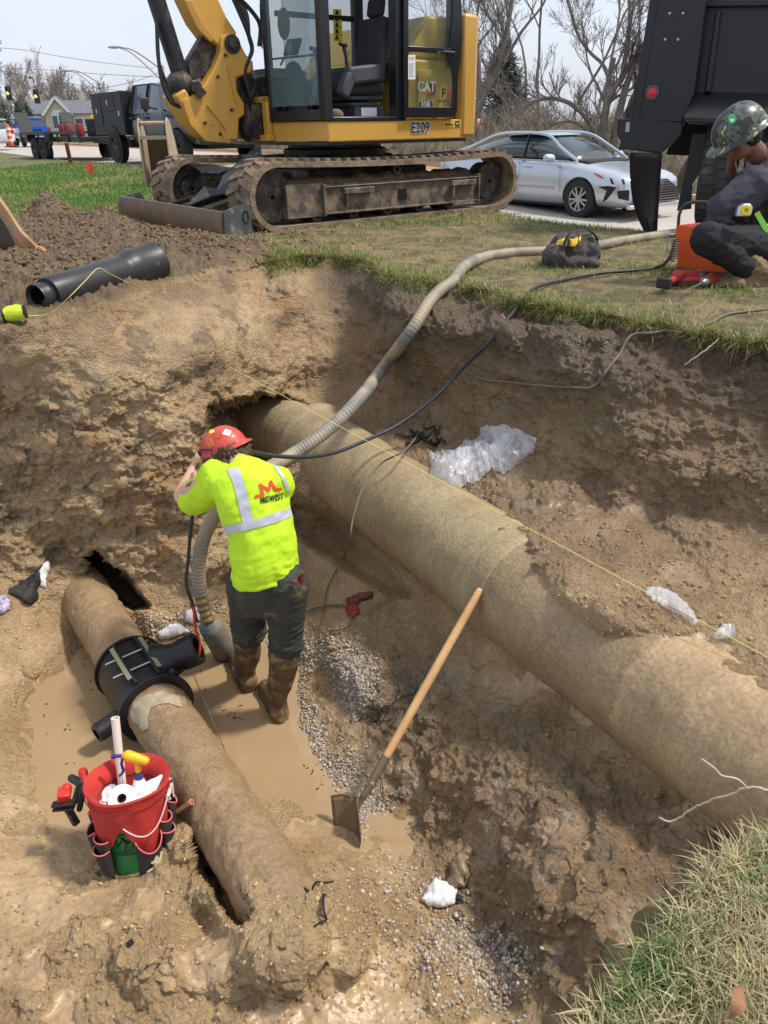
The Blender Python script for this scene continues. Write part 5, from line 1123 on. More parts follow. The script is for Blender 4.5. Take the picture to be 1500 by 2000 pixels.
m_ = MB(); m_.tube([(.180*math.sin(a), -.180*math.cos(a), .372) for a in [k*2*math.pi/40 for k in range(41)]], .0022, 5, cap=False); m_.build('rim_stitching', mat('stitch_red', lin((150, 30, 30)), .8), lin_)
# pockets: bulging pouches
def pocket(ac, aw, z0, z1, bulge, tag_=None, scoop=.03):
    mb = MB(); nu, nv = 12, 10; V = []; edge = []
    for v in range(nv+1):
        for u in range(nu+1):
            tu = u/nu*2-1; a = ac+aw*tu; zt = z1-scoop*(1-tu*tu); z = z0+(zt-z0)*v/nv
            b_ = 1.45*bulge*(1-tu*tu)**.6*(.45+.55*v/nv)*(min(1, v/1.5)**.5 if v < 2 else 1); rr = .156+.010*v/nv+b_
            V.append((rr*math.sin(a), -rr*math.cos(a), z))
            if v == nv: edge.append((rr*math.sin(a), -rr*math.cos(a), z))
    F = [(v*(nu+1)+u, v*(nu+1)+u+1, (v+1)*(nu+1)+u+1, (v+1)*(nu+1)+u) for v in range(nv) for u in range(nu)]
    mb.add(V, F); o = mb.build('pocket', BCAN, BK, smooth=60)
    q = o.modifiers.new('t', 'SOLIDIFY'); q.thickness = .003
    e = MB(); e.tube(edge, .0034, 6); e.build('pocket_trim', PNK, o); return o
pocket(.72, .36, .01, .205, .020, scoop=.06); pocket(1.30, .22, .02, .25, .018, scoop=.012); pocket(1.30, .21, .01, .19, .026, scoop=.006); pocket(1.78, .22, .05, .29, .02); pocket(-.58, .25, .01, .165, .026, scoop=.008); pocket(-.58, .26, .03, .215, .016, scoop=.006); pocket(-1.12, .24, .03, .22, .020); pocket(-1.65, .26, .06, .26, .02)
pocket(2.6, .3, .05, .24, .03); pocket(-2.4, .3, .05, .24, .03)
m_ = MB()
for pol in ([(-.04, -.02), (-.01, -.012), (0, 0), (-.015, .002), (-.02, .012), (-.005, .014), (.006, .03), (.014, .028), (.02, .012), (.03, .036), (.042, .034), (.034, .0), (.02, -.012), (-.01, -.025), (-.04, -.028)],):
    r_ = .189; m_.add([(r_*math.sin(.74+x/r_), -r_*math.cos(.74+x/r_), .085+y*1.1) for x, y in pol], [tuple(range(len(pol)))])
m_.build('pocket_logo', mat('logo_cream', lin((205, 190, 160)), .8), BK, smooth=0)
m_ = MB(); pts = [Vector((.184*math.sin(.15+t*1.55), -.184*math.cos(.15+t*1.55)-.03*math.sin(math.pi*t), .30-.07*math.sin(math.pi*min(1, t*1.25))+.06*t)) for t in [k/16 for k in range(17)]]; m_.tube(catmull(pts, 3), .003, 6)
m_.tube(catmull([pts[-1], Vector((.20, -.02, .33)), Vector((.195, .0, .39))], 6), .003, 6); bh = m_.build('bail_handle', mat('wire_pale', (.55, .53, .48), .4), BK)
m_ = MB(); m_.cyl(pts[13], pts[16], .009, n=12); m_.build('handle_grip', mat('grip_cream', (.6, .57, .48), .5), bh)
# things in the bucket (each rests in it)
pv = thing('plastic_tube', 'white plastic pipe offcut standing upright in the red bucket', 'pipe', M=bk(-.055, .05, .05))
m_ = MB(); tp = bk(-.055, .05, .05).inverted() @ P(225, 1402, Y=2.42); m_.lathe([(.0165, 0), (.0185, 0), (.0185, tp.length), (.0145, tp.length), (.0145, tp.length-.15)], (0, 0, .0), tp, 24); t_ = m_.build('tube', mat('pvc_white', lin((226, 214, 200)), .5, dirt=lin((150, 120, 84)), dirt_amt=-.02, dscale=16), pv)
x_, y_, z_ = frame(tp); m_ = MB()
for k in range(14): m_.box(tuple(tp.normalized()*(.22+k*.016)+Vector((.0105, -.0158, 0))), (.003, .0015, .009), rot=(0, .08, 0))
m_.mi = 0; mm = m_.build('printed_marking', mat('print_mauve', (.25, .16, .18), .6), t_)
sb_ = thing('spray_bottle', 'white spray bottle with yellow and purple trigger head in the red bucket', 'spray bottle', M=bk(.035, .02, .14))
WPL = mat('bottle_white', (.72, .72, .74), .4)
m_ = MB(); m_.lathe([(0, 0), (.042, 0), (.046, .02), (.046, .12), (.040, .17), (.022, .225), (.017, .235)], (0, 0, .02), (.02, .05, 1), 28); m_.build('bottle', WPL, sb_)
m_ = MB(); m_.lathe([(.02, 0), (.021, .028), (.018, .03)], (.005, .012, .25), (.02, .05, 1), 20); m_.build('purple_collar', mat('purple', lin((60, 50, 130)), .4), sb_)
m_ = MB(); m_.cyl((.006, .014, .28), (.008, .017, .34), .015, .014, n=16); m_.cap((.045, .005, .345), (-.025, .005, .372), .019, .024, 12); m_.cap((-.03, .005, .38), (-.05, .005, .37), .014, .010, 10); yh = m_.build('spray_head', mat('bottle_yellow', lin((240, 180, 30)), .4), sb_, remesh=.003, sm=2)
m_ = MB(); m_.cyl((-.045, .005, .372), (-.088, .0, .372), .008, n=12); m_.tube(catmull([(-.05, .003, .36), (-.058, .0, .33), (-.052, -.003, .30), (-.072, -.006, .275)], 6), .006, 8); m_.cyl((-.082, 0, .372), (-.096, 0, .372), .011, n=12); m_.build('trigger', mat('purple', (0, 0, 0)), sb_)
tr_ = thing('paper_roll', 'roll of white paper towel lying in the red bucket', 'paper roll', M=bk(-.005, -.052, .335))
ax = Vector((.12, -.62, .75)).normalized(); m_ = MB(); m_.lathe([(.020, .06), (.056, .06), (.060, .055), (.060, -.05), (.02, -.05), (.020, .06)], (0, 0, 0), ax, 40); m_.build('paper', mat('paper_white', (.80, .80, .80), .9, bump=.001, bscale=80), tr_)
m_ = MB(); m_.lathe([(.0205, .058), (.019, .058), (.019, -.04), (0, -.04)], (0, 0, 0), ax, 24); m_.build('cardboard_core', mat('cardboard', lin((120, 88, 60)), .9), tr_)
def crumple(name, label, cat, c, size, m, seed, amp=.02, flat=.35, parent=None, rot=0, spikes=5.0, group=None, sub=4):
    """crumpled sheet: closed lumpy shell with sharp creases"""
    bm = bmesh.new(); bmesh.ops.create_icosphere(bm, subdivisions=sub, radius=1)
    me = bpy.data.meshes.new(name); bm.to_mesh(me); bm.free()
    n = len(me.vertices); co = np.empty(n*3); me.vertices.foreach_get('co', co); co = co.reshape(-1, 3); d = co.copy()
    f = fbm(d*1.6+seed, 2, seed); g1 = fbm(d*3.2+seed, 3, seed+1, True); g2 = fbm(d*8+seed, 3, seed+3, True)
    rr = 1+.55*f+.30*g1+.10*g2
    ex = np.clip(perlin(d*1.9+seed*3.1, seed+9), 0, 1)*1.2; co = d*(rr+ex)[:, None]
    co = co*np.array(size); co[:, 2] = np.where(co[:, 2] < -size[2]*.35, -size[2]*.35, co[:, 2]); co[:, 2] += size[2]*.35
    c_, s_ = math.cos(rot), math.sin(rot); co = np.c_[co[:, 0]*c_-co[:, 1]*s_, co[:, 0]*s_+co[:, 1]*c_, co[:, 2]]
    me.vertices.foreach_set('co', co.ravel()); me.update(); me.materials.append(m); me.shade_smooth()
    me.set_sharp_from_angle(angle=R(35))
    o = bpy.data.objects.new(name, me); COL.objects.link(o); o.location = c
    if parent: o.parent = parent; return o
    return tag(o, label, cat, group)
RAGW = mat('white_rag', (.74, .73, .72), .85, dirt=lin((150, 122, 86)), dirt_amt=.06, dscale=22)
RAGW2 = mat('thin_white_paper', (.78, .79, .82), .8)
crumple('paper_towel', 'sheet of white paper towel bunched beside the spray bottle in the red bucket', 'paper towel', bk(.07, .02, .285).translation, (.07, .045, .05), RAGW2, 4, rot=.3)
crumple('paper_towel', 'white paper towel under the left side of the paper roll in the bucket', 'paper towel', bk(-.08, .01, .27).translation, (.055, .06, .035), RAGW2, 8, rot=.8)
# pliers / hammers hanging in the pockets
def clamp_tool(name, label, pts, m1, m2):
    t = thing(name, label, 'hand tool', pts[0]); m_ = MB(); m_.cap(pts[0], pts[1], .020, .017, 10); m_.cap(pts[1], pts[2], .016, .018, 10); m_.build('handle', m1, t, world=True, remesh=.004, sm=1); return t
RP = mat('tool_red', lin((205, 44, 36)), .45, dirt=lin((100, 70, 50)), dirt_amt=.05, dscale=20)
t = thing('pipe_cutter', 'red and black ratchet tool in the left bucket pocket, its jaws nearest', 'hand tool', BKO+Vector((-.20, -.02, .2)))
m_ = MB(); m_.cap(P(128, 1560, Y=2.30), P(130, 1540, Y=2.30), .020, .022); m_.box(P(125, 1552, Y=2.28), (.05, .05, .045), rot=(.2, .2, .3)); m_.build('red_body', RP, t, world=True, bevel=.006)
m_ = MB(); m_.beam(P(102, 1572, Y=2.26), P(148, 1566, Y=2.26), .03, .012); m_.beam(P(104, 1580, Y=2.26), P(146, 1576, Y=2.26), .03, .010); m_.beam(P(130, 1575, Y=2.27), P(150, 1610, Y=2.25), .028, .024); m_.build('steel_jaw', GREASE, t, world=True, bevel=.003)
t = thing('adjustable_pliers', 'black and red gripped pliers behind the ratchet tool in the left bucket pocket', 'hand tool', BKO+Vector((-.19, .05, .2)))
m_ = MB(); m_.cap(P(162, 1508, Y=2.42), P(168, 1530, Y=2.38), .020, .016); m_.build('red_grip', RP, t, world=True)
m_ = MB(); m_.cap(P(140, 1520, Y=2.42), P(158, 1530, Y=2.38), .017, .018); m_.cap(P(158, 1528, Y=2.38), P(146, 1565, Y=2.34), .017, .014); m_.cap(P(163, 1540, Y=2.36), P(155, 1580, Y=2.30), .016, .012); m_.build('black_grip', BLK, t, world=True)
t = thing('wooden_handled_tool', 'tool with a muddy wooden handle leaning out of the right bucket pocket', 'hand tool', BKO+Vector((.2, 0, .25)))
m_ = MB(); m_.cap(P(346, 1585, Y=2.28), P(372, 1568, Y=2.30), .010, .013); m_.build('handle', mat('dark_wood', lin((130, 84, 56)), .6, var=.3), t, world=True); m_ = MB(); m_.cyl(P(370, 1569, Y=2.30), P(375, 1566, Y=2.30), .0135, n=14); m_.build('handle_end', mat('pink_paint', lin((200, 130, 110)), .6), t, world=True)
# ---- shovel
WOOD = mat('ash_wood', lin((214, 172, 122)), .5, col2=lin((190, 144, 96)), vscale=5, dirt=lin((150, 118, 82)), dirt_amt=-.05, dscale=14)
hT = P(935, 1156, Y=2.98); hB = P(742, 1500, Y=2.52)
for q_ in ((935, 1156), (900, 1220), (850, 1310), (800, 1400), (742, 1500), (700, 1580)): print('shovel', q_, gsurf(*q_))
SH = thing('shovel', 'long wooden handled shovel leaning against the big pipe with its blade in the puddle', 'shovel', hB)
m_ = MB(); n_ = 14; m_.tube([hT.lerp(hB, k/n_) for k in range(n_+1)], [.0165]+[.0178+.0025*math.sin(math.pi*k/n_) for k in range(1, n_+1)], 14); m_.cap(hT-(hB-hT).normalized()*.004, hT+(hB-hT)*.02, .0165, .0175); m_.build('handle', WOOD, SH, world=True)
SHS = mat('muddy_shovel_steel', lin((120, 104, 82)), .45, metal=.3, dirt=lin((134, 108, 76)), dirt_amt=.35, dscale=12)
neck = catmull([hB-(hB-hT).normalized()*.06*-1*-1, hB+(hB-hT).normalized()*.06, P(724, 1535, Y=2.47), P(706, 1562, Y=2.44), P(694, 1588, Y=2.41)], 6)
m_ = MB(); m_.tube(neck, [.021]*6+[.019]*6+[.016]*6+[.012]*7, 12); m_.build('socket', SHS, SH, world=True)
bt_ = P(688, 1556, Y=2.43); tip = P(698, 1650, z=-1.87); dn = (tip-bt_).normalized(); sx_ = P(726, 1600, Y=2.30)-P(664, 1580, Y=2.46); sx_ = (sx_-dn*sx_.dot(dn)).normalized(); nn = dn.cross(sx_)
m_ = MB(); V = []; nu, nv = 12, 12; Lb = .25
for v in range(nv+1):
    t = v/nv; hw = .105*(1 if t < .55 else math.cos((t-.55)/.45*1.35)); 
    for u in range(nu+1):
        q = u/nu*2-1; V.append(bt_+dn*Lb*t+sx_*hw*q+nn*(.045*q*q-.018*math.exp(-(q/.18)**2)*(1-t)))
m_.add(V, [(v*(nu+1)+u, v*(nu+1)+u+1, (v+1)*(nu+1)+u+1, (v+1)*(nu+1)+u) for v in range(nv) for u in range(nu)])
for q in (-1, 1): m_.tube([bt_+sx_*.012*q+nn*(.0), bt_+sx_*.06*q+nn*.010-dn*.004, bt_+sx_*.105*q+nn*.043], .006, 6)
ob = m_.build('blade', SHS, SH, world=True, smooth=60); q = ob.modifiers.new('t', 'SOLIDIFY'); q.thickness = .003
# ---- submersible pump, hoses
PUMP = thing('pump', 'blue and muddy submersible pump standing in the water beside the worker', 'pump', P(428, 1275, z=-1.87))
pa_, pb_ = P(438, 1270, z=-1.82), P(408, 1215, Y=3.52)
PM = mat('pump_metal', lin((150, 130, 98)), .5, metal=.1, col2=lin((86, 108, 124)), vscale=6, dirt=lin((120, 98, 66)), dirt_amt=.5, dscale=9)
ax = (pb_-pa_); m_ = MB(); Lp_ = ax.length; m_.lathe([(.0, 0), (.068, .0), (.070, .05), (.070, Lp_*.86), (.060, Lp_*.92), (.03, Lp_), (0, Lp_)], pa_, ax, 32); m_.build('pump_body', PM, PUMP, world=True)
m_ = MB(); m_.lathe([(0, -.06), (.064, -.06), (.072, -.05), (.072, .002), (.069, .003)], pa_, ax, 32); m_.build('strainer', GREASE, PUMP, world=True)
m_ = MB(); cpts = catmull([pb_, P(398, 1190, Y=3.55), P(391, 1160, Y=3.58)], 5); m_.tube(cpts, [.034, .036, .030, .038, .030, .038, .032, .040, .032, .038, .034], 16); m_.build('camlock_coupling', mat('muddy_brass', lin((146, 122, 80)), .5, metal=.3, dirt=lin((110, 90, 60)), dirt_amt=.4, dscale=12), PUMP, world=True)
HOSE = bpy.data.materials.new('ribbed_hose'); HOSE.use_nodes = True
def hose_mat(m, c1, c2, mud, ribs):
    nt = m.node_tree; b = nt.nodes['Principled BSDF']; L = nt.links.new; N = nt.nodes.new
    tc = N('ShaderNodeTexCoord'); n = N('ShaderNodeTexNoise'); n.inputs['Scale'].default_value = 6; n.inputs['Detail'].default_value = 9; L(tc.outputs['Object'], n.inputs['Vector'])
    a = N('ShaderNodeAttribute'); a.attribute_name = 'rib'
    r1 = N('ShaderNodeMapRange'); r1.inputs['From Min'].default_value = .40; r1.inputs['From Max'].default_value = .56; L(n.outputs['Fac'], r1.inputs['Value'])
    m1 = N('ShaderNodeMixRGB'); m1.inputs['Color1'].default_value = (*c1, 1); m1.inputs['Color2'].default_value = (*c2, 1); L(a.outputs['Fac'], m1.inputs['Fac'])
    m2 = N('ShaderNodeMixRGB'); L(r1.outputs[0], m2.inputs['Fac']); L(m1.outputs[0], m2.inputs['Color1']); m2.inputs['Color2'].default_value = (*mud, 1); L(m2.outputs[0], b.inputs['Base Color']); b.inputs['Roughness'].default_value = .6
hose_mat(HOSE, lin((142, 138, 124)), lin((92, 98, 100)), lin((156, 142, 118)), 0)
def ribbed(name, label, pts, rad, m, pitch=.022, amp=.0035, cat='hose', n=18, group=None):
    pts = [Vector(p) for p in pts]; L_ = sum((pts[i+1]-pts[i]).length for i in range(len(pts)-1)); K = int(L_/pitch*4)
    # resample
    cum = [0]
    for i in range(len(pts)-1): cum.append(cum[-1]+(pts[i+1]-pts[i]).length)
    out = []; rr = []; at_ = []
    j = 0
    for k in range(K+1):
        s = L_*k/K
        while j < len(pts)-2 and cum[j+1] < s: j += 1
        t = (s-cum[j])/max(1e-9, cum[j+1]-cum[j]); out.append(pts[j].lerp(pts[j+1], min(1, t))); w_ = .5+.5*math.cos(2*math.pi*s/pitch); rr.append(rad+amp*w_); at_ += [w_]*n
    mb = MB(); mb.tube(out, rr, n); o = mb.build(name, m, smooth=60); a = o.data.attributes.new('rib', 'FLOAT', 'POINT'); a.data.foreach_set('value', at_)
    return tag(o, label, cat, group)
def gl(px, py, lift): return ('g', px, py, lift)
def rs(q):
    if q[0] == 'g': g_ = gsurf(q[1], q[2]); return g_+(CAMP-g_).normalized()*q[3]
    return P(*q[:2], **q[2])
def chain(L_): return catmull([rs(q) for q in L_], 10)
zz = lambda px, py, z: (px, py, dict(z=z)); yy_ = lambda px, py, Y: (px, py, dict(Y=Y))
ribbed('suction_hose', 'thick ribbed discharge hose climbing from the pump up over the bank and across the grass', chain([yy_(391, 1160, 3.58), yy_(388, 1110, 3.60), yy_(398, 1050, 3.62), yy_(425, 1000, 3.62), yy_(480, 940, 3.66), yy_(560, 895, 3.95), yy_(640, 840, 4.15), yy_(705, 775, 4.40), gl(752, 715, .16), gl(800, 650, .10), gl(850, 588, .07), gl(884, 548, .055), zz(905, 522, .05), zz(945, 503, .03), zz(1000, 494, .03), zz(1060, 491, .03), zz(1140, 484, .03), zz(1220, 470, .03), zz(1300, 458, .02), zz(1360, 450, .0)]), .036, HOSE)
def cable(name, label, L_, rad, m, cat='cable', k=8, group=None):
    mb = MB(); mb.tube(catmull([rs(q) for q in L_], k), rad, 8); return tag(mb.build(name, m, smooth=80), label, cat, group)
RUBB = mat('black_rubber_cable', (.03, .032, .034), .5, dirt=lin((120, 106, 84)), dirt_amt=.22, dscale=14)
cable('electric_cable', 'heavy black cable from the grass down behind the hard hat of the standing worker', [yy_(486, 880, 3.42), yy_(520, 888, 3.5), yy_(585, 893, 3.65), yy_(650, 885, 3.85), yy_(710, 862, 4.05), yy_(780, 828, 4.25), yy_(850, 775, 4.4), gl(905, 720, .12), gl(955, 670, .08), gl(1000, 612, .05), gl(1025, 582, .03), zz(1050, 560, .02), zz(1110, 545, .02), zz(1180, 533, .02), zz(1240, 528, .02), zz(1290, 520, .03), zz(1310, 500, .10)], .011, RUBB)
cable('pump_cable', 'black power cable hanging from the raised arm down to the pump', [yy_(378, 990, 3.50), yy_(372, 1040, 3.52), yy_(368, 1090, 3.52), yy_(364, 1140, 3.5), yy_(376, 1180, 3.48), yy_(384, 1215, 3.44)], .010, RUBB)
cable('red_cable', 'short red cable curling down beside the pump to the water', [yy_(379, 1185, 3.46), yy_(381, 1225, 3.40), yy_(390, 1255, 3.34), yy_(389, 1280, 3.26), yy_(384, 1296, 3.2)], .008, mat('cable_red', lin((190, 50, 38)), .5))
CBL = mat('muddy_grey_cable', lin((112, 102, 86)), .65, var=.3, vscale=20)
def gch(L_, lift): return [(gsurf(*q[:2])+(CAMP-gsurf(*q[:2])).normalized()*lift) if len(q) == 2 else P(*q[:2], **q[2]) for q in L_]
def gcable(name, label, L_, rad, m, cat='cable', lift=.012, k=8):
    mb = MB(); mb.tube(catmull(gch(L_, lift), k), rad, 8); return tag(mb.build(name, m, smooth=80), label, cat)
gcable('thin_cable', 'thin grey cable looping over the right bank wall from the grass edge', [(915, 727), (940, 735), (960, 742), (990, 746), (1020, 748), (1055, 752), (1090, 755), (1120, 757), (1150, 757), (1170, 748), (1185, 735), (1200, 712), (1212, 690), (1228, 668), (1245, 655), (1270, 648), (1300, 645), (1330, 642), (1360, 638), (1390, 628), (1420, 615), (1460, 609), (1500, 606), (1560, 604)], .0075, CBL, lift=.03)
gcable('thin_cable', 'thin muddy cable hanging over the big pipe and looping on the ground beside the worker', [(832, 800), (822, 825), (815, 840), yy_(790, 880, 4.0), yy_(745, 905, 3.98), yy_(710, 950, 3.84), yy_(690, 1010, 3.68), yy_(682, 1060, 3.66), (672, 1090), (655, 1115), (643, 1140), (636, 1160), (633, 1185), (634, 1205), (645, 1233), (660, 1237), (672, 1236), (684, 1228), (690, 1215), (688, 1195), (680, 1185), (660, 1182), (640, 1182), (615, 1188), (595, 1194)], .0055, CBL, lift=.03)
cable('wire', 'thin dark wire leaning from the branch outlet across the water', [yy_(378, 1318, 3.05), yy_(400, 1370, 2.95), yy_(425, 1430, 2.82), yy_(442, 1472, 2.68)], .0022, mat('dark_wire', (.08, .08, .08), .5))
cable('string_line', 'taut pale yellow string line stretched right across the pit', [gl(440, 712, .01), yy_(1560, 1317, 2.06)], .0014, mat('string_yellow', lin((226, 216, 120)), .7), 'string')
# ---- rags, bags and debris
PLB = bpy.data.materials.new('clear_plastic_bag'); PLB.use_nodes = True; b_ = PLB.node_tree.nodes['Principled BSDF']; b_.inputs['Base Color'].default_value = (.86, .86, .90, 1); b_.inputs['Roughness'].default_value = .22; b_.inputs['Alpha'].default_value = .24; b_.inputs['Specular IOR Level'].default_value = .7
def on(px, py, dz=0): return gsurf(px, py)+Vector((0, 0, dz))
def sheet_bag(name, label, outline, m, seed, h=.10, cat='plastic bag', parent=None, step=6, amp=.03):
    """a limp film: an outline lying on the ground, pulled up into creased folds"""
    bm = bmesh.new(); bm.faces.new([bm.verts.new((a, b, 0)) for a, b in outline]); bmesh.ops.triangulate(bm, faces=bm.faces)
    for k in range(7):
        es = [e for e in bm.edges if e.calc_length() > step]
        if not es: break
        bmesh.ops.subdivide_edges(bm, edges=es, cuts=1); bmesh.ops.triangulate(bm, faces=bm.faces)
    pts = np.array([v.co[:] for v in bm.verts]); dd = seg_dist(pts[:, 0], pts[:, 1], outline+[outline[0]]); mx = dd.max()
    f = fbm(np.c_[pts[:, 0]/60, pts[:, 1]/60, pts[:, 0]*0+seed], 4, seed, True); g = fbm(np.c_[pts[:, 0]/16, pts[:, 1]/16, pts[:, 0]*0+seed], 3, seed+2, True)
    for v, d0, f_, g_ in zip(bm.verts, dd, f, g):
        q = gsurf(v.co.x, v.co.y); toc = (CAMP-q).normalized(); up = (toc*.5+Vector((0, 0, 1))*.5)
        v.co = q+up*(.012+h*min(1, (d0/mx)*2)**.6*(.45+.55*f_)+amp*.5*g_)
    me = bpy.data.meshes.new(name); bm.to_mesh(me); bm.free(); me.materials.append(m); me.shade_smooth(); me.set_sharp_from_angle(angle=R(60))
    o = bpy.data.objects.new(name, me); COL.objects.link(o); q = o.modifiers.new('t', 'SOLIDIFY'); q.thickness = .0015
    return tag(o, label, cat)
sheet_bag('plastic_bag', 'large crumpled clear plastic bag on the shelf behind the big pipe', [(838, 890), (862, 882), (890, 880), (905, 862), (930, 862), (950, 842), (985, 834), (1010, 842), (1054, 864), (1038, 890), (1010, 915), (985, 930), (960, 928), (935, 945), (912, 948), (885, 964), (868, 962), (850, 938)], PLB, 3, .10, amp=.03)
sheet_bag('plastic_bag', 'second layer of clear film bunched on top of the large plastic bag', [(880, 888), (905, 868), (935, 864), (960, 872), (985, 850), (1008, 850), (1000, 880), (975, 905), (945, 915), (905, 938), (880, 930)], PLB, 13, .12, amp=.035)
sheet_bag('plastic_film', 'torn muddy strip of plastic film lying under the string line near the right edge', [(1262, 1158), (1290, 1156), (1318, 1172), (1345, 1196), (1362, 1222), (1352, 1228), (1325, 1212), (1300, 1196), (1272, 1190), (1258, 1176)], PLB, 5, .03, 'plastic film', amp=.02)
sheet_bag('plastic_film', 'small corner of plastic film under the string line at the right edge', [(1388, 1248), (1410, 1226), (1432, 1226), (1424, 1244), (1436, 1250), (1398, 1252)], PLB, 6, .04, 'plastic film', amp=.02)
sheet_bag('rag', 'white rag lying in the gravel at the bottom of the pit', [(822, 1762), (838, 1738), (850, 1722), (872, 1722), (892, 1738), (888, 1768), (862, 1776), (836, 1772)], RAGW, 7, .04, 'rag', amp=.02)
sheet_bag('rag', 'muddy brown plastic wrapper above the white rag', [(870, 1722), (880, 1690), (896, 1668), (914, 1650), (918, 1662), (908, 1690), (916, 1712), (908, 1728), (888, 1736)], mat('muddy_film', lin((140, 120, 90)), .4, var=.3, vscale=20), 8, .03, 'wrapper', amp=.02)
sheet_bag('rag', 'white rag nearest the pump on the gravel', [(362, 1196), (385, 1186), (405, 1192), (412, 1212), (396, 1210), (380, 1222), (362, 1214)], RAGW, 9, .04, 'rag', amp=.02)
sheet_bag('rag', 'white rag left of the pump, by the gravel', [(306, 1240), (318, 1232), (330, 1222), (345, 1218), (362, 1228), (372, 1236), (352, 1242), (334, 1248), (316, 1252)], RAGW, 10, .04, 'rag', amp=.02)
sheet_bag('rag', 'white rag draped high on the left mud slope', [(74, 1118), (84, 1102), (96, 1096), (100, 1112), (92, 1124), (90, 1150), (80, 1146), (76, 1134)], RAGW, 11, .03, 'rag', amp=.015)
sheet_bag('rag', 'purple and white wrapper at the left edge', [(0, 1166), (12, 1164), (22, 1176), (20, 1192), (4, 1202), (-8, 1200), (-6, 1170)], mat('wrapper_white', lin((214, 206, 220)), .6, col2=lin((90, 70, 120)), vscale=30), 12, .03, 'wrapper', amp=.015)
sheet_bag('rag', 'black rag heaped on the left mud slope', [(20, 1150), (40, 1142), (60, 1126), (78, 1120), (84, 1138), (74, 1152), (76, 1172), (60, 1186), (44, 1178), (34, 1168), (16, 1160)], mat('black_rag', lin((52, 46, 42)), .7, var=.3, vscale=20), 14, .04, 'rag', amp=.02)
sheet_bag('red_rag', 'red and brown cloth half buried under the big pipe by the cable loop', [(680, 1182), (700, 1180), (704, 1200), (694, 1214), (682, 1208), (676, 1194)], mat('red_cloth', lin((150, 52, 44)), .6, var=.3, vscale=20), 15, .04, 'rag', amp=.015)
sheet_bag('red_rag', 'brown striped cloth lying above the red cloth', [(676, 1172), (700, 1160), (728, 1156), (726, 1168), (706, 1174), (700, 1182), (680, 1182)], mat('brown_cloth', lin((112, 64, 50)), .7, var=.3, vscale=20), 16, .03, 'rag', amp=.015)
BLD = mat('black_debris', (.02, .018, .016), .5)
def squiggle(name, label, px, py, w, h, n, rad, seed, m=BLD, cat='roots', thick=1, surf=None):
    rr = random.Random(seed); mb = MB()
    for k in range(n):
        x, y = px+rr.uniform(-.5, .5)*w, py+rr.uniform(-.5, .5)*h; a = rr.uniform(0, 6.28); pts = []
        for q in range(6):
            pts.append((surf(x, y) if surf else gsurf(x, y)+Vector((0, 0, rad+rr.uniform(0, .02))))); a += rr.uniform(-.9, .9); x += math.cos(a)*w*.18; y += math.sin(a)*h*.18
        mb.tube(catmull(pts, 3), [rad*(1-.5*i/15) for i in range(16)], 5)
    return tag(mb.build(name, m, smooth=60), label, cat)
squiggle('black_roots', 'tangle of black rootlets on the slope left of the shovel handle', 755, 1395, 60, 50, 9, .0035, 1)
squiggle('black_roots', 'long black rootlet below the tangle left of the shovel handle', 722, 1480, 40, 70, 2, .0035, 2)
squiggle('black_roots', 'black rootlet on the slope right of the shovel handle', 862, 1460, 40, 50, 1, .003, 3)
squiggle('black_debris', 'tangle of black cable and strip on the ledge beyond the big pipe', 828, 850, 60, 24, 9, .009, 4, cat='debris')
squiggle('black_strap', 'black strap scrap lying over the buried end of the lower pipe', 590, 1745, 90, 70, 3, .006, 5, cat='strap')
crumple('black_scrap', 'shiny black lump of scrap on the mud at the bottom centre', 'debris', on(622, 1872, .0), (.014, .01, .009), BLD, 5, sub=3)
crumple('black_scrap', 'dark lump of scrap on the mud mound below the bucket', 'debris', on(270, 1873, 0), (.008, .01, .012), BLD, 6, sub=3)
crumple('black_scrap', 'black lump beside the white rag in the gravel', 'debris', on(896, 1758, 0), (.012, .016, .012), BLD, 7, sub=3)
# floating bits on the water
mb = MB(); rr = random.Random(5)
for k in range(46):
    px, py = rr.choice([(110, 1430), (140, 1480), (200, 1330), (420, 1330), (440, 1390), (620, 1500), (640, 1530), (100, 1380), (400, 1300), (180, 1290)]); q = P(px+rr.uniform(-30, 30), py+rr.uniform(-18, 18), z=WATER_Z+.003); a = rr.uniform(0, 6.3); l = rr.uniform(.004, .014); d_ = Vector((math.cos(a), math.sin(a), 0)); e_ = Vector((-d_.y, d_.x, 0))
    mb.plate([q-d_*l, q+e_*l*.3, q+d_*l, q-e_*l*.3], (0, 0, 1), .001)
stuff(mb.build('leaf_bits', mat('leaf_brown', lin((70, 48, 30)), .8), smooth=0), 'small brown leaf bits floating on the muddy water', 'leaves')
sq = lambda x, y: P(x, y, z=WATER_Z+.004)
squiggle('purple_scrap', 'thin purple scrap of film floating on the water', 462, 1392, 34, 14, 3, .002, 8, mat('purple_scrap', lin((110, 60, 60)), .6), 'scrap', surf=sq)
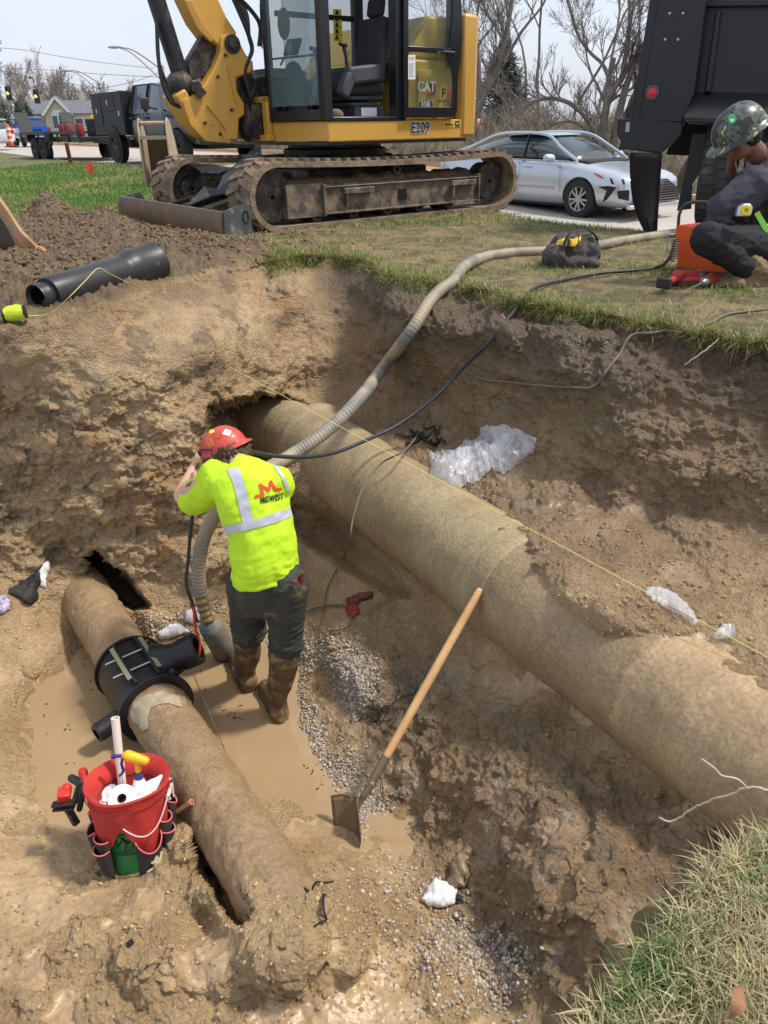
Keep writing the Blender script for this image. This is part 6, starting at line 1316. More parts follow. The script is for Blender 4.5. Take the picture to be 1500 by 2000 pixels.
# roots sticking out of the near bank and the right wall
ROOT = mat('pale_root', lin((206, 186, 156)), .8, var=.2, vscale=40)
def root(label, L_, r0, r1, extra=()):
    pts = catmull([P(*q[:2], **q[2]) for q in L_], 6); mb = MB(); K = len(pts); rr = random.Random(len(label)); pts = [p+Vector((rr.uniform(-1, 1), rr.uniform(-1, 1), rr.uniform(-1, 1)))*r0*.5 for p in pts]
    mb.tube(pts, [r0+(r1-r0)*i/(K-1) for i in range(K)], 6)
    for e in extra:
        q = catmull([P(*q[:2], **q[2]) for q in e], 6); mb.tube(q, [r0*.7+(r1-r0*.7)*i/(len(q)-1) for i in range(len(q))], 6)
    return tag(mb.build('root', ROOT, smooth=80), label, 'root')
root('forked pale root reaching across the big pipe from the right edge', [yy_(1540, 1548, 1.35), yy_(1500, 1544, 1.36), yy_(1465, 1538, 1.38), yy_(1425, 1552, 1.40), yy_(1385, 1565, 1.43), yy_(1350, 1580, 1.45), yy_(1315, 1604, 1.46), yy_(1288, 1597, 1.47)], .0042, .0022, [[yy_(1460, 1540, 1.38), yy_(1440, 1522, 1.38), yy_(1410, 1515, 1.39), yy_(1395, 1500, 1.40), yy_(1370, 1482, 1.42)]])
root('short upright pale root at the grass edge near the right corner', [yy_(1466, 1660, 1.16), yy_(1452, 1640, 1.18), yy_(1450, 1620, 1.19), yy_(1445, 1600, 1.2)], .0038, .002)
root('thin pale root dangling from the sod on the right bank wall', [yy_(1405, 662, 3.62), yy_(1380, 682, 3.6), yy_(1355, 700, 3.6), yy_(1338, 712, 3.6)], .004, .002)
# ================================================================ VEHICLES AND ROAD
def stq(s, t): return Vector((s*U2[0]+t*V2[0], s*U2[1]+t*V2[1], 0))     # U2, V2 are nearly orthonormal
def bend(s): return max(0, -s-25)*.17
ASPH = mat('road_concrete', lin((176, 168, 158)), .85, var=.14, vscale=1.5, dirt=lin((150, 136, 118)), dirt_amt=.15, dscale=.8, bump=.002, bscale=90)
KERB = mat('kerb_concrete', lin((190, 170, 140)), .85, var=.15, vscale=3)
def strip(name, ta, tb, dz, m, thick=0):
    mb = MB(); V = []; ss = np.linspace(-130, 16, 74)
    for s in ss:
        for t in (ta, tb):
            p = stq(s, t+bend(s)+((te_of(s)-9.3) if ta < 9.5 and (t < 9.5) else (2.0 if t > 12 else 0))); p.z = float(road_z(p.x, p.y))-.06+dz; V.append(p)
            if thick: V.append(p-Vector((0, 0, thick)))
    k = 4 if thick else 2; F = []
    for i in range(len(ss)-1):
        a = i*k; b = a+k
        if thick: F += [(a, b, b+2, a+2), (a, a+1, b+1, b), (a+2, b+2, b+3, a+3), (a+1, a+3, b+3, b+1)]
        else: F.append((a, b, b+1, a+1))
    mb.add(V, F); return struct(mb.build(name, m, smooth=0))
strip('road', 9.3, 14.3, .012, ASPH); strip('kerb', 9.12, 9.298, .05, KERB, .3); strip('kerb', 14.302, 14.5, .14, KERB, .3)
strip('gutter', 13.7, 14.29, .017, mat('gutter_stain', lin((186, 140, 96)), .85, var=.2, vscale=2))
def car_frame(pos, yaw): return Matrix.Translation(pos) @ Matrix.Rotation(yaw, 4, 'Z')
def loft_body(name, stations, m, parent, sub=2, arches=None):
    """stations: x, [(half width, z)...] from bottom centre round to top centre; closed, mirrored"""
    mb = MB(); V = []; n = None
    for x, pr in stations:
        ring = [(w, z) for w, z in pr]+[(-w, z) for w, z in reversed(pr[1:-1])]; n = len(ring); V += [(x, w, z) for w, z in ring]
    F = [(i*n+j, i*n+(j+1) % n, (i+1)*n+(j+1) % n, (i+1)*n+j) for i in range(len(stations)-1) for j in range(n)]
    F += [tuple(reversed(range(n))), tuple(range((len(stations)-1)*n, len(stations)*n))]
    mb.add(V, F); o = mb.build(name, m, parent, smooth=40, sub=sub)
    if sub: bake(o)
    if arches:
        for x, r in arches:
            for s in (-1, 1):
                cmb = MB(); cmb.cyl((x, s*.55, r*.98), (x, s*1.3, r*.98), r*1.13, n=40); co = cmb.build('cut', m); co.matrix_basis = ROOTM[parent.name]
                q = o.modifiers.new('b', 'BOOLEAN'); q.object = co; q.operation = 'DIFFERENCE'; q.solver = 'EXACT'; bake(o)
                d_ = co.data; bpy.data.objects.remove(co); bpy.data.meshes.remove(d_)
    o.data.shade_smooth(); o.data.set_sharp_from_angle(angle=R(32)); return o
TYRE = mat('tyre', (.022, .022, .024), .8, dirt=(.09, .08, .07), dirt_amt=.1, dscale=9)
RIM = mat('alloy_rim', (.42, .43, .44), .3, metal=.85)
def wheel(x, y, r, w, parent, rim=RIM, spokes=10, side=-1, z=None):
    z = r if z is None else z; ax = (0, side, 0)
    mb = MB(); mb.lathe([(r*.62, -w/2), (r*.9, -w/2), (r, -w*.36), (r, w*.36), (r*.93, w/2), (r*.64, w/2), (r*.62, w*.42), (r*.62, -w/2)], (x, y, z), ax, 44); t = mb.build('tyre', TYRE, parent)
    mb = MB(); mb.lathe([(0, w*.22), (r*.50, w*.22), (r*.58, w*.3), (r*.63, w*.46), (r*.60, w*.47), (r*.56, w*.36)], (x, y, z), ax, 40)
    d = mb.build('wheel_well_rim', mat('rim_dark', (.03, .03, .032), .5), t)
    mb = MB()
    for k in range(spokes):
        a = 2*math.pi*(k+.12*(1 if k % 2 else -1))/spokes; c, s_ = math.cos(a), math.sin(a)
        mb.beam((x+c*r*.10, y+side*w*.40, z+s_*r*.10), (x+c*r*.60, y+side*w*.43, z+s_*r*.60), r*.10, r*.06, up=(0, 1, 0))
    mb.lathe([(0, w*.46), (r*.12, w*.45), (r*.15, w*.36)], (x, y, z), ax, 20); mb.lathe([(r*.575, w*.44), (r*.62, w*.48), (r*.63, w*.40)], (x, y, z), ax, 40)
    mb.build('rim', rim, t); return t
# ---- silver sedan
def sedan():
    h = Vector((.62, -.785, 0)).normalized(); l = Vector((-h.y, h.x, 0)); fw = P(1136, 388, Y=15.0); fw.z -= .335
    c = fw+l*.80-h*1.435; yaw = math.atan2(h.y, h.x)
    t = thing('silver_sedan', 'silver four door sedan parked on the road to the right of the excavator', 'car', M=car_frame(c, yaw))
    PA = mat('silver_paint', lin((190, 196, 206)), .28, metal=.55, coat=.6)
    def sec(wb, ws, wm, wsh, wt, zb, zs, zm, zsh, zt, zc): return [(0, zb), (wb, zb), (ws, zs), (wm, zm), (wsh, zsh), (wt, zt), (0, zc)]
    S = [(2.44, sec(.45, .60, .62, .60, .45, .26, .34, .50, .60, .66, .67)), (2.36, sec(.68, .80, .82, .78, .60, .20, .32, .52, .66, .72, .74)), (2.15, sec(.76, .89, .90, .86, .70, .18, .32, .55, .72, .79, .81)),
         (1.75, sec(.78, .91, .925, .89, .74, .18, .32, .58, .80, .86, .885)), (1.35, sec(.78, .91, .925, .90, .76, .18, .32, .60, .86, .92, .945)), (1.0, sec(.78, .90, .925, .90, .78, .18, .30, .60, .90, .96, .98)),
         (.3, sec(.78, .89, .92, .90, .80, .18, .30, .60, .93, .965, .97)), (-.6, sec(.78, .89, .92, .90, .80, .18, .30, .60, .95, .985, .99)), (-1.3, sec(.78, .91, .925, .90, .78, .18, .32, .62, .97, 1.01, 1.02)),
         (-1.9, sec(.76, .90, .91, .88, .74, .20, .34, .64, .98, 1.04, 1.06)), (-2.35, sec(.70, .85, .86, .82, .68, .24, .38, .66, .98, 1.05, 1.08)), (-2.52, sec(.55, .72, .74, .70, .56, .34, .42, .66, .92, 1.0, 1.04))]
    b = loft_body('body', S, PA, t, 2, [(1.435, .335), (-1.435, .335)])
    # greenhouse (glass) and painted roof
    G = [(1.18, [(0, .88), (.72, .90), (.66, .985), (0, 1.0)]), (.75, [(0, .88), (.80, .90), (.66, 1.20), (0, 1.23)]), (.35, [(0, .88), (.84, .92), (.60, 1.375), (0, 1.405)]), (-.3, [(0, .88), (.85, .93), (.58, 1.41), (0, 1.44)]), (-.9, [(0, .9), (.84, .95), (.57, 1.375), (0, 1.405)]), (-1.45, [(0, .92), (.80, .98), (.58, 1.22), (0, 1.25)]), (-2.0, [(0, .95), (.70, 1.0), (.62, 1.055), (0, 1.07)])]
    loft_body('windows', G, mat('car_glass', (.045, .06, .065), .08, spec=.9), b, 1)
    Rf = [(.42, [(0, 1.36), (.585, 1.352), (.60, 1.372), (0, 1.412)]), (.1, [(0, 1.38), (.585, 1.375), (.60, 1.40), (0, 1.437)]), (-.4, [(0, 1.38), (.58, 1.375), (.592, 1.405), (0, 1.448)]), (-.95, [(0, 1.35), (.57, 1.345), (.585, 1.375), (0, 1.415)])]
    loft_body('roof', Rf, PA, b, 1)
    for s in (-1, 1):
        mb = MB(); mb.tube(catmull([(1.22, s*.74, .955), (.80, s*.715, 1.17), (.38, s*.615, 1.375), (-.3, s*.60, 1.42), (-.95, s*.59, 1.385), (-1.5, s*.66, 1.20), (-2.0, s*.74, 1.05)], 6), [(.030, .022)]*37, 8, up=(0, s, 0)); mb.build('roof_pillar', PA, b)
        mb = MB(); mb.beam((.02, s*.865, .95), (-.06, s*.62, 1.39), .06, .02, up=(1, 0, 0)); mb.build('door_pillar', BLKC, b)
        mb = MB(); mb.tube(catmull([(1.15, s*.885, .955), (.3, s*.905, .965), (-.8, s*.90, .985), (-1.6, s*.87, 1.01)], 5), .010, 6); mb.build('window_trim', STEEL, b)
        for x0 in (.30, -.62):
            mb = MB(); mb.box((x0-.12, s*.925, .85), (.19, .03, .03)); mb.build('door_handle', PA, b, bevel=.008)
        mb = MB(); mb.cap((.82, s*1.0, 1.0), (.80, s*1.10, 1.01), .075, .07); mb.box((.84, s*.93, .95), (.08, .10, .03)); mb.build('wing_mirror', PA, b, remesh=.012, sm=2)
        mb = MB(); mb.tube([(1.02, s*.935, .42), (1.0, s*.94, .62), (.98, s*.925, .92)], .004, 4); mb.tube([(-.02, s*.933, .32), (-.02, s*.94, .62), (-.02, s*.915, .94)], .004, 4); mb.tube([(-.98, s*.938, .62), (-.9, s*.915, .96)], .004, 4); mb.build('door_gap', KBK, b)
        mb = MB(); mb.box((.10, s*.935, .50), (1.5, .012, .022)); mb.build('side_moulding', STEEL, b)
    bb_ = bvh_of(b) if False else BVHTree.FromPolygons([ROOTM[t.name] @ v.co for v in b.data.vertices], [tuple(p.vertices) for p in b.data.polygons])
    hlm = mat('lamp_clear', (.55, .58, .62), .12, metal=.3, dirt=(.08, .08, .09), dirt_amt=.3, dscale=40); orm = mat('lamp_orange', lin((200, 70, 30)), .3)
    M_ = ROOTM[t.name]
    def onbody(name, pts, m, s, off=.006):
        # pts (x, z) on the flank, wrapped onto the body from the side / front quarter
        bm = bmesh.new(); bm.faces.new([bm.verts.new((a, c_, 0)) for a, c_ in pts]); bmesh.ops.triangulate(bm, faces=bm.faces)
        for k in range(5):
            es = [e for e in bm.edges if e.calc_length() > .05]
            if not es: break
            bmesh.ops.subdivide_edges(bm, edges=es, cuts=1); bmesh.ops.triangulate(bm, faces=bm.faces)
        kill = []
        for v in bm.verts:
            o_ = M_ @ Vector((v.co.x+.9, s*1.9, v.co.y)); d_ = (M_.to_3x3() @ Vector((-.9, -s*1.15, 0))).normalized(); hh, n_, i_, tt_ = bb_.ray_cast(o_, d_)
            if hh is None: kill.append(v)
            else: v.co = M_.inverted() @ (hh-d_*off)
        bmesh.ops.delete(bm, geom=kill, context='VERTS'); me = bpy.data.meshes.new(name); bm.to_mesh(me); bm.free(); me.materials.append(m); me.shade_smooth(); o = bpy.data.objects.new(name, me); COL.objects.link(o); o.parent = b; return o
    for s in (-1, 1):
        onbody('headlight', [(1.62, .775), (1.80, .735), (2.10, .70), (2.42, .69), (2.44, .60), (2.10, .60), (1.85, .66)], hlm, s); onbody('side_marker', [(1.58, .785), (1.72, .755), (1.84, .70), (1.80, .69), (1.68, .73)], orm, s, .012); onbody('lamp_divider', [(1.95, .70), (2.0, .70), (2.06, .61), (2.01, .61)], KBK, s, .012); onbody('lamp_divider', [(2.2, .69), (2.25, .69), (2.3, .61), (2.25, .61)], KBK, s, .012)
        onbody('bumper_vent', [(1.72, .56), (1.95, .58), (2.12, .56), (2.06, .50), (1.95, .36), (1.86, .30), (1.88, .40), (1.92, .50)], KBK, s, .008)
        onbody('lower_grille', [(2.14, .50), (2.40, .52), (2.42, .34), (2.18, .38)], KBK, s, .006)
    mb = MB(); mb.box((1.15, 0, .955), (.5, 1.3, .015), rot=(0, .1, 0)); mb.build('wiper_cowl', KBK, b)
    g = MB(); g.plate([(2.475, -.22, .66), (2.475, .22, .66), (2.47, .58, .50), (2.46, .62, .28), (2.46, -.62, .28), (2.47, -.58, .50)], (1, 0, 0), .012); gr = g.build('grille', KBK, b)
    for k in range(9):
        z = .63-k*.042; w_ = min(.60, .24+k*.09); g = MB(); g.bx(2.484, 2.50, -w_, w_, z-.008, z+.008); g.build('grille_bar', mat('chrome', (.7, .7, .72), .12, metal=1), gr)
    g = MB(); g.lathe([(.055, 0), (.075, 0), (.075, .008), (.055, .008)], (2.50, 0, .60), (1, 0, 0), 28); g.lathe([(.022, 0), (.034, 0), (.034, .008)], (2.50, 0, .612), (1, 0, 0), 20); g.build('emblem', mat('chrome', (.7, .7, .72), .12), gr)
    g = MB(); g.bx(2.40, 2.49, -.80, .80, .20, .27); g.build('bumper_lip', PA, b, bevel=.02)
    for x in (1.435, -1.435):
        for s in (-1, 1): wheel(x, s*.80, .335, .23, t, side=s)
    g = MB(); g.bx(-1.9, 1.9, -.7, .7, .17, .35); g.build('underbody', KBK, t)
sedan()
# ---- pickups
def pickup(name, label, pos, yaw, paint, utility=False, plate=False, group=None, detail=True):
    t = thing(name, label, 'pickup truck', M=car_frame(pos, yaw), group=group); zb = .50
    def sec(w, z0, z1, zt=None): return [(0, z0), (w*.93, z0), (w, z0+.1), (w*1.01, (z0+z1)/2), (w, z1-.1), (w*.9, z1), (0, z1+.02)]
    S = [(2.95, sec(.88, .55, 1.05)), (2.85, sec(.96, .50, 1.16)), (2.2, sec(1.0, .48, 1.22)), (1.35, sec(1.0, .46, 1.27)), (.6, sec(1.0, .46, 1.28)), (-.85, sec(1.0, .46, 1.28)), (-.95, sec(.98, .48, 1.26))]
    b = loft_body('cab_body', S, paint, t, 1, [(1.95, .42)])
    G = [(1.30, [(0, 1.2), (.85, 1.22), (.78, 1.28), (0, 1.30)]), (.78, [(0, 1.2), (.93, 1.22), (.74, 1.80), (0, 1.84)]), (.3, [(0, 1.2), (.95, 1.22), (.74, 1.90), (0, 1.93)]), (-.75, [(0, 1.2), (.95, 1.22), (.74, 1.90), (0, 1.93)]), (-.93, [(0, 1.2), (.93, 1.22), (.74, 1.84), (0, 1.88)])]
    loft_body('windows', G, mat('truck_glass', (.13, .15, .18), .12, spec=.9), b, 0)  # base colour lightened to imitate sky reflected in the glass
    Rf = [(.85, [(0, 1.80), (.74, 1.80), (.76, 1.82), (0, 1.87)]), (.3, [(0, 1.86), (.745, 1.86), (.76, 1.90), (0, 1.96)]), (-.8, [(0, 1.86), (.745, 1.86), (.76, 1.90), (0, 1.95)]), (-.97, [(0, 1.80), (.74, 1.80), (.75, 1.84), (0, 1.90)])]
    loft_body('roof', Rf, paint, b, 0)
    for s in (-1, 1):
        for (x0, z0, x1, z1) in ((1.30, 1.26, .80, 1.84), (.12, 1.24, .10, 1.88), (-.82, 1.24, -.84, 1.88)):
            mb = MB(); mb.beam((x0, s*.955, z0), (x1, s*.76, z1), .09, .05, up=(1, 0, 0)); mb.build('window_pillar', paint, b)
        if detail:
            mb = MB(); mb.beam((.95, s*1.0, 1.30), (.92, s*1.22, 1.36), .05, .05); mb.box((.90, s*1.28, 1.42), (.10, .20, .26)); mb.build('towing_mirror', BLK, b, bevel=.02)
            for x0 in (.25, -.7): mb = MB(); mb.box((x0, s*1.015, 1.12), (.2, .03, .05)); mb.build('door_handle', BLK, b, bevel=.01)
            for x0 in (1.25, .1, -.85): mb = MB(); mb.tube([(x0, s*1.012, .55), (x0, s*1.018, .9), (x0, s*1.0, 1.24)], .006, 4); mb.build('door_gap', KBK, b)
            mb = MB(); mb.plate([(2.93, s*.55, 1.10), (2.90, s*.88, 1.10), (2.55, s*1.0, 1.12), (2.60, s*1.0, .86), (2.92, s*.9, .82), (2.96, s*.55, .82)], (.7, s*.7, 0), .03); mb.build('headlight', mat('lamp_clear', (0, 0, 0)), b)
            mb = MB(); mb.plate([(2.60, s*1.0, 1.10), (2.54, s*1.005, 1.11), (2.60, s*1.005, .9)], (.3, s*.9, 0), .034); mb.build('side_marker', mat('lamp_orange', (0, 0, 0)), b)
    mb = MB(); mb.bx(2.85, 3.12, -.98, .98, .50, .74); bp_ = mb.build('front_bumper', BLKC if utility else paint, t, bevel=.03)
    mb = MB(); mb.bx(2.93, 2.99, -.52, .52, .78, 1.12); mb.build('grille', KBK, t, bevel=.01)
    if plate:
        mb = MB(); mb.bx(3.125, 3.14, -.30, .30, .54, .72); pp = mb.build('front_plate', mat('plate_dark_red', lin((70, 22, 22)), .5), t)
    if utility:
        UB = mat('utility_black', (.014, .014, .016), .55, dirt=(.12, .11, .09), dirt_amt=.15, dscale=3)
        mb = MB(); mb.bx(-3.35, -1.05, -1.06, -.62, .72, 1.78); mb.bx(-3.35, -1.05, .62, 1.06, .72, 1.78); mb.bx(-3.35, -1.05, -.62, .62, .72, .85); ub = mb.build('utility_body', UB, t, bevel=.012)
        for s in (-1,):
            for (x0, x1, z0, z1) in ((-3.30, -2.62, .95, 1.72), (-2.58, -1.62, 1.32, 1.72), (-1.58, -1.10, .78, 1.72)):
                mb = MB(); mb.bx(x0, x1, s*1.062, s*1.075, z0, z1); dd = mb.build('compartment_door', UB, ub, bevel=.006)
                mb = MB(); mb.bx((x0+x1)/2-.04, (x0+x1)/2+.04, s*1.078, s*1.09, (z0+z1)/2-.06, (z0+z1)/2+.06); mb.build('latch', STEEL, dd)
            mb = MB(); mb.lathe([(.5, 0), (.56, 0), (.56, .03), (.5, .03)], (-2.05, s*1.06, .42), (0, s, 0), 24, up=(0, 0, 1), a0=-math.pi/2, a1=math.pi/2); mb.build('wheel_arch', KBK, ub)
            mb = MB(); mb.lathe([(0, .012), (.5, .012), (.5, 0)], (-2.05, s*1.055, .42), (0, s, 0), 28, up=(0, 0, 1), a0=-math.pi/2, a1=math.pi/2); mb.build('arch_shade_disc', KBK, ub)  # flat black half disc painted in for the shade inside the arch
    else:
        S = [(-.98, sec(.98, .55, 1.28)), (-2.2, sec(1.0, .52, 1.28)), (-2.9, sec(.98, .56, 1.27))]; bb = loft_body('cargo_bed', S, paint, t, 0, [(-2.0, .40)] if detail else None)
        mb = MB(); mb.bx(-3.0, -2.9, -.95, .95, .5, .66); mb.build('rear_bumper', STEEL, t, bevel=.02)
        for s in (-1, 1): mb = MB(); mb.bx(-2.94, -2.905, s*.82, s*.95, .92, 1.2); mb.build('tail_light', mat('lamp_red', lin((170, 20, 20)), .4), t)
        mb = MB(); mb.bx(-2.93, -2.91, -.35, .35, 1.0, 1.12); mb.build('tailgate_trim', KBK, t)
    for x in (1.95, -2.05):
        for s in (-1, 1): wheel(x, s*(.95 if utility else .9), .42, .28, t, rim=mat('rim_dark', (.03, .03, .032), .5) if utility else RIM, spokes=8, side=s)
    mb = MB(); mb.bx(-3.2, 2.7, -.6, .6, .40, .60); mb.build('chassis', KBK, t)
    return t
hP = Vector((.62, -.785, 0)).normalized(); lP = Vector((-hP.y, hP.x, 0)); rwp = P(236, 290, Y=24.0); rwp.z = .10
tr1 = pickup('service_truck', 'black crew cab service truck with utility body parked behind the excavator boom', rwp+lP*.90+hP*2.05, math.atan2(hP.y, hP.x), mat('black_car_paint', (.014, .015, .018), .3, coat=.2), True, True)
pp = [o for o in bpy.data.objects if o.name.startswith('front_plate')][0]
txt('FOX', .17, WHT, 'plate_lettering', pp, (3.142, 0, .63), (0, 1, 0), (0, 0, 1), .006, .002)
bp_ = P(66, 285, Y=64)
pickup('blue_pickup', 'bright blue pickup truck on the road at the far left, beyond the flatbed trailer', bp_, math.atan2(.87, -.50), mat('blue_paint', lin((30, 90, 190)), .3, coat=.6, metal=.2), False, detail=False)
def white_suv():
    p = P(-4, 288, Y=52); t = thing('white_car', 'white car cut by the left edge of the photo beside the blue pickup', 'car', M=car_frame(p, math.atan2(.87, -.5)))
    WP = mat('white_paint', (.62, .63, .64), .3, coat=.5)
    def sec(w, z0, z1): return [(0, z0), (w*.9, z0), (w, z0+.1), (w*1.02, (z0+z1)/2), (w, z1-.1), (w*.85, z1), (0, z1+.02)]
    b = loft_body('body', [(2.3, sec(.75, .35, .8)), (2.0, sec(.88, .25, .92)), (1.0, sec(.92, .22, 1.0)), (-1.8, sec(.92, .22, 1.05)), (-2.3, sec(.82, .3, 1.0))], WP, t, 1, [(1.4, .34), (-1.4, .34)])
    loft_body('windows', [(1.1, [(0, .95), (.75, .96), (.7, 1.02), (0, 1.03)]), (.4, [(0, .95), (.85, .96), (.62, 1.48), (0, 1.52)]), (-1.6, [(0, .95), (.85, .96), (.62, 1.50), (0, 1.54)]), (-2.15, [(0, .95), (.8, .96), (.68, 1.1), (0, 1.12)])], mat('car_glass', (0, 0, 0)), b, 1)
    loft_body('roof', [(.45, [(0, 1.46), (.62, 1.46), (.63, 1.5), (0, 1.55)]), (-1.6, [(0, 1.46), (.62, 1.48), (.63, 1.52), (0, 1.58)])], WP, b, 0)
    for s in (-1, 1): mb = MB(); mb.bx(-2.33, -2.25, s*.6, s*.8, .72, .95); mb.build('tail_light', mat('lamp_red', (0, 0, 0)), b)
    for x in (1.4, -1.4):
        for s in (-1, 1): wheel(x, s*.8, .34, .23, t, side=s)
white_suv()
# ---- flatbed trailer
def trailer():
    o = rwp+lP*.90-hP*1.9; t = thing('flatbed_trailer', 'black tandem axle flatbed trailer hitched behind the service truck', 'trailer', M=car_frame(Vector((o.x, o.y, .02)), math.atan2(hP.y, hP.x)))
    B2 = mat('trailer_black', (.02, .02, .022), .5, dirt=(.14, .12, .1), dirt_amt=.25, dscale=4)
    m_ = MB(); m_.bx(-7.0, -.9, -1.02, 1.02, .62, .76); m_.build('deck', B2, t, bevel=.01)
    for s in (-1, 1):
        m_ = MB(); m_.bx(-7.0, -.9, s*1.02, s*1.09, .84, .92)
        for k in range(7): m_.bx(-7.0+k*1.01, -6.95+k*1.01, s*1.03, s*1.08, .60, .90)
        m_.build('side_rail', B2, t)
        m_ = MB(); m_.bx(-5.35, -3.45, s*1.03, s*1.32, .84, .88); m_.bx(-5.40, -5.34, s*1.03, s*1.32, .62, .86); m_.bx(-3.46, -3.40, s*1.03, s*1.32, .62, .86); m_.build('mudguard', B2, t)
        for x in (-4.85, -3.95): wheel(x, s*1.18, .37, .24, t, rim=mat('rim_dark', (0, 0, 0)), spokes=6, side=s)
    m_ = MB(); m_.beam((-.9, -.6, .65), (.5, 0, .55), .1, .12); m_.beam((-.9, .6, .65), (.5, 0, .55), .1, .12); m_.build('drawbar', B2, t)
    for s in (-.8, .8): m_ = MB(); m_.beam((-7.0, s, .7), (-7.35, s, 1.55), .45, .06); m_.build('ramp', B2, t)
    for k, x in enumerate((-1.6, -2.7, -3.2)):
        c = thing('red_barrel', ('red canister at the front of the flatbed trailer', 'red canister in the middle of the flatbed trailer', 'red canister over the trailer wheels')[k], 'canister', ROOTM[t.name] @ Vector((x, -.75, .765)))
        m_ = MB(); m_.lathe([(0, 0), (.12, 0), (.13, .03), (.13, .32), (.11, .36), (0, .37)], (0, 0, 0), (0, 0, 1), 24); m_.build('shell', mat('barrel_red', lin((140, 44, 42)), .6), c)
        m_ = MB(); m_.tube([(-.08, 0, .36), (-.06, 0, .42), (.06, 0, .42), (.08, 0, .36)], .012, 6); m_.build('handle', BLK, c)
trailer()
# ---- dump truck, rear end towards us
DTO = P(1268, 452, z=0); DTX = Vector((.90, -.43, 0)).normalized(); DTY = Vector((-DTX.y, DTX.x, 0)); DTO = Vector((DTO.x, DTO.y, 0))
DM = Matrix((DTX, DTY, Vector((0, 0, 1)))).transposed().to_4x4(); DM.translation = DTO
DT = thing('dump_truck', 'black dump truck seen from behind at the right edge with hanging mud flap', 'dump truck', M=DM); DMI = DM.inverted()
DBK = mat('dump_body_black', (.009, .010, .013), .42, coat=.1, var=.3, vscale=2, dirt=(.10, .10, .10), dirt_amt=-.05, dscale=9)
def dl(px, py, y=0):
    o = DMI @ CAMP; d = DMI.to_3x3() @ Vector(ray(px, py).tolist()); return o+d*((y-o.y)/d.y)
def dplate(name, pts, y, th, parent=DT, m=DBK, bevel=.01):
    mb = MB(); Q = [dl(a, b, y) for a, b in pts]; mb.prism([(q.x, q.z) for q in Q], (0, y, 0), (1, 0, 0), (0, 0, 1), -th); return mb.build(name, m, parent, bevel=bevel)
dplate('corner_post', [(1278, -60), (1392, -60), (1378, 0), (1356, 180), (1336, 228), (1334, 240), (1232, 236)], 0, 2.6)
dplate('post_strip', [(1288, -60), (1294, -60), (1256, 180), (1248, 236), (1243, 236), (1251, 180)], -.012, .01, bevel=0)
dplate('rear_beam', [(1207, 232), (1240, 232), (1334, 240), (1329, 266), (1290, 300), (1206, 290), (1214, 280), (1205, 262), (1206, 240)], -.03, .12)
dplate('slot_sky_plate', [(1223, 239), (1230, 238), (1229, 257), (1221, 258)], -.034, .002, m=mat('sky_tone', (.35, .37, .42), .9), bevel=0)  # pale plate painted like the sky showing through a slot
tg = dplate('tailgate', [(1378, -60), (1640, -60), (1640, 190), (1352, 190)], .22, .12)
dplate('tailgate_rib', [(1378, 0), (1640, -4), (1640, 10), (1376, 14)], .16, .08); dplate('tailgate_rib', [(1398, 20), (1408, 20), (1388, 180), (1376, 180)], .16, .08)
mb = MB(); a, b_, c_, d_ = dl(1356, 180, .2), dl(1640, 184, .2), dl(1640, 236, -.10), dl(1336, 226, -.10); mb.plate([a, b_, c_, d_], (0, -.5, -.8), .02); mb.build('sill_slope', DBK, DT)
dplate('rear_sill', [(1336, 226), (1640, 236), (1640, 252), (1334, 240)], -.10, .25)
dplate('chassis_rail', [(1325, 240), (1640, 250), (1640, 305), (1400, 306), (1300, 302)], .5, 1.2, m=KBK)
mb = MB(); V = []; n1 = 14
for i in range(n1+1):
    t_ = i/n1; xl, xr = 1231+32*t_**3.2, 1293-11*t_; py = 298+158*t_
    for px_, yy in ((xl, -.02), ((xl+xr)/2, -.02-.05), (xr, -.02)): V.append(dl(px_, py, yy+.12*math.sin(t_*2.4)))
mb.add(V, [(i*3+j, i*3+j+1, (i+1)*3+j+1, (i+1)*3+j) for i in range(n1) for j in range(2)])
o = mb.build('mud_flap', mat('flap_rubber', (.02, .02, .021), .42, dirt=(.22, .21, .19), dirt_amt=.05, dscale=14), DT, smooth=60); q = o.modifiers.new('t', 'SOLIDIFY'); q.thickness = .012
dplate('inner_flap', [(1352, 262), (1400, 262), (1372, 330), (1352, 360), (1350, 408), (1322, 412), (1330, 372), (1342, 320)], .25, .02, m=mat('flap_rubber', (0, 0, 0)), bevel=0)
for k, (dx_, yy) in enumerate(((0, .55), (.36, .55))):
    cpt = dl(1400, 365, yy); cpt.z = .50; wx = cpt.x+dx_
    mb = MB(); pr = [(.28, -.14), (.44, -.145), (.50, -.12), (.505, .12), (.44, .145), (.28, .14), (.28, -.14)]; mb.lathe(pr, (wx, yy, .50), (1, 0, 0), 48)
    for j in range(40):
        a = 2*math.pi*j/40
        for s in (-1, 1): mb.box((wx+s*.07, yy+.508*math.cos(a+s*.03), .50+.508*math.sin(a+s*.03)), (.11, .045, .02), rot=(a-math.pi/2, 0, 0))
    mb.build('tyre', mat('tyre_dusty', (.05, .048, .045), .85, dirt=(.14, .13, .11), dirt_amt=.4), DT)
q = dl(1274, 181, -.014); mb = MB(); mb.lathe([(.038, .0), (.058, .0), (.060, .014), (.048, .02), (.038, .012)], q, (0, -1, 0), 28); lr = mb.build('lamp_surround', mat('lamp_rubber', (.08, .08, .08), .6), DT)
mb = MB(); mb.lathe([(.042, .0), (.040, .014), (.02, .022), (0, .024)], q, (0, -1, 0), 24); mb.build('tail_light', mat('lamp_red_lens', lin((210, 40, 50)), .25), DT)
for k, (a, b_) in enumerate(((1308, 26), (1334, 26), (1299, 77), (1324, 77))): q = dl(a, b_, -.002); mb = MB(); mb.lathe([(0, .006), (.010, .004), (.012, 0)], q, (0, -1, 0), 8); mb.build('rivet', STEEL, DT)
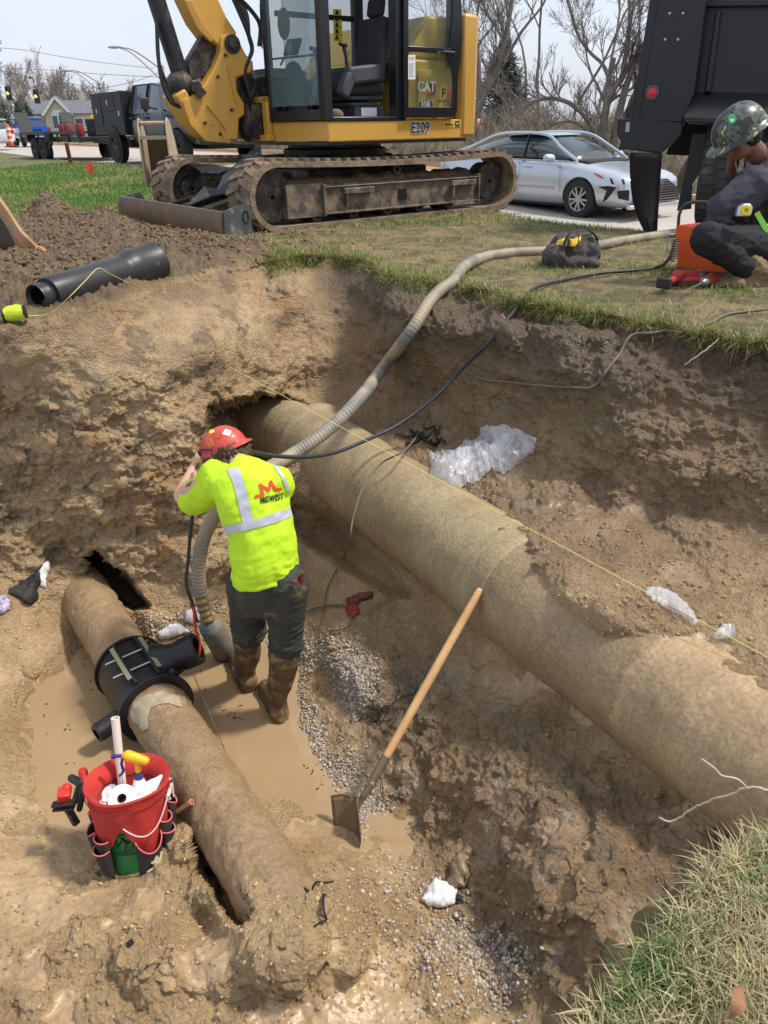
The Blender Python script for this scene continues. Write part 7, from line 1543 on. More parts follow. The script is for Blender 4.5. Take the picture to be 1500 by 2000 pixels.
# ================================================================ THINGS ON THE BANK
# black reducer pipe lying on the mud
a0 = P(70, 583, z=.075); a1 = P(300, 515, z=.12); ax = (a1-a0); LL = ax.length
BP = thing('drain_fitting', 'black plastic drain fitting with flared end lying on the left bank', 'pipe fitting', a0)
pr = [(.062, .02), (.074, .0), (.078, .0), (.080, .012), (.074, .02), (.076, .05), (.078, .06), (.074, .065), (.074, .09), (.096, .09), (.100, .10), (.102, .30*LL), (.104, .68*LL), (.104, .70*LL), (.112, .72*LL), (.128, .76*LL), (.130, .80*LL), (.131, .97*LL), (.139, .985*LL), (.139, LL), (.122, LL), (.118, .8*LL), (.0, .79*LL)]
m_ = MB(); m_.lathe(pr, (0, 0, 0), ax, 48); m_.build('shell', mat('black_hdpe_dusty', (.03, .029, .029), .42, var=.3, vscale=6, dirt=lin((110, 96, 78)), dirt_amt=.2, dscale=10), BP, smooth=40)
m_ = MB(); m_.lathe([(.0, .15), (.070, .15), (.066, .02)], (0, 0, 0), ax, 40); m_.build('bore', KBK, BP)
m_ = MB(); m_.ring(ax*.995, ax, .118, .126, .006, 40); m_.build('seal_ring', BLK, BP)
st = []
for (px, py, z) in ((50, 617, .02), (95, 613, .02), (130, 585, .17), (165, 550, .225), (192, 524, .235), (215, 535, .18), (262, 558, .03)):
    st.append(P(px, py, z=z))
m_ = MB(); m_.tube(catmull(st, 6), .0018, 5); tag(m_.build('string', mat('string_yellow', (0, 0, 0)), smooth=80), 'slack yellow string thrown over the black drain fitting', 'string')
RL = thing('string_reel', 'fluorescent yellow reel of mason line at the left edge of the bank', 'string reel', P(32, 630, z=0))
m_ = MB(); m_.lathe([(.012, -.05), (.034, -.048), (.042, -.02), (.043, .02), (.034, .048), (.012, .05)], (0, 0, .05), (1, .3, .15), 24); m_.build('wound_line', mat('fluo_yellow', lin((206, 226, 50)), .7, var=.35, vscale=60, bump=.004, bscale=150), RL, disp=[(40, .006, False)])
m_ = MB(); m_.lathe([(.0, -.062), (.036, -.06), (.036, -.052), (.01, -.05), (.01, .05), (.036, .052), (.036, .06), (0, .062)], (0, 0, .046), (1, .3, .15), 24); m_.cyl((-.03, .05, .05), (-.05, .12, .12), .009, n=10); m_.build('reel_core', BLK, RL)
# digging bucket entering at the left edge
RUST = mat('worn_bucket', lin((176, 154, 124)), .55, metal=.1, col2=lin((176, 120, 62)), vscale=4, dirt=lin((120, 100, 78)), dirt_amt=.35, dscale=5)
DB = thing('digging_bucket', 'rusty toothed digging bucket resting on the mud at the left edge', 'excavator bucket', P(-20, 500, z=.02))
yb_ = 6.6
def ypl(pts, Y): return [P(a, b, Y=Y) for a, b in pts]
m_ = MB(); m_.plate(ypl([(-60, 330), (-8, 380), (12, 408), (40, 452), (78, 488), (84, 498), (48, 500), (18, 440), (-10, 405), (-60, 380)], 6.6), (0, 1, 0), .05); m_.build('side_cutter', RUST, DB, world=True, bevel=.006)
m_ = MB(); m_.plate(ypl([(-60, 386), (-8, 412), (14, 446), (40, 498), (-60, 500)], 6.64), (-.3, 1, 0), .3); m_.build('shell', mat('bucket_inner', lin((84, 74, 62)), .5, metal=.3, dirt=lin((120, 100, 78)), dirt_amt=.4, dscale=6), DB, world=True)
for k, Yt in enumerate((6.58, 6.95, 7.3)):
    a = P(72, 490, Y=Yt); b_ = P(120, 502, Y=Yt); m_ = MB(); m_.tube([a, a.lerp(b_, .3), a.lerp(b_, .32), b_], [(.055, .045), (.05, .038), (.040, .03), (.012, .008)], 10); m_.build('tooth', RUST, DB, world=True, smooth=30)
# narrow trenching bucket standing on the lawn
NB_Y = 15.0; nb = P(310, 345, Y=NB_Y); nb.z = float(lawn_z(nb.x, nb.y)); TB = thing('trenching_bucket', 'narrow rusty trenching bucket standing on the lawn behind the tracks', 'excavator bucket', nb)
hB_ = (P(310, 234, Y=NB_Y).z-nb.z); w2 = .235
NBM = mat('sandy_steel', lin((176, 156, 130)), .6, metal=.2, dirt=lin((150, 120, 90)), dirt_amt=.4, dscale=4)
for s in (-1, 1):
    m_ = MB(); m_.prism([(-.05, 0), (.55, .05), (.62, .45), (.45, .8), (.25, hB_), (.08, hB_+.04), (-.02, hB_-.1), (-.05, .75)], (s*w2, 0, 0), (0, 1, 0), (0, 0, 1), .025*s); m_.build('side_plate', NBM, TB, bevel=.008)
    m_ = MB(); m_.lathe([(.02, 0), (.06, 0), (.06, .03), (.02, .03)], (s*w2, .1, hB_-.05), (s, 0, 0), 20); m_.build('pin_boss', NBM, TB)
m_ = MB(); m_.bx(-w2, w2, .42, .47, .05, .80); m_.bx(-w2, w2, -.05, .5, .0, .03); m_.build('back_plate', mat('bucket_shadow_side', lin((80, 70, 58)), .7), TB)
m_ = MB(); m_.cyl((-w2, .1, hB_-.05), (w2, .1, hB_-.05), .035, n=14); m_.build('hanger_pin', NBM, TB)
m_ = MB(); m_.bx(-w2, w2, -.03, .12, .78, .84); m_.build('cross_plate', NBM, TB)
# tool bag
TBG = thing('tool_bag', 'dark canvas tool bag with a yellow panel sitting open on the grass', 'tool bag', P(1115, 515, z=0))
BAGM = mat('bag_canvas', lin((88, 82, 80)), .92, col2=lin((58, 54, 54)), vscale=12, dirt=lin((120, 104, 84)), dirt_amt=.1, dscale=12, bump=.002, bscale=160)
m_ = MB(); yb2 = 5.72
for px, py, rx_, ry_, dy in ((1085, 500, .085, .075, 0), (1120, 492, .11, .11, .05), (1148, 492, .085, .10, .08), (1112, 508, .13, .05, 0), (1100, 475, .06, .06, .05), (1150, 512, .07, .04, 0), (1135, 470, .08, .04, .1)): m_.ell(P(px, py, Y=yb2+dy), (rx_, .12, ry_))
m_.plate([P(1064, 516, Y=5.66), P(1170, 521, Y=5.66), P(1160, 460, Y=5.72), P(1095, 466, Y=5.72)], (0, 1, 0), .16)
bg = m_.build('canvas_body', BAGM, TBG, world=True, remesh=.010, sm=3, disp=[(7, .014, True), (16, .008, True)])
BB_ = bvh_of(bg)
lay('yellow_panel', [[(1090, 470), (1108, 464), (1107, 480), (1086, 478)], [(1112, 468), (1135, 460), (1134, 468), (1122, 482), (1112, 480)]], BB_, mat('bag_yellow', lin((222, 182, 60)), .8, dirt=lin((120, 104, 84)), dirt_amt=.1, dscale=12), TBG, .004, 4)
m_ = MB(); m_.tube(catmull([P(1098, 492, Y=5.6), P(1106, 466, Y=5.62), P(1118, 453, Y=5.65), P(1130, 460, Y=5.65), P(1128, 480, Y=5.62)], 6), [(.012, .004)]*25, 6); m_.build('handle_strap', BLK, TBG, world=True)
m_ = MB(); m_.tube(catmull([P(1120, 452, Y=5.7), P(1148, 450, Y=5.75), P(1166, 466, Y=5.78), P(1160, 488, Y=5.74), P(1142, 498, Y=5.68)], 6), [(.014, .005)]*25, 6); m_.build('opening_rim', BLK, TBG, world=True)
# orange box
A = P(1322, 523, z=0); B = P(1341, 528, z=0); Cc = P(1417, 534, z=0); Dd = A+(Cc-B); up = Vector((0, 0, 1))
OB = thing('orange_tool_box', 'orange electrofusion control box with carrying frame in front of the crouching worker', 'equipment box', A)
ORG = mat('orange_plastic', lin((232, 92, 40)), .4, var=.08, vscale=6, dirt=lin((150, 90, 60)), dirt_amt=.1, dscale=14)
tA, tB = P(1319, 439, Y=A.y), P(1350, 441, Y=B.y+.02); 
Vv = [A, B, Cc, Dd, tA, tB, Cc+up*.115+(B-Cc)*.05, Dd+up*.115]; tA2 = tA+(Dd-A)*.0; 
Vv = [A, B, Cc, Dd, tA, B+up*.235, Cc+up*.09, Dd+up*.33, tB, tB+(Cc-B)*.5]
m_ = MB(); m_.add(Vv, [(3, 2, 1, 0), (0, 1, 5, 8, 4), (1, 2, 6, 5), (8, 5, 6, 9), (4, 8, 9, 7), (6, 2, 3, 7, 9), (0, 4, 7, 3)]); ob = m_.build('case', ORG, OB, world=True, bevel=.008)
pn = MB(); l0 = A.lerp(B, .15)+up*.03; l1 = A.lerp(B, .55)+up*.03; nn = (B-A).cross(up).normalized(); pn.plate([l0+nn*.002, l1+nn*.002, l1+up*.13+nn*.002, l0+up*.13+nn*.002], nn, .002); ls = pn.build('rating_label', mat('label_grey', (.5, .52, .52), .5), OB, world=True, smooth=0)
m_ = MB(); c_ = A.lerp(B, .55)+up*.21+nn*.002; m_.lathe([(.0, .004), (.018, .004), (.018, 0)], c_, nn, 20); m_.build('round_badge', KBK, OB, world=True)
m_ = MB(); m_.tube(catmull([P(1325, 440, Y=5.55), P(1327, 418, Y=5.55), P(1336, 402, Y=5.55), P(1352, 395, Y=5.53), P(1375, 395, Y=5.5), P(1400, 396, Y=5.45)], 6), .011, 10); m_.build('carry_frame', mat('frame_black', (.05, .05, .052), .4), OB, world=True)
m_ = MB(); m_.tube([P(1317, 457, Y=5.48), P(1305, 457, Y=5.46), P(1302, 488, Y=5.44), P(1314, 496, Y=5.46)], .0035, 6); m_.build('wire_guard', STEEL, OB, world=True)
pts = []
for k in range(90): t_ = k/89; a = t_*2*math.pi*9; c_ = P(1321, 466, Y=5.44).lerp(P(1312, 510, Y=5.42), t_); pts.append(c_+Vector((.020*math.cos(a), .020*math.sin(a), 0)))
m_ = MB(); m_.tube(pts, .0055, 5); m_.build('coiled_lead', mat('lead_grey', (.10, .10, .10), .5), OB, world=True)
# two cordless drills
DR = mat('drill_red', lin((176, 56, 48)), .5, dirt=lin((120, 104, 90)), dirt_amt=.25, dscale=20)
def drill(label, base, tip, hand_end, batt):
    t = thing('cordless_drill', label, 'drill', base, group='red cordless drills on the grass')
    d = (tip-base).normalized(); m_ = MB(); m_.cap(base, base+d*.13, .034, .030, 14); m_.cap(base+d*.05, hand_end, .021, .020, 12); m_.build('motor_housing', DR, t, world=True, remesh=.004, sm=2)
    m_ = MB(); m_.lathe([(0, .125), (.028, .125), (.031, .14), (.029, .17), (.022, .20), (.012, .215), (0, .215)], base, d, 20); m_.build('chuck', mat('chuck_grey', (.22, .22, .23), .4, metal=.6), t, world=True)
    if tip is not None: m_ = MB(); m_.cyl(base+d*.21, tip, .0045, n=8); m_.build('drill_bit', STEEL, t, world=True)
    m_ = MB(); e = (hand_end-(base+d*.05)).normalized(); x, y, z = frame(e, tuple(d)); Mx = Matrix((x, y, z)).transposed().to_4x4(); Mx.translation = hand_end+e*.025; m_.box((0, 0, 0), (.060, .085, .045), M=Mx); m_.build('battery', mat('battery_black', (.02, .02, .022), .5), t, world=True, bevel=.008)
    return t
drill('red cordless drill with a long bit lying nearest the orange box', P(1322, 538, z=.055), P(1418, 536, z=.05), P(1300, 552, z=.06), None)
drill('red cordless drill in front with its chuck pointing at the pit', P(1392, 543, z=.04), P(1342, 566, z=.045), P(1325, 548, z=.03), None)
# work glove on the grass
m_ = MB(); hand(m_, P(1455, 548, z=.03), Vector((-1, -.1, 0)), Vector((0, -.2, 1)), 1.25, .25, 1); g = m_.build('work_glove', TANB, None, remesh=.005, sm=2, disp=[(30, .008, False)]); tag(g, 'tan leather work glove lying on the grass by the boot', 'glove')
# near grass bank under the photographer
NB = [(1120, 2075), (1150, 1985), (1165, 1955), (1200, 1945), (1225, 1900), (1262, 1868), (1290, 1842), (1320, 1800), (1345, 1760), (1370, 1712), (1400, 1690), (1440, 1668), (1500, 1640), (1600, 1600), (1760, 1560), (2200, 1500)]
bm = bmesh.new(); edge = catmull([P(a, b, z=0) for a, b in NB], 8); K = len(edge); V = []
rr = random.Random(3)
outw = [Vector((0, 0, 0))]*K
rows_ = [(0, .0, 0.0), (.02, -.02, 0), (.03, -.06, 0), (.01, -.12, 0), (-.02, -.25, 0), (.02, -.5, 0), (.06, -.9, 0), (.10, -1.5, 0)]
nb_in = 26; mb = MB(); n_rows = nb_in+len(rows_)
for i in range(n_rows):
    for j, e in enumerate(edge):
        tn = (edge[min(j+1, K-1)]-edge[max(j-1, 0)]).normalized(); o_ = Vector((-tn.y, tn.x, 0)); w_ = .035*perlin(np.array([[j*.21, i*.35, .5]]), 3)[0]+.015*perlin(np.array([[j*.7, i*.7, 2.5]]), 4)[0]
        if i < nb_in: q = e-o_*(.09*(nb_in-i))*1.0; q.z = .03*perlin(np.array([[q.x*3, q.y*3, .5]]), 5)[0]-.004*(1 if i == nb_in-1 else 0); V.append(q)
        else:
            dx, dz, _ = rows_[i-nb_in]; V.append(e+o_*(dx+w_)+Vector((0, 0, dz+.02*rr.uniform(-1, 1)*(1 if dz < -.03 else 0))))
mb.add(V, [(i*K+j, i*K+j+1, (i+1)*K+j+1, (i+1)*K+j) for i in range(n_rows-1) for j in range(K-1)])
nbk = mb.build('near_bank', mat('bank_soil', lin((88, 72, 50)), .9, col2=lin((120, 104, 70)), vscale=9, bump=.01, bscale=40), smooth=180); struct(nbk)
# ================================================================ TREES, HOUSES, POLES
BARK = mat('grey_bark', lin((140, 130, 122)), .9, col2=lin((104, 98, 92)), vscale=4, bump=.01, bscale=20)
BARKD = mat('dark_bark', lin((84, 76, 70)), .9, col2=lin((62, 56, 52)), vscale=4)
TWIGF = mat('far_twigs', lin((150, 138, 132)), .95)
def grow(base, dirn, length, rad, levels, seed, bias=(0, 0, .18), nb=(3, 5), first=None, spread=.75, wob=.22, shrink=.62):
    rr = random.Random(seed); segs = []
    def branch(p, d, L_, r, lv):
        r *= (.58 if lv else .68); n = 6 if lv == 0 else (5 if lv < 3 else 3); q = p.copy(); dd = d.copy(); pts = [(q.copy(), r)]
        for i in range(n):
            dd = (dd+Vector((rr.uniform(-1, 1), rr.uniform(-1, 1), rr.uniform(-1, 1)))*wob+Vector(bias)*(.5 if lv else .2)).normalized(); q = q+dd*L_/n; pts.append((q.copy(), r*(1-.55*(i+1)/n)))
        for (a, ra), (b, rb) in zip(pts[:-1], pts[1:]): segs.append((a, b, ra, rb, lv))
        if lv < levels:
            k = rr.randint(*nb)+(1 if lv > 1 else 0)
            for _ in range(k):
                i = rr.randint(1 if lv else 2, n); a, ra = pts[i]; ang = rr.uniform(.4, 1)*spread; ax = dd.cross(Vector((rr.uniform(-1, 1), rr.uniform(-1, 1), rr.uniform(-1, 1)))).normalized()
                nd = (Matrix.Rotation(ang, 3, ax) @ dd).normalized(); branch(a, nd, L_*shrink*rr.uniform(.75, 1.15), ra*.95, lv+1)
    branch(Vector(base), Vector(dirn).normalized(), length, rad, 0)
    if first:
        for (pts, r0, r1, lv) in first:
            pts = catmull(pts, 3); K = len(pts)
            for i in range(K-1): segs.append((pts[i], pts[i+1], (r0+(r1-r0)*i/K)*.62, (r0+(r1-r0)*(i+1)/K)*.62, lv))
            for i in range(3, K, 1):
                if rr.random() < .75:
                    d = (pts[i]-pts[i-1]).normalized(); d = (d+Vector((rr.uniform(-.8, .8), rr.uniform(-.8, .8), rr.uniform(.1, 1.2)))).normalized(); branch(pts[i], d, length*.32*rr.uniform(.6, 1.1), (r0+(r1-r0)*i/K)*.5, 2)
    return segs
def seg_mesh(name, segs, m, parent, n=5, rmin=0.):
    A = np.array([s[0][:] for s in segs]); B = np.array([s[1][:] for s in segs]); ra = np.maximum([s[2] for s in segs], rmin); rb = np.maximum([s[3] for s in segs], rmin)
    d = B-A; d /= np.maximum(np.linalg.norm(d, axis=1, keepdims=True), 1e-9); u = np.cross(d, np.array([.31, .52, .79])); u /= np.maximum(np.linalg.norm(u, axis=1, keepdims=True), 1e-6); v = np.cross(d, u)
    V = []
    for k in range(n):
        a = 2*math.pi*k/n; e = u*math.cos(a)+v*math.sin(a); V.append(A+e*ra[:, None]); V.append(B+e*rb[:, None])
    V = np.stack(V, 1).reshape(-1, 3); N = len(segs); base = np.arange(N)*2*n; Q = []
    for k in range(n): j = (k+1) % n; Q.append(np.stack([base+2*k, base+2*j, base+2*j+1, base+2*k+1], 1))
    o = np_mesh(name, V, quads=np.concatenate(Q), m=m)
    if parent is not None:
        o.data.transform(ROOTM[parent.name].inverted()); o.parent = parent
    return o
def bare_tree(label, base, d, L_, r, seed, group=None, m=BARK, levels=5, rmin=.004, first=None, **kw):
    t = thing('bare_tree', label, 'tree', base, group=group); sg = grow(base, d, L_, r, levels, seed, first=first, **kw)
    a = [s for s in sg if s[4] < 1]; b = [s for s in sg if s[4] >= 1]
    seg_mesh('trunk', a, m, t, 8); seg_mesh('crown', b, m, t, 4, rmin); return t
def gz(px, Y): p = P(px, 300, Y=Y); p.z = float(lawn_z(p.x, p.y))-.1; return p
Yt = 25
bt = gz(925, Yt); Q = lambda a, b, Y=Yt: P(a, b, Y=Y)
bare_tree('bare tree with tall split trunk rising just right of the excavator counterweight', bt, (.25, 0, 1), 3.2, .20, 3, first=[([bt, Q(925, 240), Q(945, 190), Q(975, 120), Q(990, 60), Q(1000, 0), Q(1010, -80)], .19, .06, 1), ([Q(945, 190), Q(955, 150), Q(960, 120)], .13, .09, 1), ([Q(985, 120), Q(1020, 60), Q(1060, 10), Q(1080, -40)], .09, .03, 1), ([Q(985, 80), Q(960, 40), Q(940, 0), Q(920, -60)], .07, .03, 1)], nb=(3, 4))
b2 = gz(1165, 24)
q24 = lambda a, b: P(a, b, Y=24)
bare_tree('bare tree whose long limb arches down to the left above the silver sedan', b2, (.1, 0, 1), 2.4, .2, 5, first=[([b2, q24(1160, 260), q24(1140, 225), q24(1110, 200), q24(1070, 192), q24(1030, 205), q24(1000, 225)], .18, .05, 1), ([q24(1155, 265), q24(1125, 240), q24(1090, 240), q24(1060, 258)], .08, .02, 2)], nb=(2, 4))
b3 = gz(1190, 23); q23 = lambda a, b: P(a, b, Y=23)
bare_tree('bare tree with mossy forked trunk left of the dump truck', b3, (.1, 0, 1), 2.8, .2, 6, first=[([b3, q23(1180, 240), q23(1190, 190), q23(1215, 150), q23(1240, 110), q23(1270, 80)], .2, .08, 1), ([q23(1195, 180), q23(1180, 130), q23(1150, 100), q23(1125, 60), q23(1110, 0), q23(1100, -60)], .11, .04, 1), ([q23(1215, 150), q23(1225, 90), q23(1230, 30), q23(1225, -50)], .11, .05, 1)], nb=(3, 4))
b4 = gz(1215, 22.4); q22 = lambda a, b: P(a, b, Y=22.4)
bare_tree('dark bare tree trunk leaning right behind the dump truck corner', b4, (.3, 0, 1), 3.0, .19, 8, m=BARKD, first=[([b4, q22(1225, 250), q22(1240, 200), q22(1262, 150), q22(1290, 100), q22(1330, 40)], .2, .08, 1)], nb=(3, 4))
b5 = gz(1330, 18); q18 = lambda a, b: P(a, b, Y=18)
bare_tree('thick dark trunk visible under the dump truck body', b5, (.15, 0, 1), 2.6, .22, 9, m=BARKD, nb=(2, 3), levels=3)
for k, (px, Y, L_, sd) in enumerate(((1050, 38, 5.5, 21), (1110, 42, 6, 22), (985, 40, 5.2, 23), (1160, 36, 5, 24), (900, 44, 5, 25), (1230, 40, 5.5, 26), (1020, 46, 5.5, 27), (1290, 37, 5, 28))):
    bare_tree(['slender bare tree seen above the rear door of the silver sedan', 'tall slender bare tree above the windscreen of the silver sedan', 'slender bare tree next to the dark evergreen', 'slender bare tree above the bonnet of the silver sedan', 'slender bare tree beneath the excavator counterweight', 'slender bare tree nearest the corner of the dump truck', 'farthest slender bare tree above the roof of the silver sedan', 'slender bare tree hidden behind the dump truck bed'][k], gz(px, Y), (0, 0, 1), L_, .12, sd, group='slender bare trees on the rise behind the sedan', levels=4, rmin=.008, nb=(3, 4))
def conifer(label, base, h, w, seed, col, group=None, n=1400, cat='evergreen tree'):
    t = thing('evergreen_tree', label, cat, base, group=group); mb = MB(); mb.cyl((0, 0, 0), (0, 0, h*.95), w*.05, w*.01, 7); mb.build('trunk', BARKD, t)
    rg = np.random.default_rng(seed); z = rg.power(1.6, n); z = 1-z; ang = rg.uniform(0, 6.283, n); rad = (1-z)*w*.5*(rg.uniform(.35, 1, n))*(1+.25*np.sin(ang*5+z*20)); c = np.c_[rad*np.cos(ang), rad*np.sin(ang), h*(.08+.92*z)-rad*.25]
    L_ = h*.035; d = rg.normal(size=(n*6, 3)); d[:, 2] *= .5; d /= np.linalg.norm(d, axis=1, keepdims=True); c6 = np.repeat(c, 6, 0)+rg.normal(size=(n*6, 3))*L_*.8
    e = np.cross(d, rg.normal(size=d.shape)); e /= np.linalg.norm(e, axis=1, keepdims=True); V = np.stack([c6-e*L_*.22, c6+e*L_*.22, c6+d*L_*2], 1).reshape(-1, 3); cl = np.repeat(np.clip(rg.normal(1, .3, n*6), .4, 1.7), 3)[:, None]*np.array(col)
    o = np_mesh('foliage', V, tris=np.arange(len(V)).reshape(-1, 3), col=cl, m=FOL, smooth=False); o.parent = t
FOL = mat('foliage', (.05, .07, .03), .8, attr=True)
conifer('broad dark evergreen beside the bare tree right of the counterweight', gz(975, 30), 2.6, 3.6, 3, (.045, .065, .045))
for k, (px, Y, h, w) in enumerate(((18, 105, 4.6, 4), (45, 112, 5.0, 4), (62, 100, 4.4, 3.6), (2, 98, 3.8, 4), (190, 120, 4.2, 3.5), (95, 125, 5, 3.5))):
    b = P(px, 262, Y=Y); b.z = -.3; conifer(['small evergreen below the left traffic signal', 'small evergreen between the two traffic signals', 'small evergreen below the right traffic signal', 'small evergreen at the very left edge', 'small evergreen to the right of the low grey roofed house', 'small evergreen just left of the cream gabled house'][k], b, h, w, 30+k, (.05, .08, .04), 'evergreens at the foot of the far wood', 500)
def far_label(k, px):
    w = ['left of the left traffic signal', 'between the traffic signals', 'behind the small evergreens', 'above the roof of the cream gabled house', 'right of the cream gabled house', 'above the utility body of the service truck'][min(5, max(0, int((px+60)//55)))]
    s = ['lowest', 'thin', 'broad crowned', 'tallest', 'leaning'][k % 5]
    return f'{s} bare tree in the far wood, {w}'
for k in range(26):
    px = -60+k*13+random.uniform(-6, 6); Y = random.uniform(125, 190); b = P(px, 262, Y=Y); b.z = -.5
    bare_tree(far_label(k, px), b, (0, 0, 1), (4.2+2.6*math.exp(-((px-85)/70)**2))*Y/150, .16, 60+k, group='bare trees in the far wood', m=TWIGF, levels=4, rmin=.03, nb=(3, 5), spread=.6)
# shrubby bank behind the road: one mass of twigs
rg = np.random.default_rng(5); N = 5200; s_ = rg.uniform(-30, 14, N); t_ = rg.uniform(17.0, 23, N); bx_ = s_*U2[0]+t_*V2[0]; by_ = s_*U2[1]+t_*V2[1]; bz_ = lawn_z(bx_, by_); sg = []
cl = fbm(np.c_[bx_*.5, by_*.5, bx_*0], 3, 8)
for i in range(N):
    if cl[i] < .0 or by_[i] < 6: continue
    p = Vector((bx_[i], by_[i], bz_[i])); h = rg.uniform(.3, .9)*(1+cl[i]); 
    for k in range(5):
        d = Vector((rg.normal()*.5, rg.normal()*.5, 1)).normalized(); q = p+d*h*.5; r = q+(d+Vector((rg.normal()*.5, rg.normal()*.5, 0))).normalized()*h*.6; sg.append((p, q, .008, .006, 0)); sg.append((q, r, .006, .004, 0))
stuff(seg_mesh('brush', sg, mat('dry_brush', lin((160, 150, 134)), .95, col2=lin((120, 112, 98)), vscale=1.5), None, 3), 'dry tangled brush covering the bank beyond the road', 'brush')
# houses
WALLH = mat('house_siding', lin((196, 184, 160)), .8, var=.1); ROOFH = mat('grey_shingles', lin((112, 112, 120)), .9, var=.2, vscale=2); TRIM = mat('white_trim', (.7, .7, .7), .7); PANE = mat('window_pane', (.10, .12, .15), .15)
def house(label, px, Y, w, h, d, rh, gable, col, sc=1):
    b = P(px, 258, Y=Y); b.z = -.4; t = thing('house', label, 'house', b, .25); m_ = MB(); m_.bx(-w/2, w/2, 0, d, 0, h); wl = m_.build('wall', col, t)
    m_ = MB(); m_.prism([(-.4, h), (d/2, h+rh), (d+.4, h)], (-w/2-.3, 0, 0), (0, 1, 0), (0, 0, 1), w+.6); rf = m_.build('roof', ROOFH, t)
    m_ = MB(); m_.bx(w*.28, w*.28+.6, d*.5, d*.5+.6, h+rh*.5, h+rh+1); m_.build('chimney', col, rf)
    for gx_, gw, gh in gable:
        m_ = MB(); m_.prism([(-gw/2, 0), (gw/2, 0), (gw/2, h), (0, h+gh), (-gw/2, h)], (gx_, -1.2, 0), (1, 0, 0), (0, 0, 1), -(d*.5)); g_ = m_.build('gable_wing', col, t)
        m_ = MB()
        for s in (-1, 1): m_.plate([(gx_+s*(gw/2+.35), -1.5, h-.2), (gx_, -1.5, h+gh+.1), (gx_, d*.4, h+gh+.1), (gx_+s*(gw/2+.35), d*.4, h-.2)], (0, 0, 1), .15)
        m_.build('gable_roof', ROOFH, t); m_ = MB()
        for s in (-1, 1): m_.beam((gx_+s*(gw/2+.3), -1.55, h-.25), (gx_, -1.55, h+gh+.02), .08, .28)
        m_.build('barge_board', TRIM, t)
        m_ = MB(); m_.prism([(-gw*.26, h*.45), (gw*.26, h*.45), (gw*.26, h*.95), (gw*.13, h*1.12), (-gw*.13, h*1.12), (-gw*.26, h*.95)], (gx_, -1.22, 0), (1, 0, 0), (0, 0, 1), .05); fr_ = m_.build('window', TRIM, t)
        for s in (-.13, .13): m_ = MB(); m_.bx(gx_+gw*(s-.10), gx_+gw*(s+.10), -1.29, -1.275, h*.5, h*.92); m_.build('pane', PANE, fr_)
    for wx in (-w*.36, -w*.18, w*.24, w*.38):
        m_ = MB(); m_.bx(wx-.6, wx+.6, -.06, 0, h*.5, h*.86); fr_ = m_.build('window', TRIM, t); m_ = MB(); m_.bx(wx-.48, wx+.48, -.08, -.065, h*.54, h*.82); m_.build('pane', PANE, fr_)
house('large cream house with arched gable window at the far left behind the blue pickup', 128, 118, 8.5, 3.6, 7, 1.7, [(-.5, 3.2, 1.9)], WALLH); house('low grey roofed house to the right of the gabled house', 172, 128, 7, 2.6, 7, 1.6, [(-1.6, 2.4, 1.1)], WALLH)
house('small white windowed house to the left of the gabled house', 98, 124, 5, 3.6, 6, 1.0, [], WALLH)
# signals, sign, wires, street lamps
WIRE = mat('wire_grey', (.16, .16, .17), .7)
def span(label, pts, Y, r, sag=0):
    q = [P(a, b, Y=Y) for a, b in pts]; m_ = MB(); m_.tube(catmull(q, 5), r, 4); tag(m_.build('overhead_wire', WIRE, smooth=80), label, 'overhead wire', 'overhead wires across the left sky')
for lb, pts in (('highest overhead wire across the left sky', [(-40, 92), (40, 97), (160, 117), (300, 134)]), ('second overhead wire across the left sky', [(-40, 130), (100, 137), (200, 145), (340, 152)]), ('overhead wire that carries the traffic signals', [(-40, 128), (60, 150), (180, 170), (300, 185)]), ('lowest overhead wire, nearly level, above the houses', [(-40, 160), (80, 172), (200, 182), (330, 195)]), ('overhead wire sloping up to the right towards the boom', [(200, 172), (260, 160), (310, 142)])): span(lb, pts, 85, .022)
for k, (px, py) in enumerate(((15, 182), (70, 188))):
    p = P(px, py, Y=84); t = thing('traffic_signal', ('left traffic signal glowing amber over the road', 'right traffic signal glowing amber beside the arrow sign')[k], 'traffic signal', p)
    m_ = MB(); m_.bx(-.18, .18, 0, .2, -.52, .52); m_.build('housing', mat('signal_black', (.02, .02, .02), .6), t, bevel=.03)
    m_ = MB(); m_.bx(-.28, .28, .2, .22, -.62, .62); m_.build('backplate', mat('backplate_bronze', (.12, .09, .04), .7), t)
    for j, (nm, cc, es) in enumerate((('red_lens', (.10, .01, .01), 0), ('amber_lens', (1, .35, .02), 3.0), ('green_lens', (.01, .06, .03), 0))):
        m_ = MB(); m_.lathe([(0, .03), (.11, .02), (.13, 0)], (0, 0, .33-.33*j), (0, -1, 0), 16); m_.build(nm, mat(nm, cc, .4, emit=(1, .5, .06) if es else None, estr=es), t)
        m_ = MB(); m_.lathe([(.14, 0), (.14, .16)], (0, 0, .33-.33*j), (0, -1, 0), 16, up=(0, 0, 1), a0=-.2, a1=math.pi+.2); m_.build('visor', mat('signal_black', (0, 0, 0)), t, smooth=0)
    m_ = MB(); m_.cyl((0, .1, .52), (0, .1, 1.6), .03, n=6); m_.build('hanger', WIRE, t)
p = P(62, 155, Y=84); t = thing('arrow_sign', 'white left turn sign hanging between the two traffic signals', 'road sign', p); m_ = MB(); m_.bx(-.38, .38, 0, .03, -.48, .48); s0_ = m_.build('panel', mat('sign_white', (.75, .76, .78), .6), t)
m_ = MB(); m_.tube([(.14, -.012, -.34), (.14, -.012, .0), (.08, -.012, .14), (-.06, -.012, .16)], .045, 6); m_.plate([(-.06, -.015, .30), (-.28, -.015, .16), (-.06, -.015, .02)], (0, -1, 0), .01); m_.build('arrow', KBK, s0_, smooth=0)
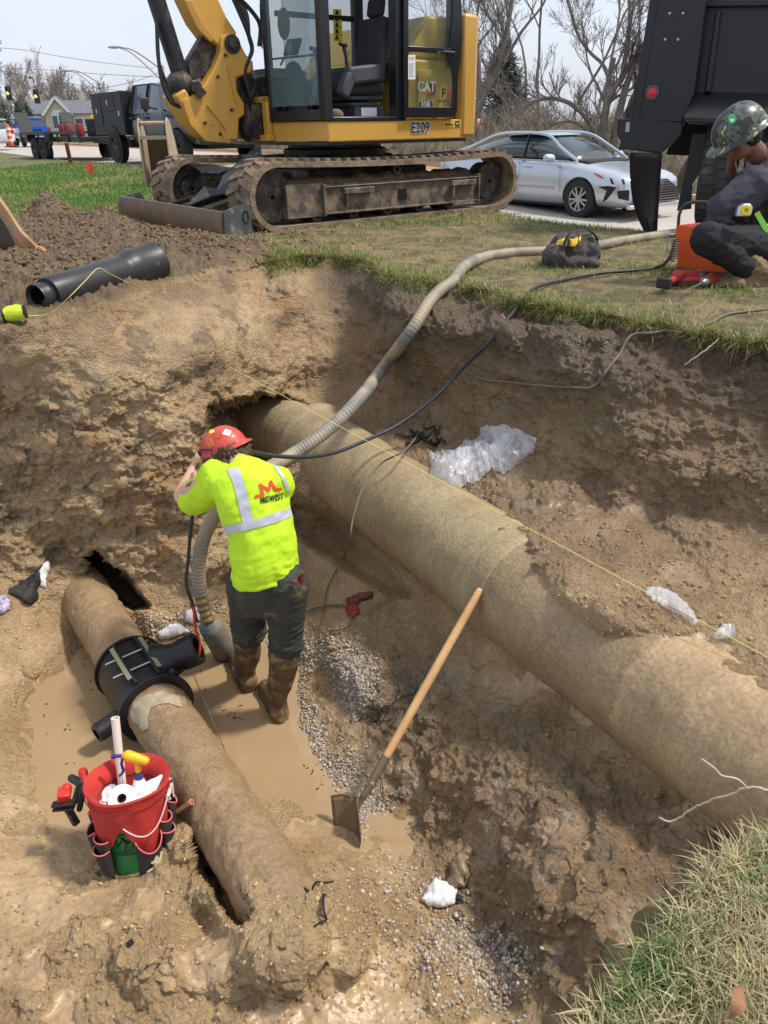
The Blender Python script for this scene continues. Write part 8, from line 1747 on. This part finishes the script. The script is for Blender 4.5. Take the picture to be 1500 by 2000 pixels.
p = P(-4, 150, Y=84); t = thing('road_sign', 'edge of a white road sign at the far left edge above the signal', 'road sign', p); m_ = MB(); m_.bx(-.38, .38, 0, .03, -.5, .5); m_.build('panel', mat('sign_white', (0, 0, 0)), t)
def lamp(label, base_px, pole_top, tip, Y):
    top = P(*pole_top, Y=Y); tp = P(*tip, Y=Y-2); b = Vector((top.x, top.y, -.5)); t = thing('street_lamp', label, 'street lamp', b); GAL = mat('galvanised', (.33, .34, .36), .6)
    m_ = MB(); m_.cyl(b, top+Vector((0, 0, .3)), .16, .11, 10); m_.build('pole', GAL, t, world=True)
    m_ = MB(); mid = top.lerp(tp, .6)+Vector((0, 0, .35)); m_.tube(catmull([top, mid, tp], 6), .05, 6); m_.tube(catmull([top-Vector((0, 0, .7)), mid-Vector((0, 0, .25)), tp.lerp(mid, .3)], 6), .04, 6); m_.build('mast_arm', GAL, t, world=True)
    m_ = MB(); m_.ell(tp, (.45, .18, .09)); m_.build('lamp_head', GAL, t, world=True)
lamp('street lamp with its whole pole in sight left of the boom', (203, 212), (203, 168), (126, 138), 72); lamp('street lamp whose arm reaches left from behind the boom hoses', (310, 150), (318, 138), (224, 92), 58)
# channelizer posts, rust post, flag
OR_ = mat('traffic_orange', lin((240, 90, 40)), .5); WR_ = mat('post_white', (.75, .73, .70), .5)
def channel(label, px, py_b, py_t, Y, g=None):
    b = P(px, py_b, Y=Y); h = P(px, py_t, Y=Y).z-b.z; t = thing('channelizer_post', label, 'traffic post', b, group=g)
    m_ = MB(); m_.lathe([(0, 0), (.28, 0), (.30, .03), (.12, .06)], (0, 0, 0), (0, 0, 1), 20); m_.build('base', BLK, t)
    m_ = MB(); m_.lathe([(.10, .04), (.085, h*.9), (.04, h)], (0, 0, 0), (0, 0, 1), 16); p_ = m_.build('post', OR_, t)
    for k in (.25, .5, .75): m_ = MB(); m_.lathe([(.102, h*k), (.098, h*(k+.11))], (0, 0, 0), (0, 0, 1), 16); m_.build('white_band', WR_, p_)
channel('orange and white channelizer post standing on the road by the left edge', 23, 287, 243, 36)
channel('small orange and white post between the white car and the blue pickup', 27, 262, 250, 60)
rp = P(141, 330, z=0); m_ = MB(); m_.box((0, 0, .30), (.10, .10, .75), taper=.9); o = m_.build('rusty_post', mat('rust', lin((112, 60, 46)), .85, col2=lin((84, 44, 34)), vscale=12), None, bevel=.01); o.location = rp; tag(o, 'short rusty steel post leaning in the lawn in front of the trailer', 'post'); o.rotation_euler = (0, -.05, 0)
sc_ = (P(136, 279, Y=rp.y).z-rp.z)/.675; o.scale = (sc_, sc_, sc_)
fp = P(178, 342, z=0); t = thing('marker_flag', 'small bright orange red marker flag stuck in the lawn', 'marker flag', fp); m_ = MB(); m_.cyl((0, 0, 0), (.02, 0, .22), .004, n=6); m_.build('stake', WIRE, t)
k_ = 1/1490*fp.y; m_ = MB(); m_.plate([(-7*k_, 0, 21*k_), (1*k_, .02, 20*k_), (8*k_, .0, 8*k_), (4*k_, .03, 4*k_), (-5*k_, .0, 1*k_)], (0, 1, 0), .003); m_.build('flag', mat('flag_orange', lin((244, 84, 60)), .6), t, smooth=0)
bare_tree('bare tree whose twigs hang into the top left corner', P(-75, 190, Y=30)+Vector((0, 0, -2.8)), (-.05, 0, 1), 3.4, .12, 77, levels=6, nb=(3, 4), rmin=.007, bias=(.08, 0, .02), spread=.9)
# lamppost-like stack on yellow skid at the trailer
yb3 = P(165, 268, Y=30); t = thing('compressor', 'small yellow topped machine standing on the flatbed trailer', 'machine', ROOTM['flatbed_trailer'] @ Vector((-2.1, .2, .762))); m_ = MB(); m_.box((0, 0, .25), (.9, .6, .5)); m_.build('engine_block', BLK, t, bevel=.03); m_ = MB(); m_.box((0, 0, .56), (.7, .5, .12), taper=.8); m_.build('yellow_cover', YEL_C, t, bevel=.02)
# ================================================================ GRASS, GRAVEL, CLODS
def blades(name, pts, L_, W_, col, label, lean=.5, seed=1, seg=3, up=None, rough=.6):
    rg = np.random.default_rng(seed); n = len(pts); L_ = np.broadcast_to(L_, n)*rg.uniform(.55, 1.25, n); W_ = W_*rg.uniform(.6, 1.3, n)
    az = rg.uniform(0, 6.283, n); ln = np.abs(rg.normal(0, lean, n)); d = np.c_[np.cos(az)*np.sin(ln), np.sin(az)*np.sin(ln), np.cos(ln)]; side = np.c_[-np.sin(az), np.cos(az), az*0]; tw = rg.uniform(-.9, .9, n)[:, None]
    side = side+np.c_[np.cos(az), np.sin(az), az*0]*tw; side /= np.linalg.norm(side, axis=1, keepdims=True)
    bendv = np.c_[np.cos(az), np.sin(az), az*0]*rg.uniform(.1, .7, n)[:, None]-np.array([0, 0, 1])*rg.uniform(0, .5, n)[:, None]*(ln[:, None]+.3)
    V = []; 
    for k in range(seg): t = k/seg; c_ = pts+d*(L_*t)[:, None]+bendv*(L_*t*t)[:, None]; w_ = (W_*(1-.55*t))[:, None]; V += [c_-side*w_*.5, c_+side*w_*.5]
    V.append(pts+d*L_[:, None]+bendv*L_[:, None]); V = np.stack(V, 1); k = V.shape[1]; V = V.reshape(-1, 3); b = np.arange(n)*k; Q = []
    for i in range(seg-1): Q.append(np.stack([b+2*i, b+2*i+1, b+2*i+3, b+2*i+2], 1))
    T = np.stack([b+2*seg-2, b+2*seg-1, b+2*seg], 1); o = np_mesh(name, V, quads=np.concatenate(Q), tris=T, col=np.repeat(col, k, 0), m=GRM, smooth=False)
    return stuff(o, label, 'grass')
def grass_mat():
    m = bpy.data.materials.new('grass_blade'); m.use_nodes = True; nt = m.node_tree; nt.nodes.clear(); N = nt.nodes.new; L = nt.links.new
    a = N('ShaderNodeAttribute'); a.attribute_name = 'Col'; p = N('ShaderNodeBsdfPrincipled'); p.inputs['Roughness'].default_value = .55; p.inputs['Specular IOR Level'].default_value = .3; L(a.outputs['Color'], p.inputs['Base Color'])
    t = N('ShaderNodeBsdfTranslucent'); L(a.outputs['Color'], t.inputs['Color']); x = N('ShaderNodeMixShader'); x.inputs[0].default_value = .25; L(p.outputs[0], x.inputs[1]); L(t.outputs[0], x.inputs[2]); o = N('ShaderNodeOutputMaterial'); L(x.outputs[0], o.inputs['Surface']); return m
GRM = grass_mat()
gA = np.array(lin((112, 138, 56))); gB = np.array(lin((80, 108, 44))); gS = np.array(lin((196, 182, 130))); gD = np.array(lin((150, 130, 88)))
def gcol(n, rg, green):
    a = rg.random(n)[:, None]; c_ = gA*a+gB*(1-a); s_ = rg.random(n) > green; b = rg.random(n)[:, None]; c_ = np.where(s_[:, None], gS*b+gD*(1-b), c_); return c_*rg.uniform(.75, 1.2, n)[:, None]
# turf between the pit and the machines: random points on the finished surface
G3 = Pn.reshape(NY, NX, 3); IS = isgr.reshape(NY, NX); SPO = np.clip(spoil, 0, 1).reshape(NY, NX)
area = np.linalg.norm(np.cross(G3[1:, :-1]-G3[:-1, :-1], G3[:-1, 1:]-G3[:-1, :-1]), axis=2); I2 = IS[:-1, :-1]; S2 = SPO[:-1, :-1]; qxx = GX[:-1, :-1]; qyy = GY[:-1, :-1]
far_ = G3[:-1, :-1, 1]
dens = fbm(np.c_[G3[:-1, :-1].reshape(-1, 3)[:, :2]*1.7, np.zeros(area.size)], 4, 91).reshape(area.shape)
muddy = softpoly(qxx.ravel(), qyy.ravel(), [(-600, 700), (0, 640), (200, 600), (330, 560), (450, 520), (560, 505), (520, 475), (420, 462), (320, 430), (230, 400), (240, 386), (-600, 386)], 14).reshape(area.shape)
bare = softpoly(qxx.ravel(), qyy.ravel(), [(560, 480), (760, 440), (1000, 425), (1080, 450), (1060, 500), (900, 500), (820, 530), (700, 500)], 40).reshape(area.shape)
tracky = softpoly(qxx.ravel(), qyy.ravel(), [(560, 445), (980, 395), (1060, 420), (1000, 440), (600, 475)], 8).reshape(area.shape)
wgt = area*I2*(1-muddy)*(1-.3*bare)*np.clip(.6+dens*3.0, .06, 1.5)*(qxx > 330)*(1-.75*tracky)*(far_ < 14)
def scatter(wgt, n, seed):
    rg = np.random.default_rng(seed); p = wgt.ravel()/wgt.sum(); idx = rg.choice(len(p), n, p=p); i, j = np.divmod(idx, wgt.shape[1]); a = rg.random(n)[:, None]; b = rg.random(n)[:, None]
    return G3[i, j]*(1-a)*(1-b)+G3[i, j+1]*a*(1-b)+G3[i+1, j]*(1-a)*b+G3[i+1, j+1]*a*b, i, j, rg
pts, i, j, rg = scatter(wgt, 62000, 1)
gr_ = np.clip(.42+dens[i, j]*2.4-.40*bare[i, j]+.35*np.exp(-((qyy[i, j]-(560+(qxx[i, j]-900)*.16))/60)**2)*(qxx[i, j] > 900), .08, .92)
col = gcol(len(pts), rg, 0)*0; cg = gcol(len(pts), rg, 1.1); cs = gcol(len(pts), rg, -.1); col = np.where((rg.random(len(pts)) < gr_)[:, None], cg, cs)
blades('turf_grass', pts-[0, 0, .004], .026+.022*(gr_ > .6), .0040, col, 'patchy green and straw coloured turf between the pit and the machines', lean=.7, seed=2)
# longer fringe hanging over the sod lip
wf = area*np.exp(-((w_pit-w_gr).reshape(NY, NX)[:-1, :-1]/.010)**2)*(qxx > 520)*(.4+np.clip(dens*2+.3, 0, 1))
pts, i, j, rg = scatter(wf, 26000, 3); col = gcol(len(pts), rg, .5); blades('fringe_grass', pts, .055, .0042, col, 'ragged grass fringe hanging over the sod edge of the pit', lean=1.1, seed=4)
# a few tufts left of the corner
wt = area*np.clip(dens*4-.9, 0, 1)*softpoly(qxx.ravel(), qyy.ravel(), [(60, 640), (200, 560), (330, 530), (380, 540), (300, 580), (180, 620)], 10).reshape(area.shape)
pts, i, j, rg = scatter(wt+1e-12, 1500, 5); blades('tuft_grass', pts, .04, .004, gcol(len(pts), rg, .7), 'sparse grass tufts on the muddy left bank', lean=.7, seed=6)
# lawn on the left, running back to the road
rg = np.random.default_rng(8); n = 210000; Yr = 8.2*(24/8.2)**rg.random(n); Xr = (rg.uniform(-.62, .45, n))*Yr; tt = t_of(Xr, Yr)
ok = (tt-np.clip(-(Xr*U2[0]+Yr*U2[1])-25, 0, None)*.17 < te_of(Xr*U2[0]+Yr*U2[1])-.25)
# keep to the left of the machines or beyond the spoil
pxr = 750+1490*Xr/(Yr*.95); spoil_line = np.interp(pxr, [-400, 60, 140, 230, 330, 480, 600, 1500], [7.9, 8.4, 9.0, 8.3, 7.9, 7.6, 8.0, 8.0]); ok &= Yr > spoil_line; ok &= ~((((Xr+.2)/3.6)**2+((Yr-9.6)/2.8)**2 < 1) & (rg.random(n) < .8))
Xr, Yr = Xr[ok], Yr[ok]; Zr = lawn_z(Xr, Yr); pts = np.c_[Xr, Yr, Zr+.0]; nn = fbm(np.c_[Xr*.8, Yr*.8, Xr*0], 4, 72); gr_ = np.clip(.85-nn*1.2, .3, 1); cg = gcol(len(pts), rg, 1.1)*np.array([.9, 1.1, 1.0]); cs = gcol(len(pts), rg, -.1); col = np.where((rg.random(len(pts)) < gr_)[:, None], cg, cs)
blades('lawn_grass', pts, .045+.0018*Yr, .0032+.00055*Yr, col, 'green lawn stretching from the spoil heap to the road on the left', lean=.45, seed=9, seg=2)
# near bank grass, seen from right above
rg = np.random.default_rng(12); poly = [P(a, b, z=0) for a, b in NB]; PP = [(q.x, q.y) for q in poly]+[(3.5, .2), (3.5, -.6), (-.3, -.6)]
n = 90000; X_ = rg.uniform(.05, 1.15, n); Y_ = rg.uniform(.28, 1.2, n); ins = inpoly(X_, Y_, PP); X_, Y_ = X_[ins], Y_[ins]; dd = seg_dist(X_, Y_, [(q.x, q.y) for q in poly]); keep = rg.random(len(X_)) < np.clip(1.2-dd*.6, .35, 1); X_, Y_ = X_[keep][:42000], Y_[keep][:42000]
nn = fbm(np.c_[X_*5, Y_*5, X_*0], 3, 33); gr_ = np.clip(.38+nn*1.6, .05, .9); cg = np.array(lin((112, 132, 80)))*rg.uniform(.6, 1.35, len(X_))[:, None]; cs = (gcol(len(X_), rg, -.1)*.6+.4*np.array(lin((200, 192, 160)))); col = np.where((rg.random(len(X_)) < gr_)[:, None], cg, cs)
blades('near_grass', np.c_[X_, Y_, X_*0+.0], .042, .0024, col, 'dry mixed grass close to the camera in the lower right corner', lean=.95, seed=13, seg=4)
# dead leaf
lf = P(1440, 1955, z=.05); m_ = MB(); V = []
for k in range(9): t_ = k/8; w_ = .008*math.sin(math.pi*t_)**.8+.0005; V += [(-.022+.044*t_, -w_, .01*math.sin(t_*5)), (-.022+.044*t_, 0, .006+.01*math.sin(t_*5)), (-.022+.044*t_, w_, .01*math.sin(t_*5))]
m_.add(V, [(i*3+j, i*3+j+1, (i+1)*3+j+1, (i+1)*3+j) for i in range(8) for j in range(2)]); o = m_.build('dead_leaf', mat('dead_leaf', lin((150, 108, 74)), .7, var=.25, vscale=60), None, smooth=180); o.location = lf; o.rotation_euler = (.3, -.3, .8); tag(o, 'curled brown dead leaf lying on the near grass', 'leaf')
# ---- gravel
def stones(name, regions, n, size, cols, label, seed, cat='gravel', sink=.3, G=None, jit=.32):
    rg = np.random.default_rng(seed); ico = bmesh.new(); bmesh.ops.create_icosphere(ico, subdivisions=1, radius=1); IV = np.array([v.co[:] for v in ico.verts]); IF = np.array([[v.index for v in f.verts] for f in ico.faces]); ico.free()
    pp = []; tot = sum(r[4] for r in regions)
    for (x, y, rx_, ry_, w_) in regions:
        k = int(n*w_/tot); a = rg.normal(0, .5, k)*rx_+x; b = rg.normal(0, .5, k)*ry_+y; pp.append(np.c_[a, b])
    pp = np.concatenate(pp); i = np.clip(((pp[:, 0]-gx[0])/STEP), 0, NX-2); j = np.clip(((pp[:, 1]-gy[0])/STEP), 0, NY-2); i0 = i.astype(int); j0 = j.astype(int); a = (i-i0)[:, None]; b = (j-j0)[:, None]
    c_ = G3[j0, i0]*(1-a)*(1-b)+G3[j0, i0+1]*a*(1-b)+G3[j0+1, i0]*(1-a)*b+G3[j0+1, i0+1]*a*b; nr = Nn.reshape(NY, NX, 3)[j0, i0]; N_ = len(c_)
    s_ = size*np.minimum(rg.lognormal(0, .5, N_), 2.0); sc3 = s_[:, None]*rg.uniform(.55, 1.2, (N_, 3)); q = rg.normal(size=(N_, 3, 3)); q, _ = np.linalg.qr(q)
    V = IV[None]*(1+rg.uniform(-jit*1.3, jit, (N_, len(IV)))[:, :, None])*sc3[:, None, :]; V = np.einsum('nij,nkj->nki', q, V)+(c_+nr*(s_*(.5-sink))[:, None])[:, None]
    F_ = (IF[None]+np.arange(N_)[:, None, None]*len(IV)).reshape(-1, 3); cc = np.array(cols)[rg.integers(0, len(cols), N_)]*rg.uniform(.7, 1.15, N_)[:, None]
    if cat == 'gravel': cc = cc*.62+SOILC.reshape(NY, NX, 3)[j0, i0]*.38
    if cat == 'mud': cc = SOILC.reshape(NY, NX, 3)[j0, i0]*rg.uniform(.8, 1.12, N_)[:, None]
    o = np_mesh(name, V.reshape(-1, 3), tris=F_, col=np.repeat(cc, len(IV), 0), m=STM, smooth=False); return stuff(o, label, cat)
STM = mat('stone', (.3, .3, .3), .55, attr=True, var=.25, vscale=50); STM2 = MUD
gc = [lin(c) for c in ((168, 168, 170), (190, 190, 192), (140, 138, 136), (206, 204, 200), (120, 116, 110), (176, 156, 124))]; gm = [lin(c) for c in ((168, 150, 118), (190, 184, 170), (140, 124, 98), (150, 146, 140), (206, 200, 184))]
stones('gravel', [(700, 1330, 44, 62, 5), (625, 1275, 60, 40, 2), (612, 1440, 30, 50, 1.2), (665, 1505, 55, 40, 1.8), (712, 1580, 50, 36, 1.6), (590, 1370, 16, 60, .6)], 6500, .0052, gc, 'grey crushed gravel spilled down the slope beside the worker', 21)
stones('gravel', [(900, 1850, 110, 70, 4), (975, 1900, 60, 60, 2), (800, 1720, 110, 70, .8), (740, 1800, 90, 90, .4), (900, 1960, 120, 60, .6)], 3200, .0052, gc+gm, 'muddy crushed gravel on the floor at the bottom of the pit', 22)
stones('gravel', [(330, 1225, 90, 30, 3), (290, 1240, 50, 40, 2), (430, 1185, 50, 20, 1)], 1300, .0062, gm, 'muddy gravel between the saddle and the pump', 23)
mc = [lin(c) for c in ((176, 146, 104), (150, 120, 84), (132, 106, 76))]; mr_ = [lin(c) for c in ((112, 90, 66), (96, 80, 60), (124, 104, 78))]
MCM = mat('clod_mud', (.3, .25, .18), .7, attr=True, var=.25, vscale=40, bump=.004, bscale=90)
_s = STM; STM = MCM
stones('mud_clods', [(300, 1820, 420, 170, 4), (640, 1850, 300, 160, 4), (60, 1300, 120, 260, 2.5), (200, 1220, 140, 40, 1), (600, 1700, 120, 80, 1), (30, 1600, 80, 300, 1.5)], 1100, .0055, mc, 'small tan mud clods scattered over the pit floor and left side', 24, 'mud', sink=.35)
stones('mud_clods', [(1000, 1080, 380, 120, 3), (1250, 1180, 300, 100, 3), (900, 1000, 120, 60, 1), (1100, 1650, 500, 350, 4), (1200, 900, 500, 160, 2), (700, 830, 120, 60, 1)], 1800, .0055, mr_, 'small brown mud clods on the right bank and shelf', 25, 'mud', sink=.35)
stones('spoil_clods', [(200, 460, 420, 60, 4), (420, 480, 160, 30, 2), (90, 420, 90, 30, 1.5), (60, 520, 160, 60, 2)], 5200, .0130, [lin((124, 102, 76)), lin((100, 82, 62)), lin((146, 122, 90))], 'loose clods of excavated earth on the left bank', 26, 'mud', sink=.3)
STM = _s
# ---- weeds of straw litter on the bank
rg = np.random.default_rng(31); pts, i, j, rg = scatter(area*I2*(1-muddy)*(qyy < 620)*(qxx > 500), 9000, 32); blades('straw_litter', pts+[0, 0, .004], .05, .0035, gcol(len(pts), rg, -.1), 'dead straw litter lying flat on the turf', lean=1.5, seed=33, seg=2)
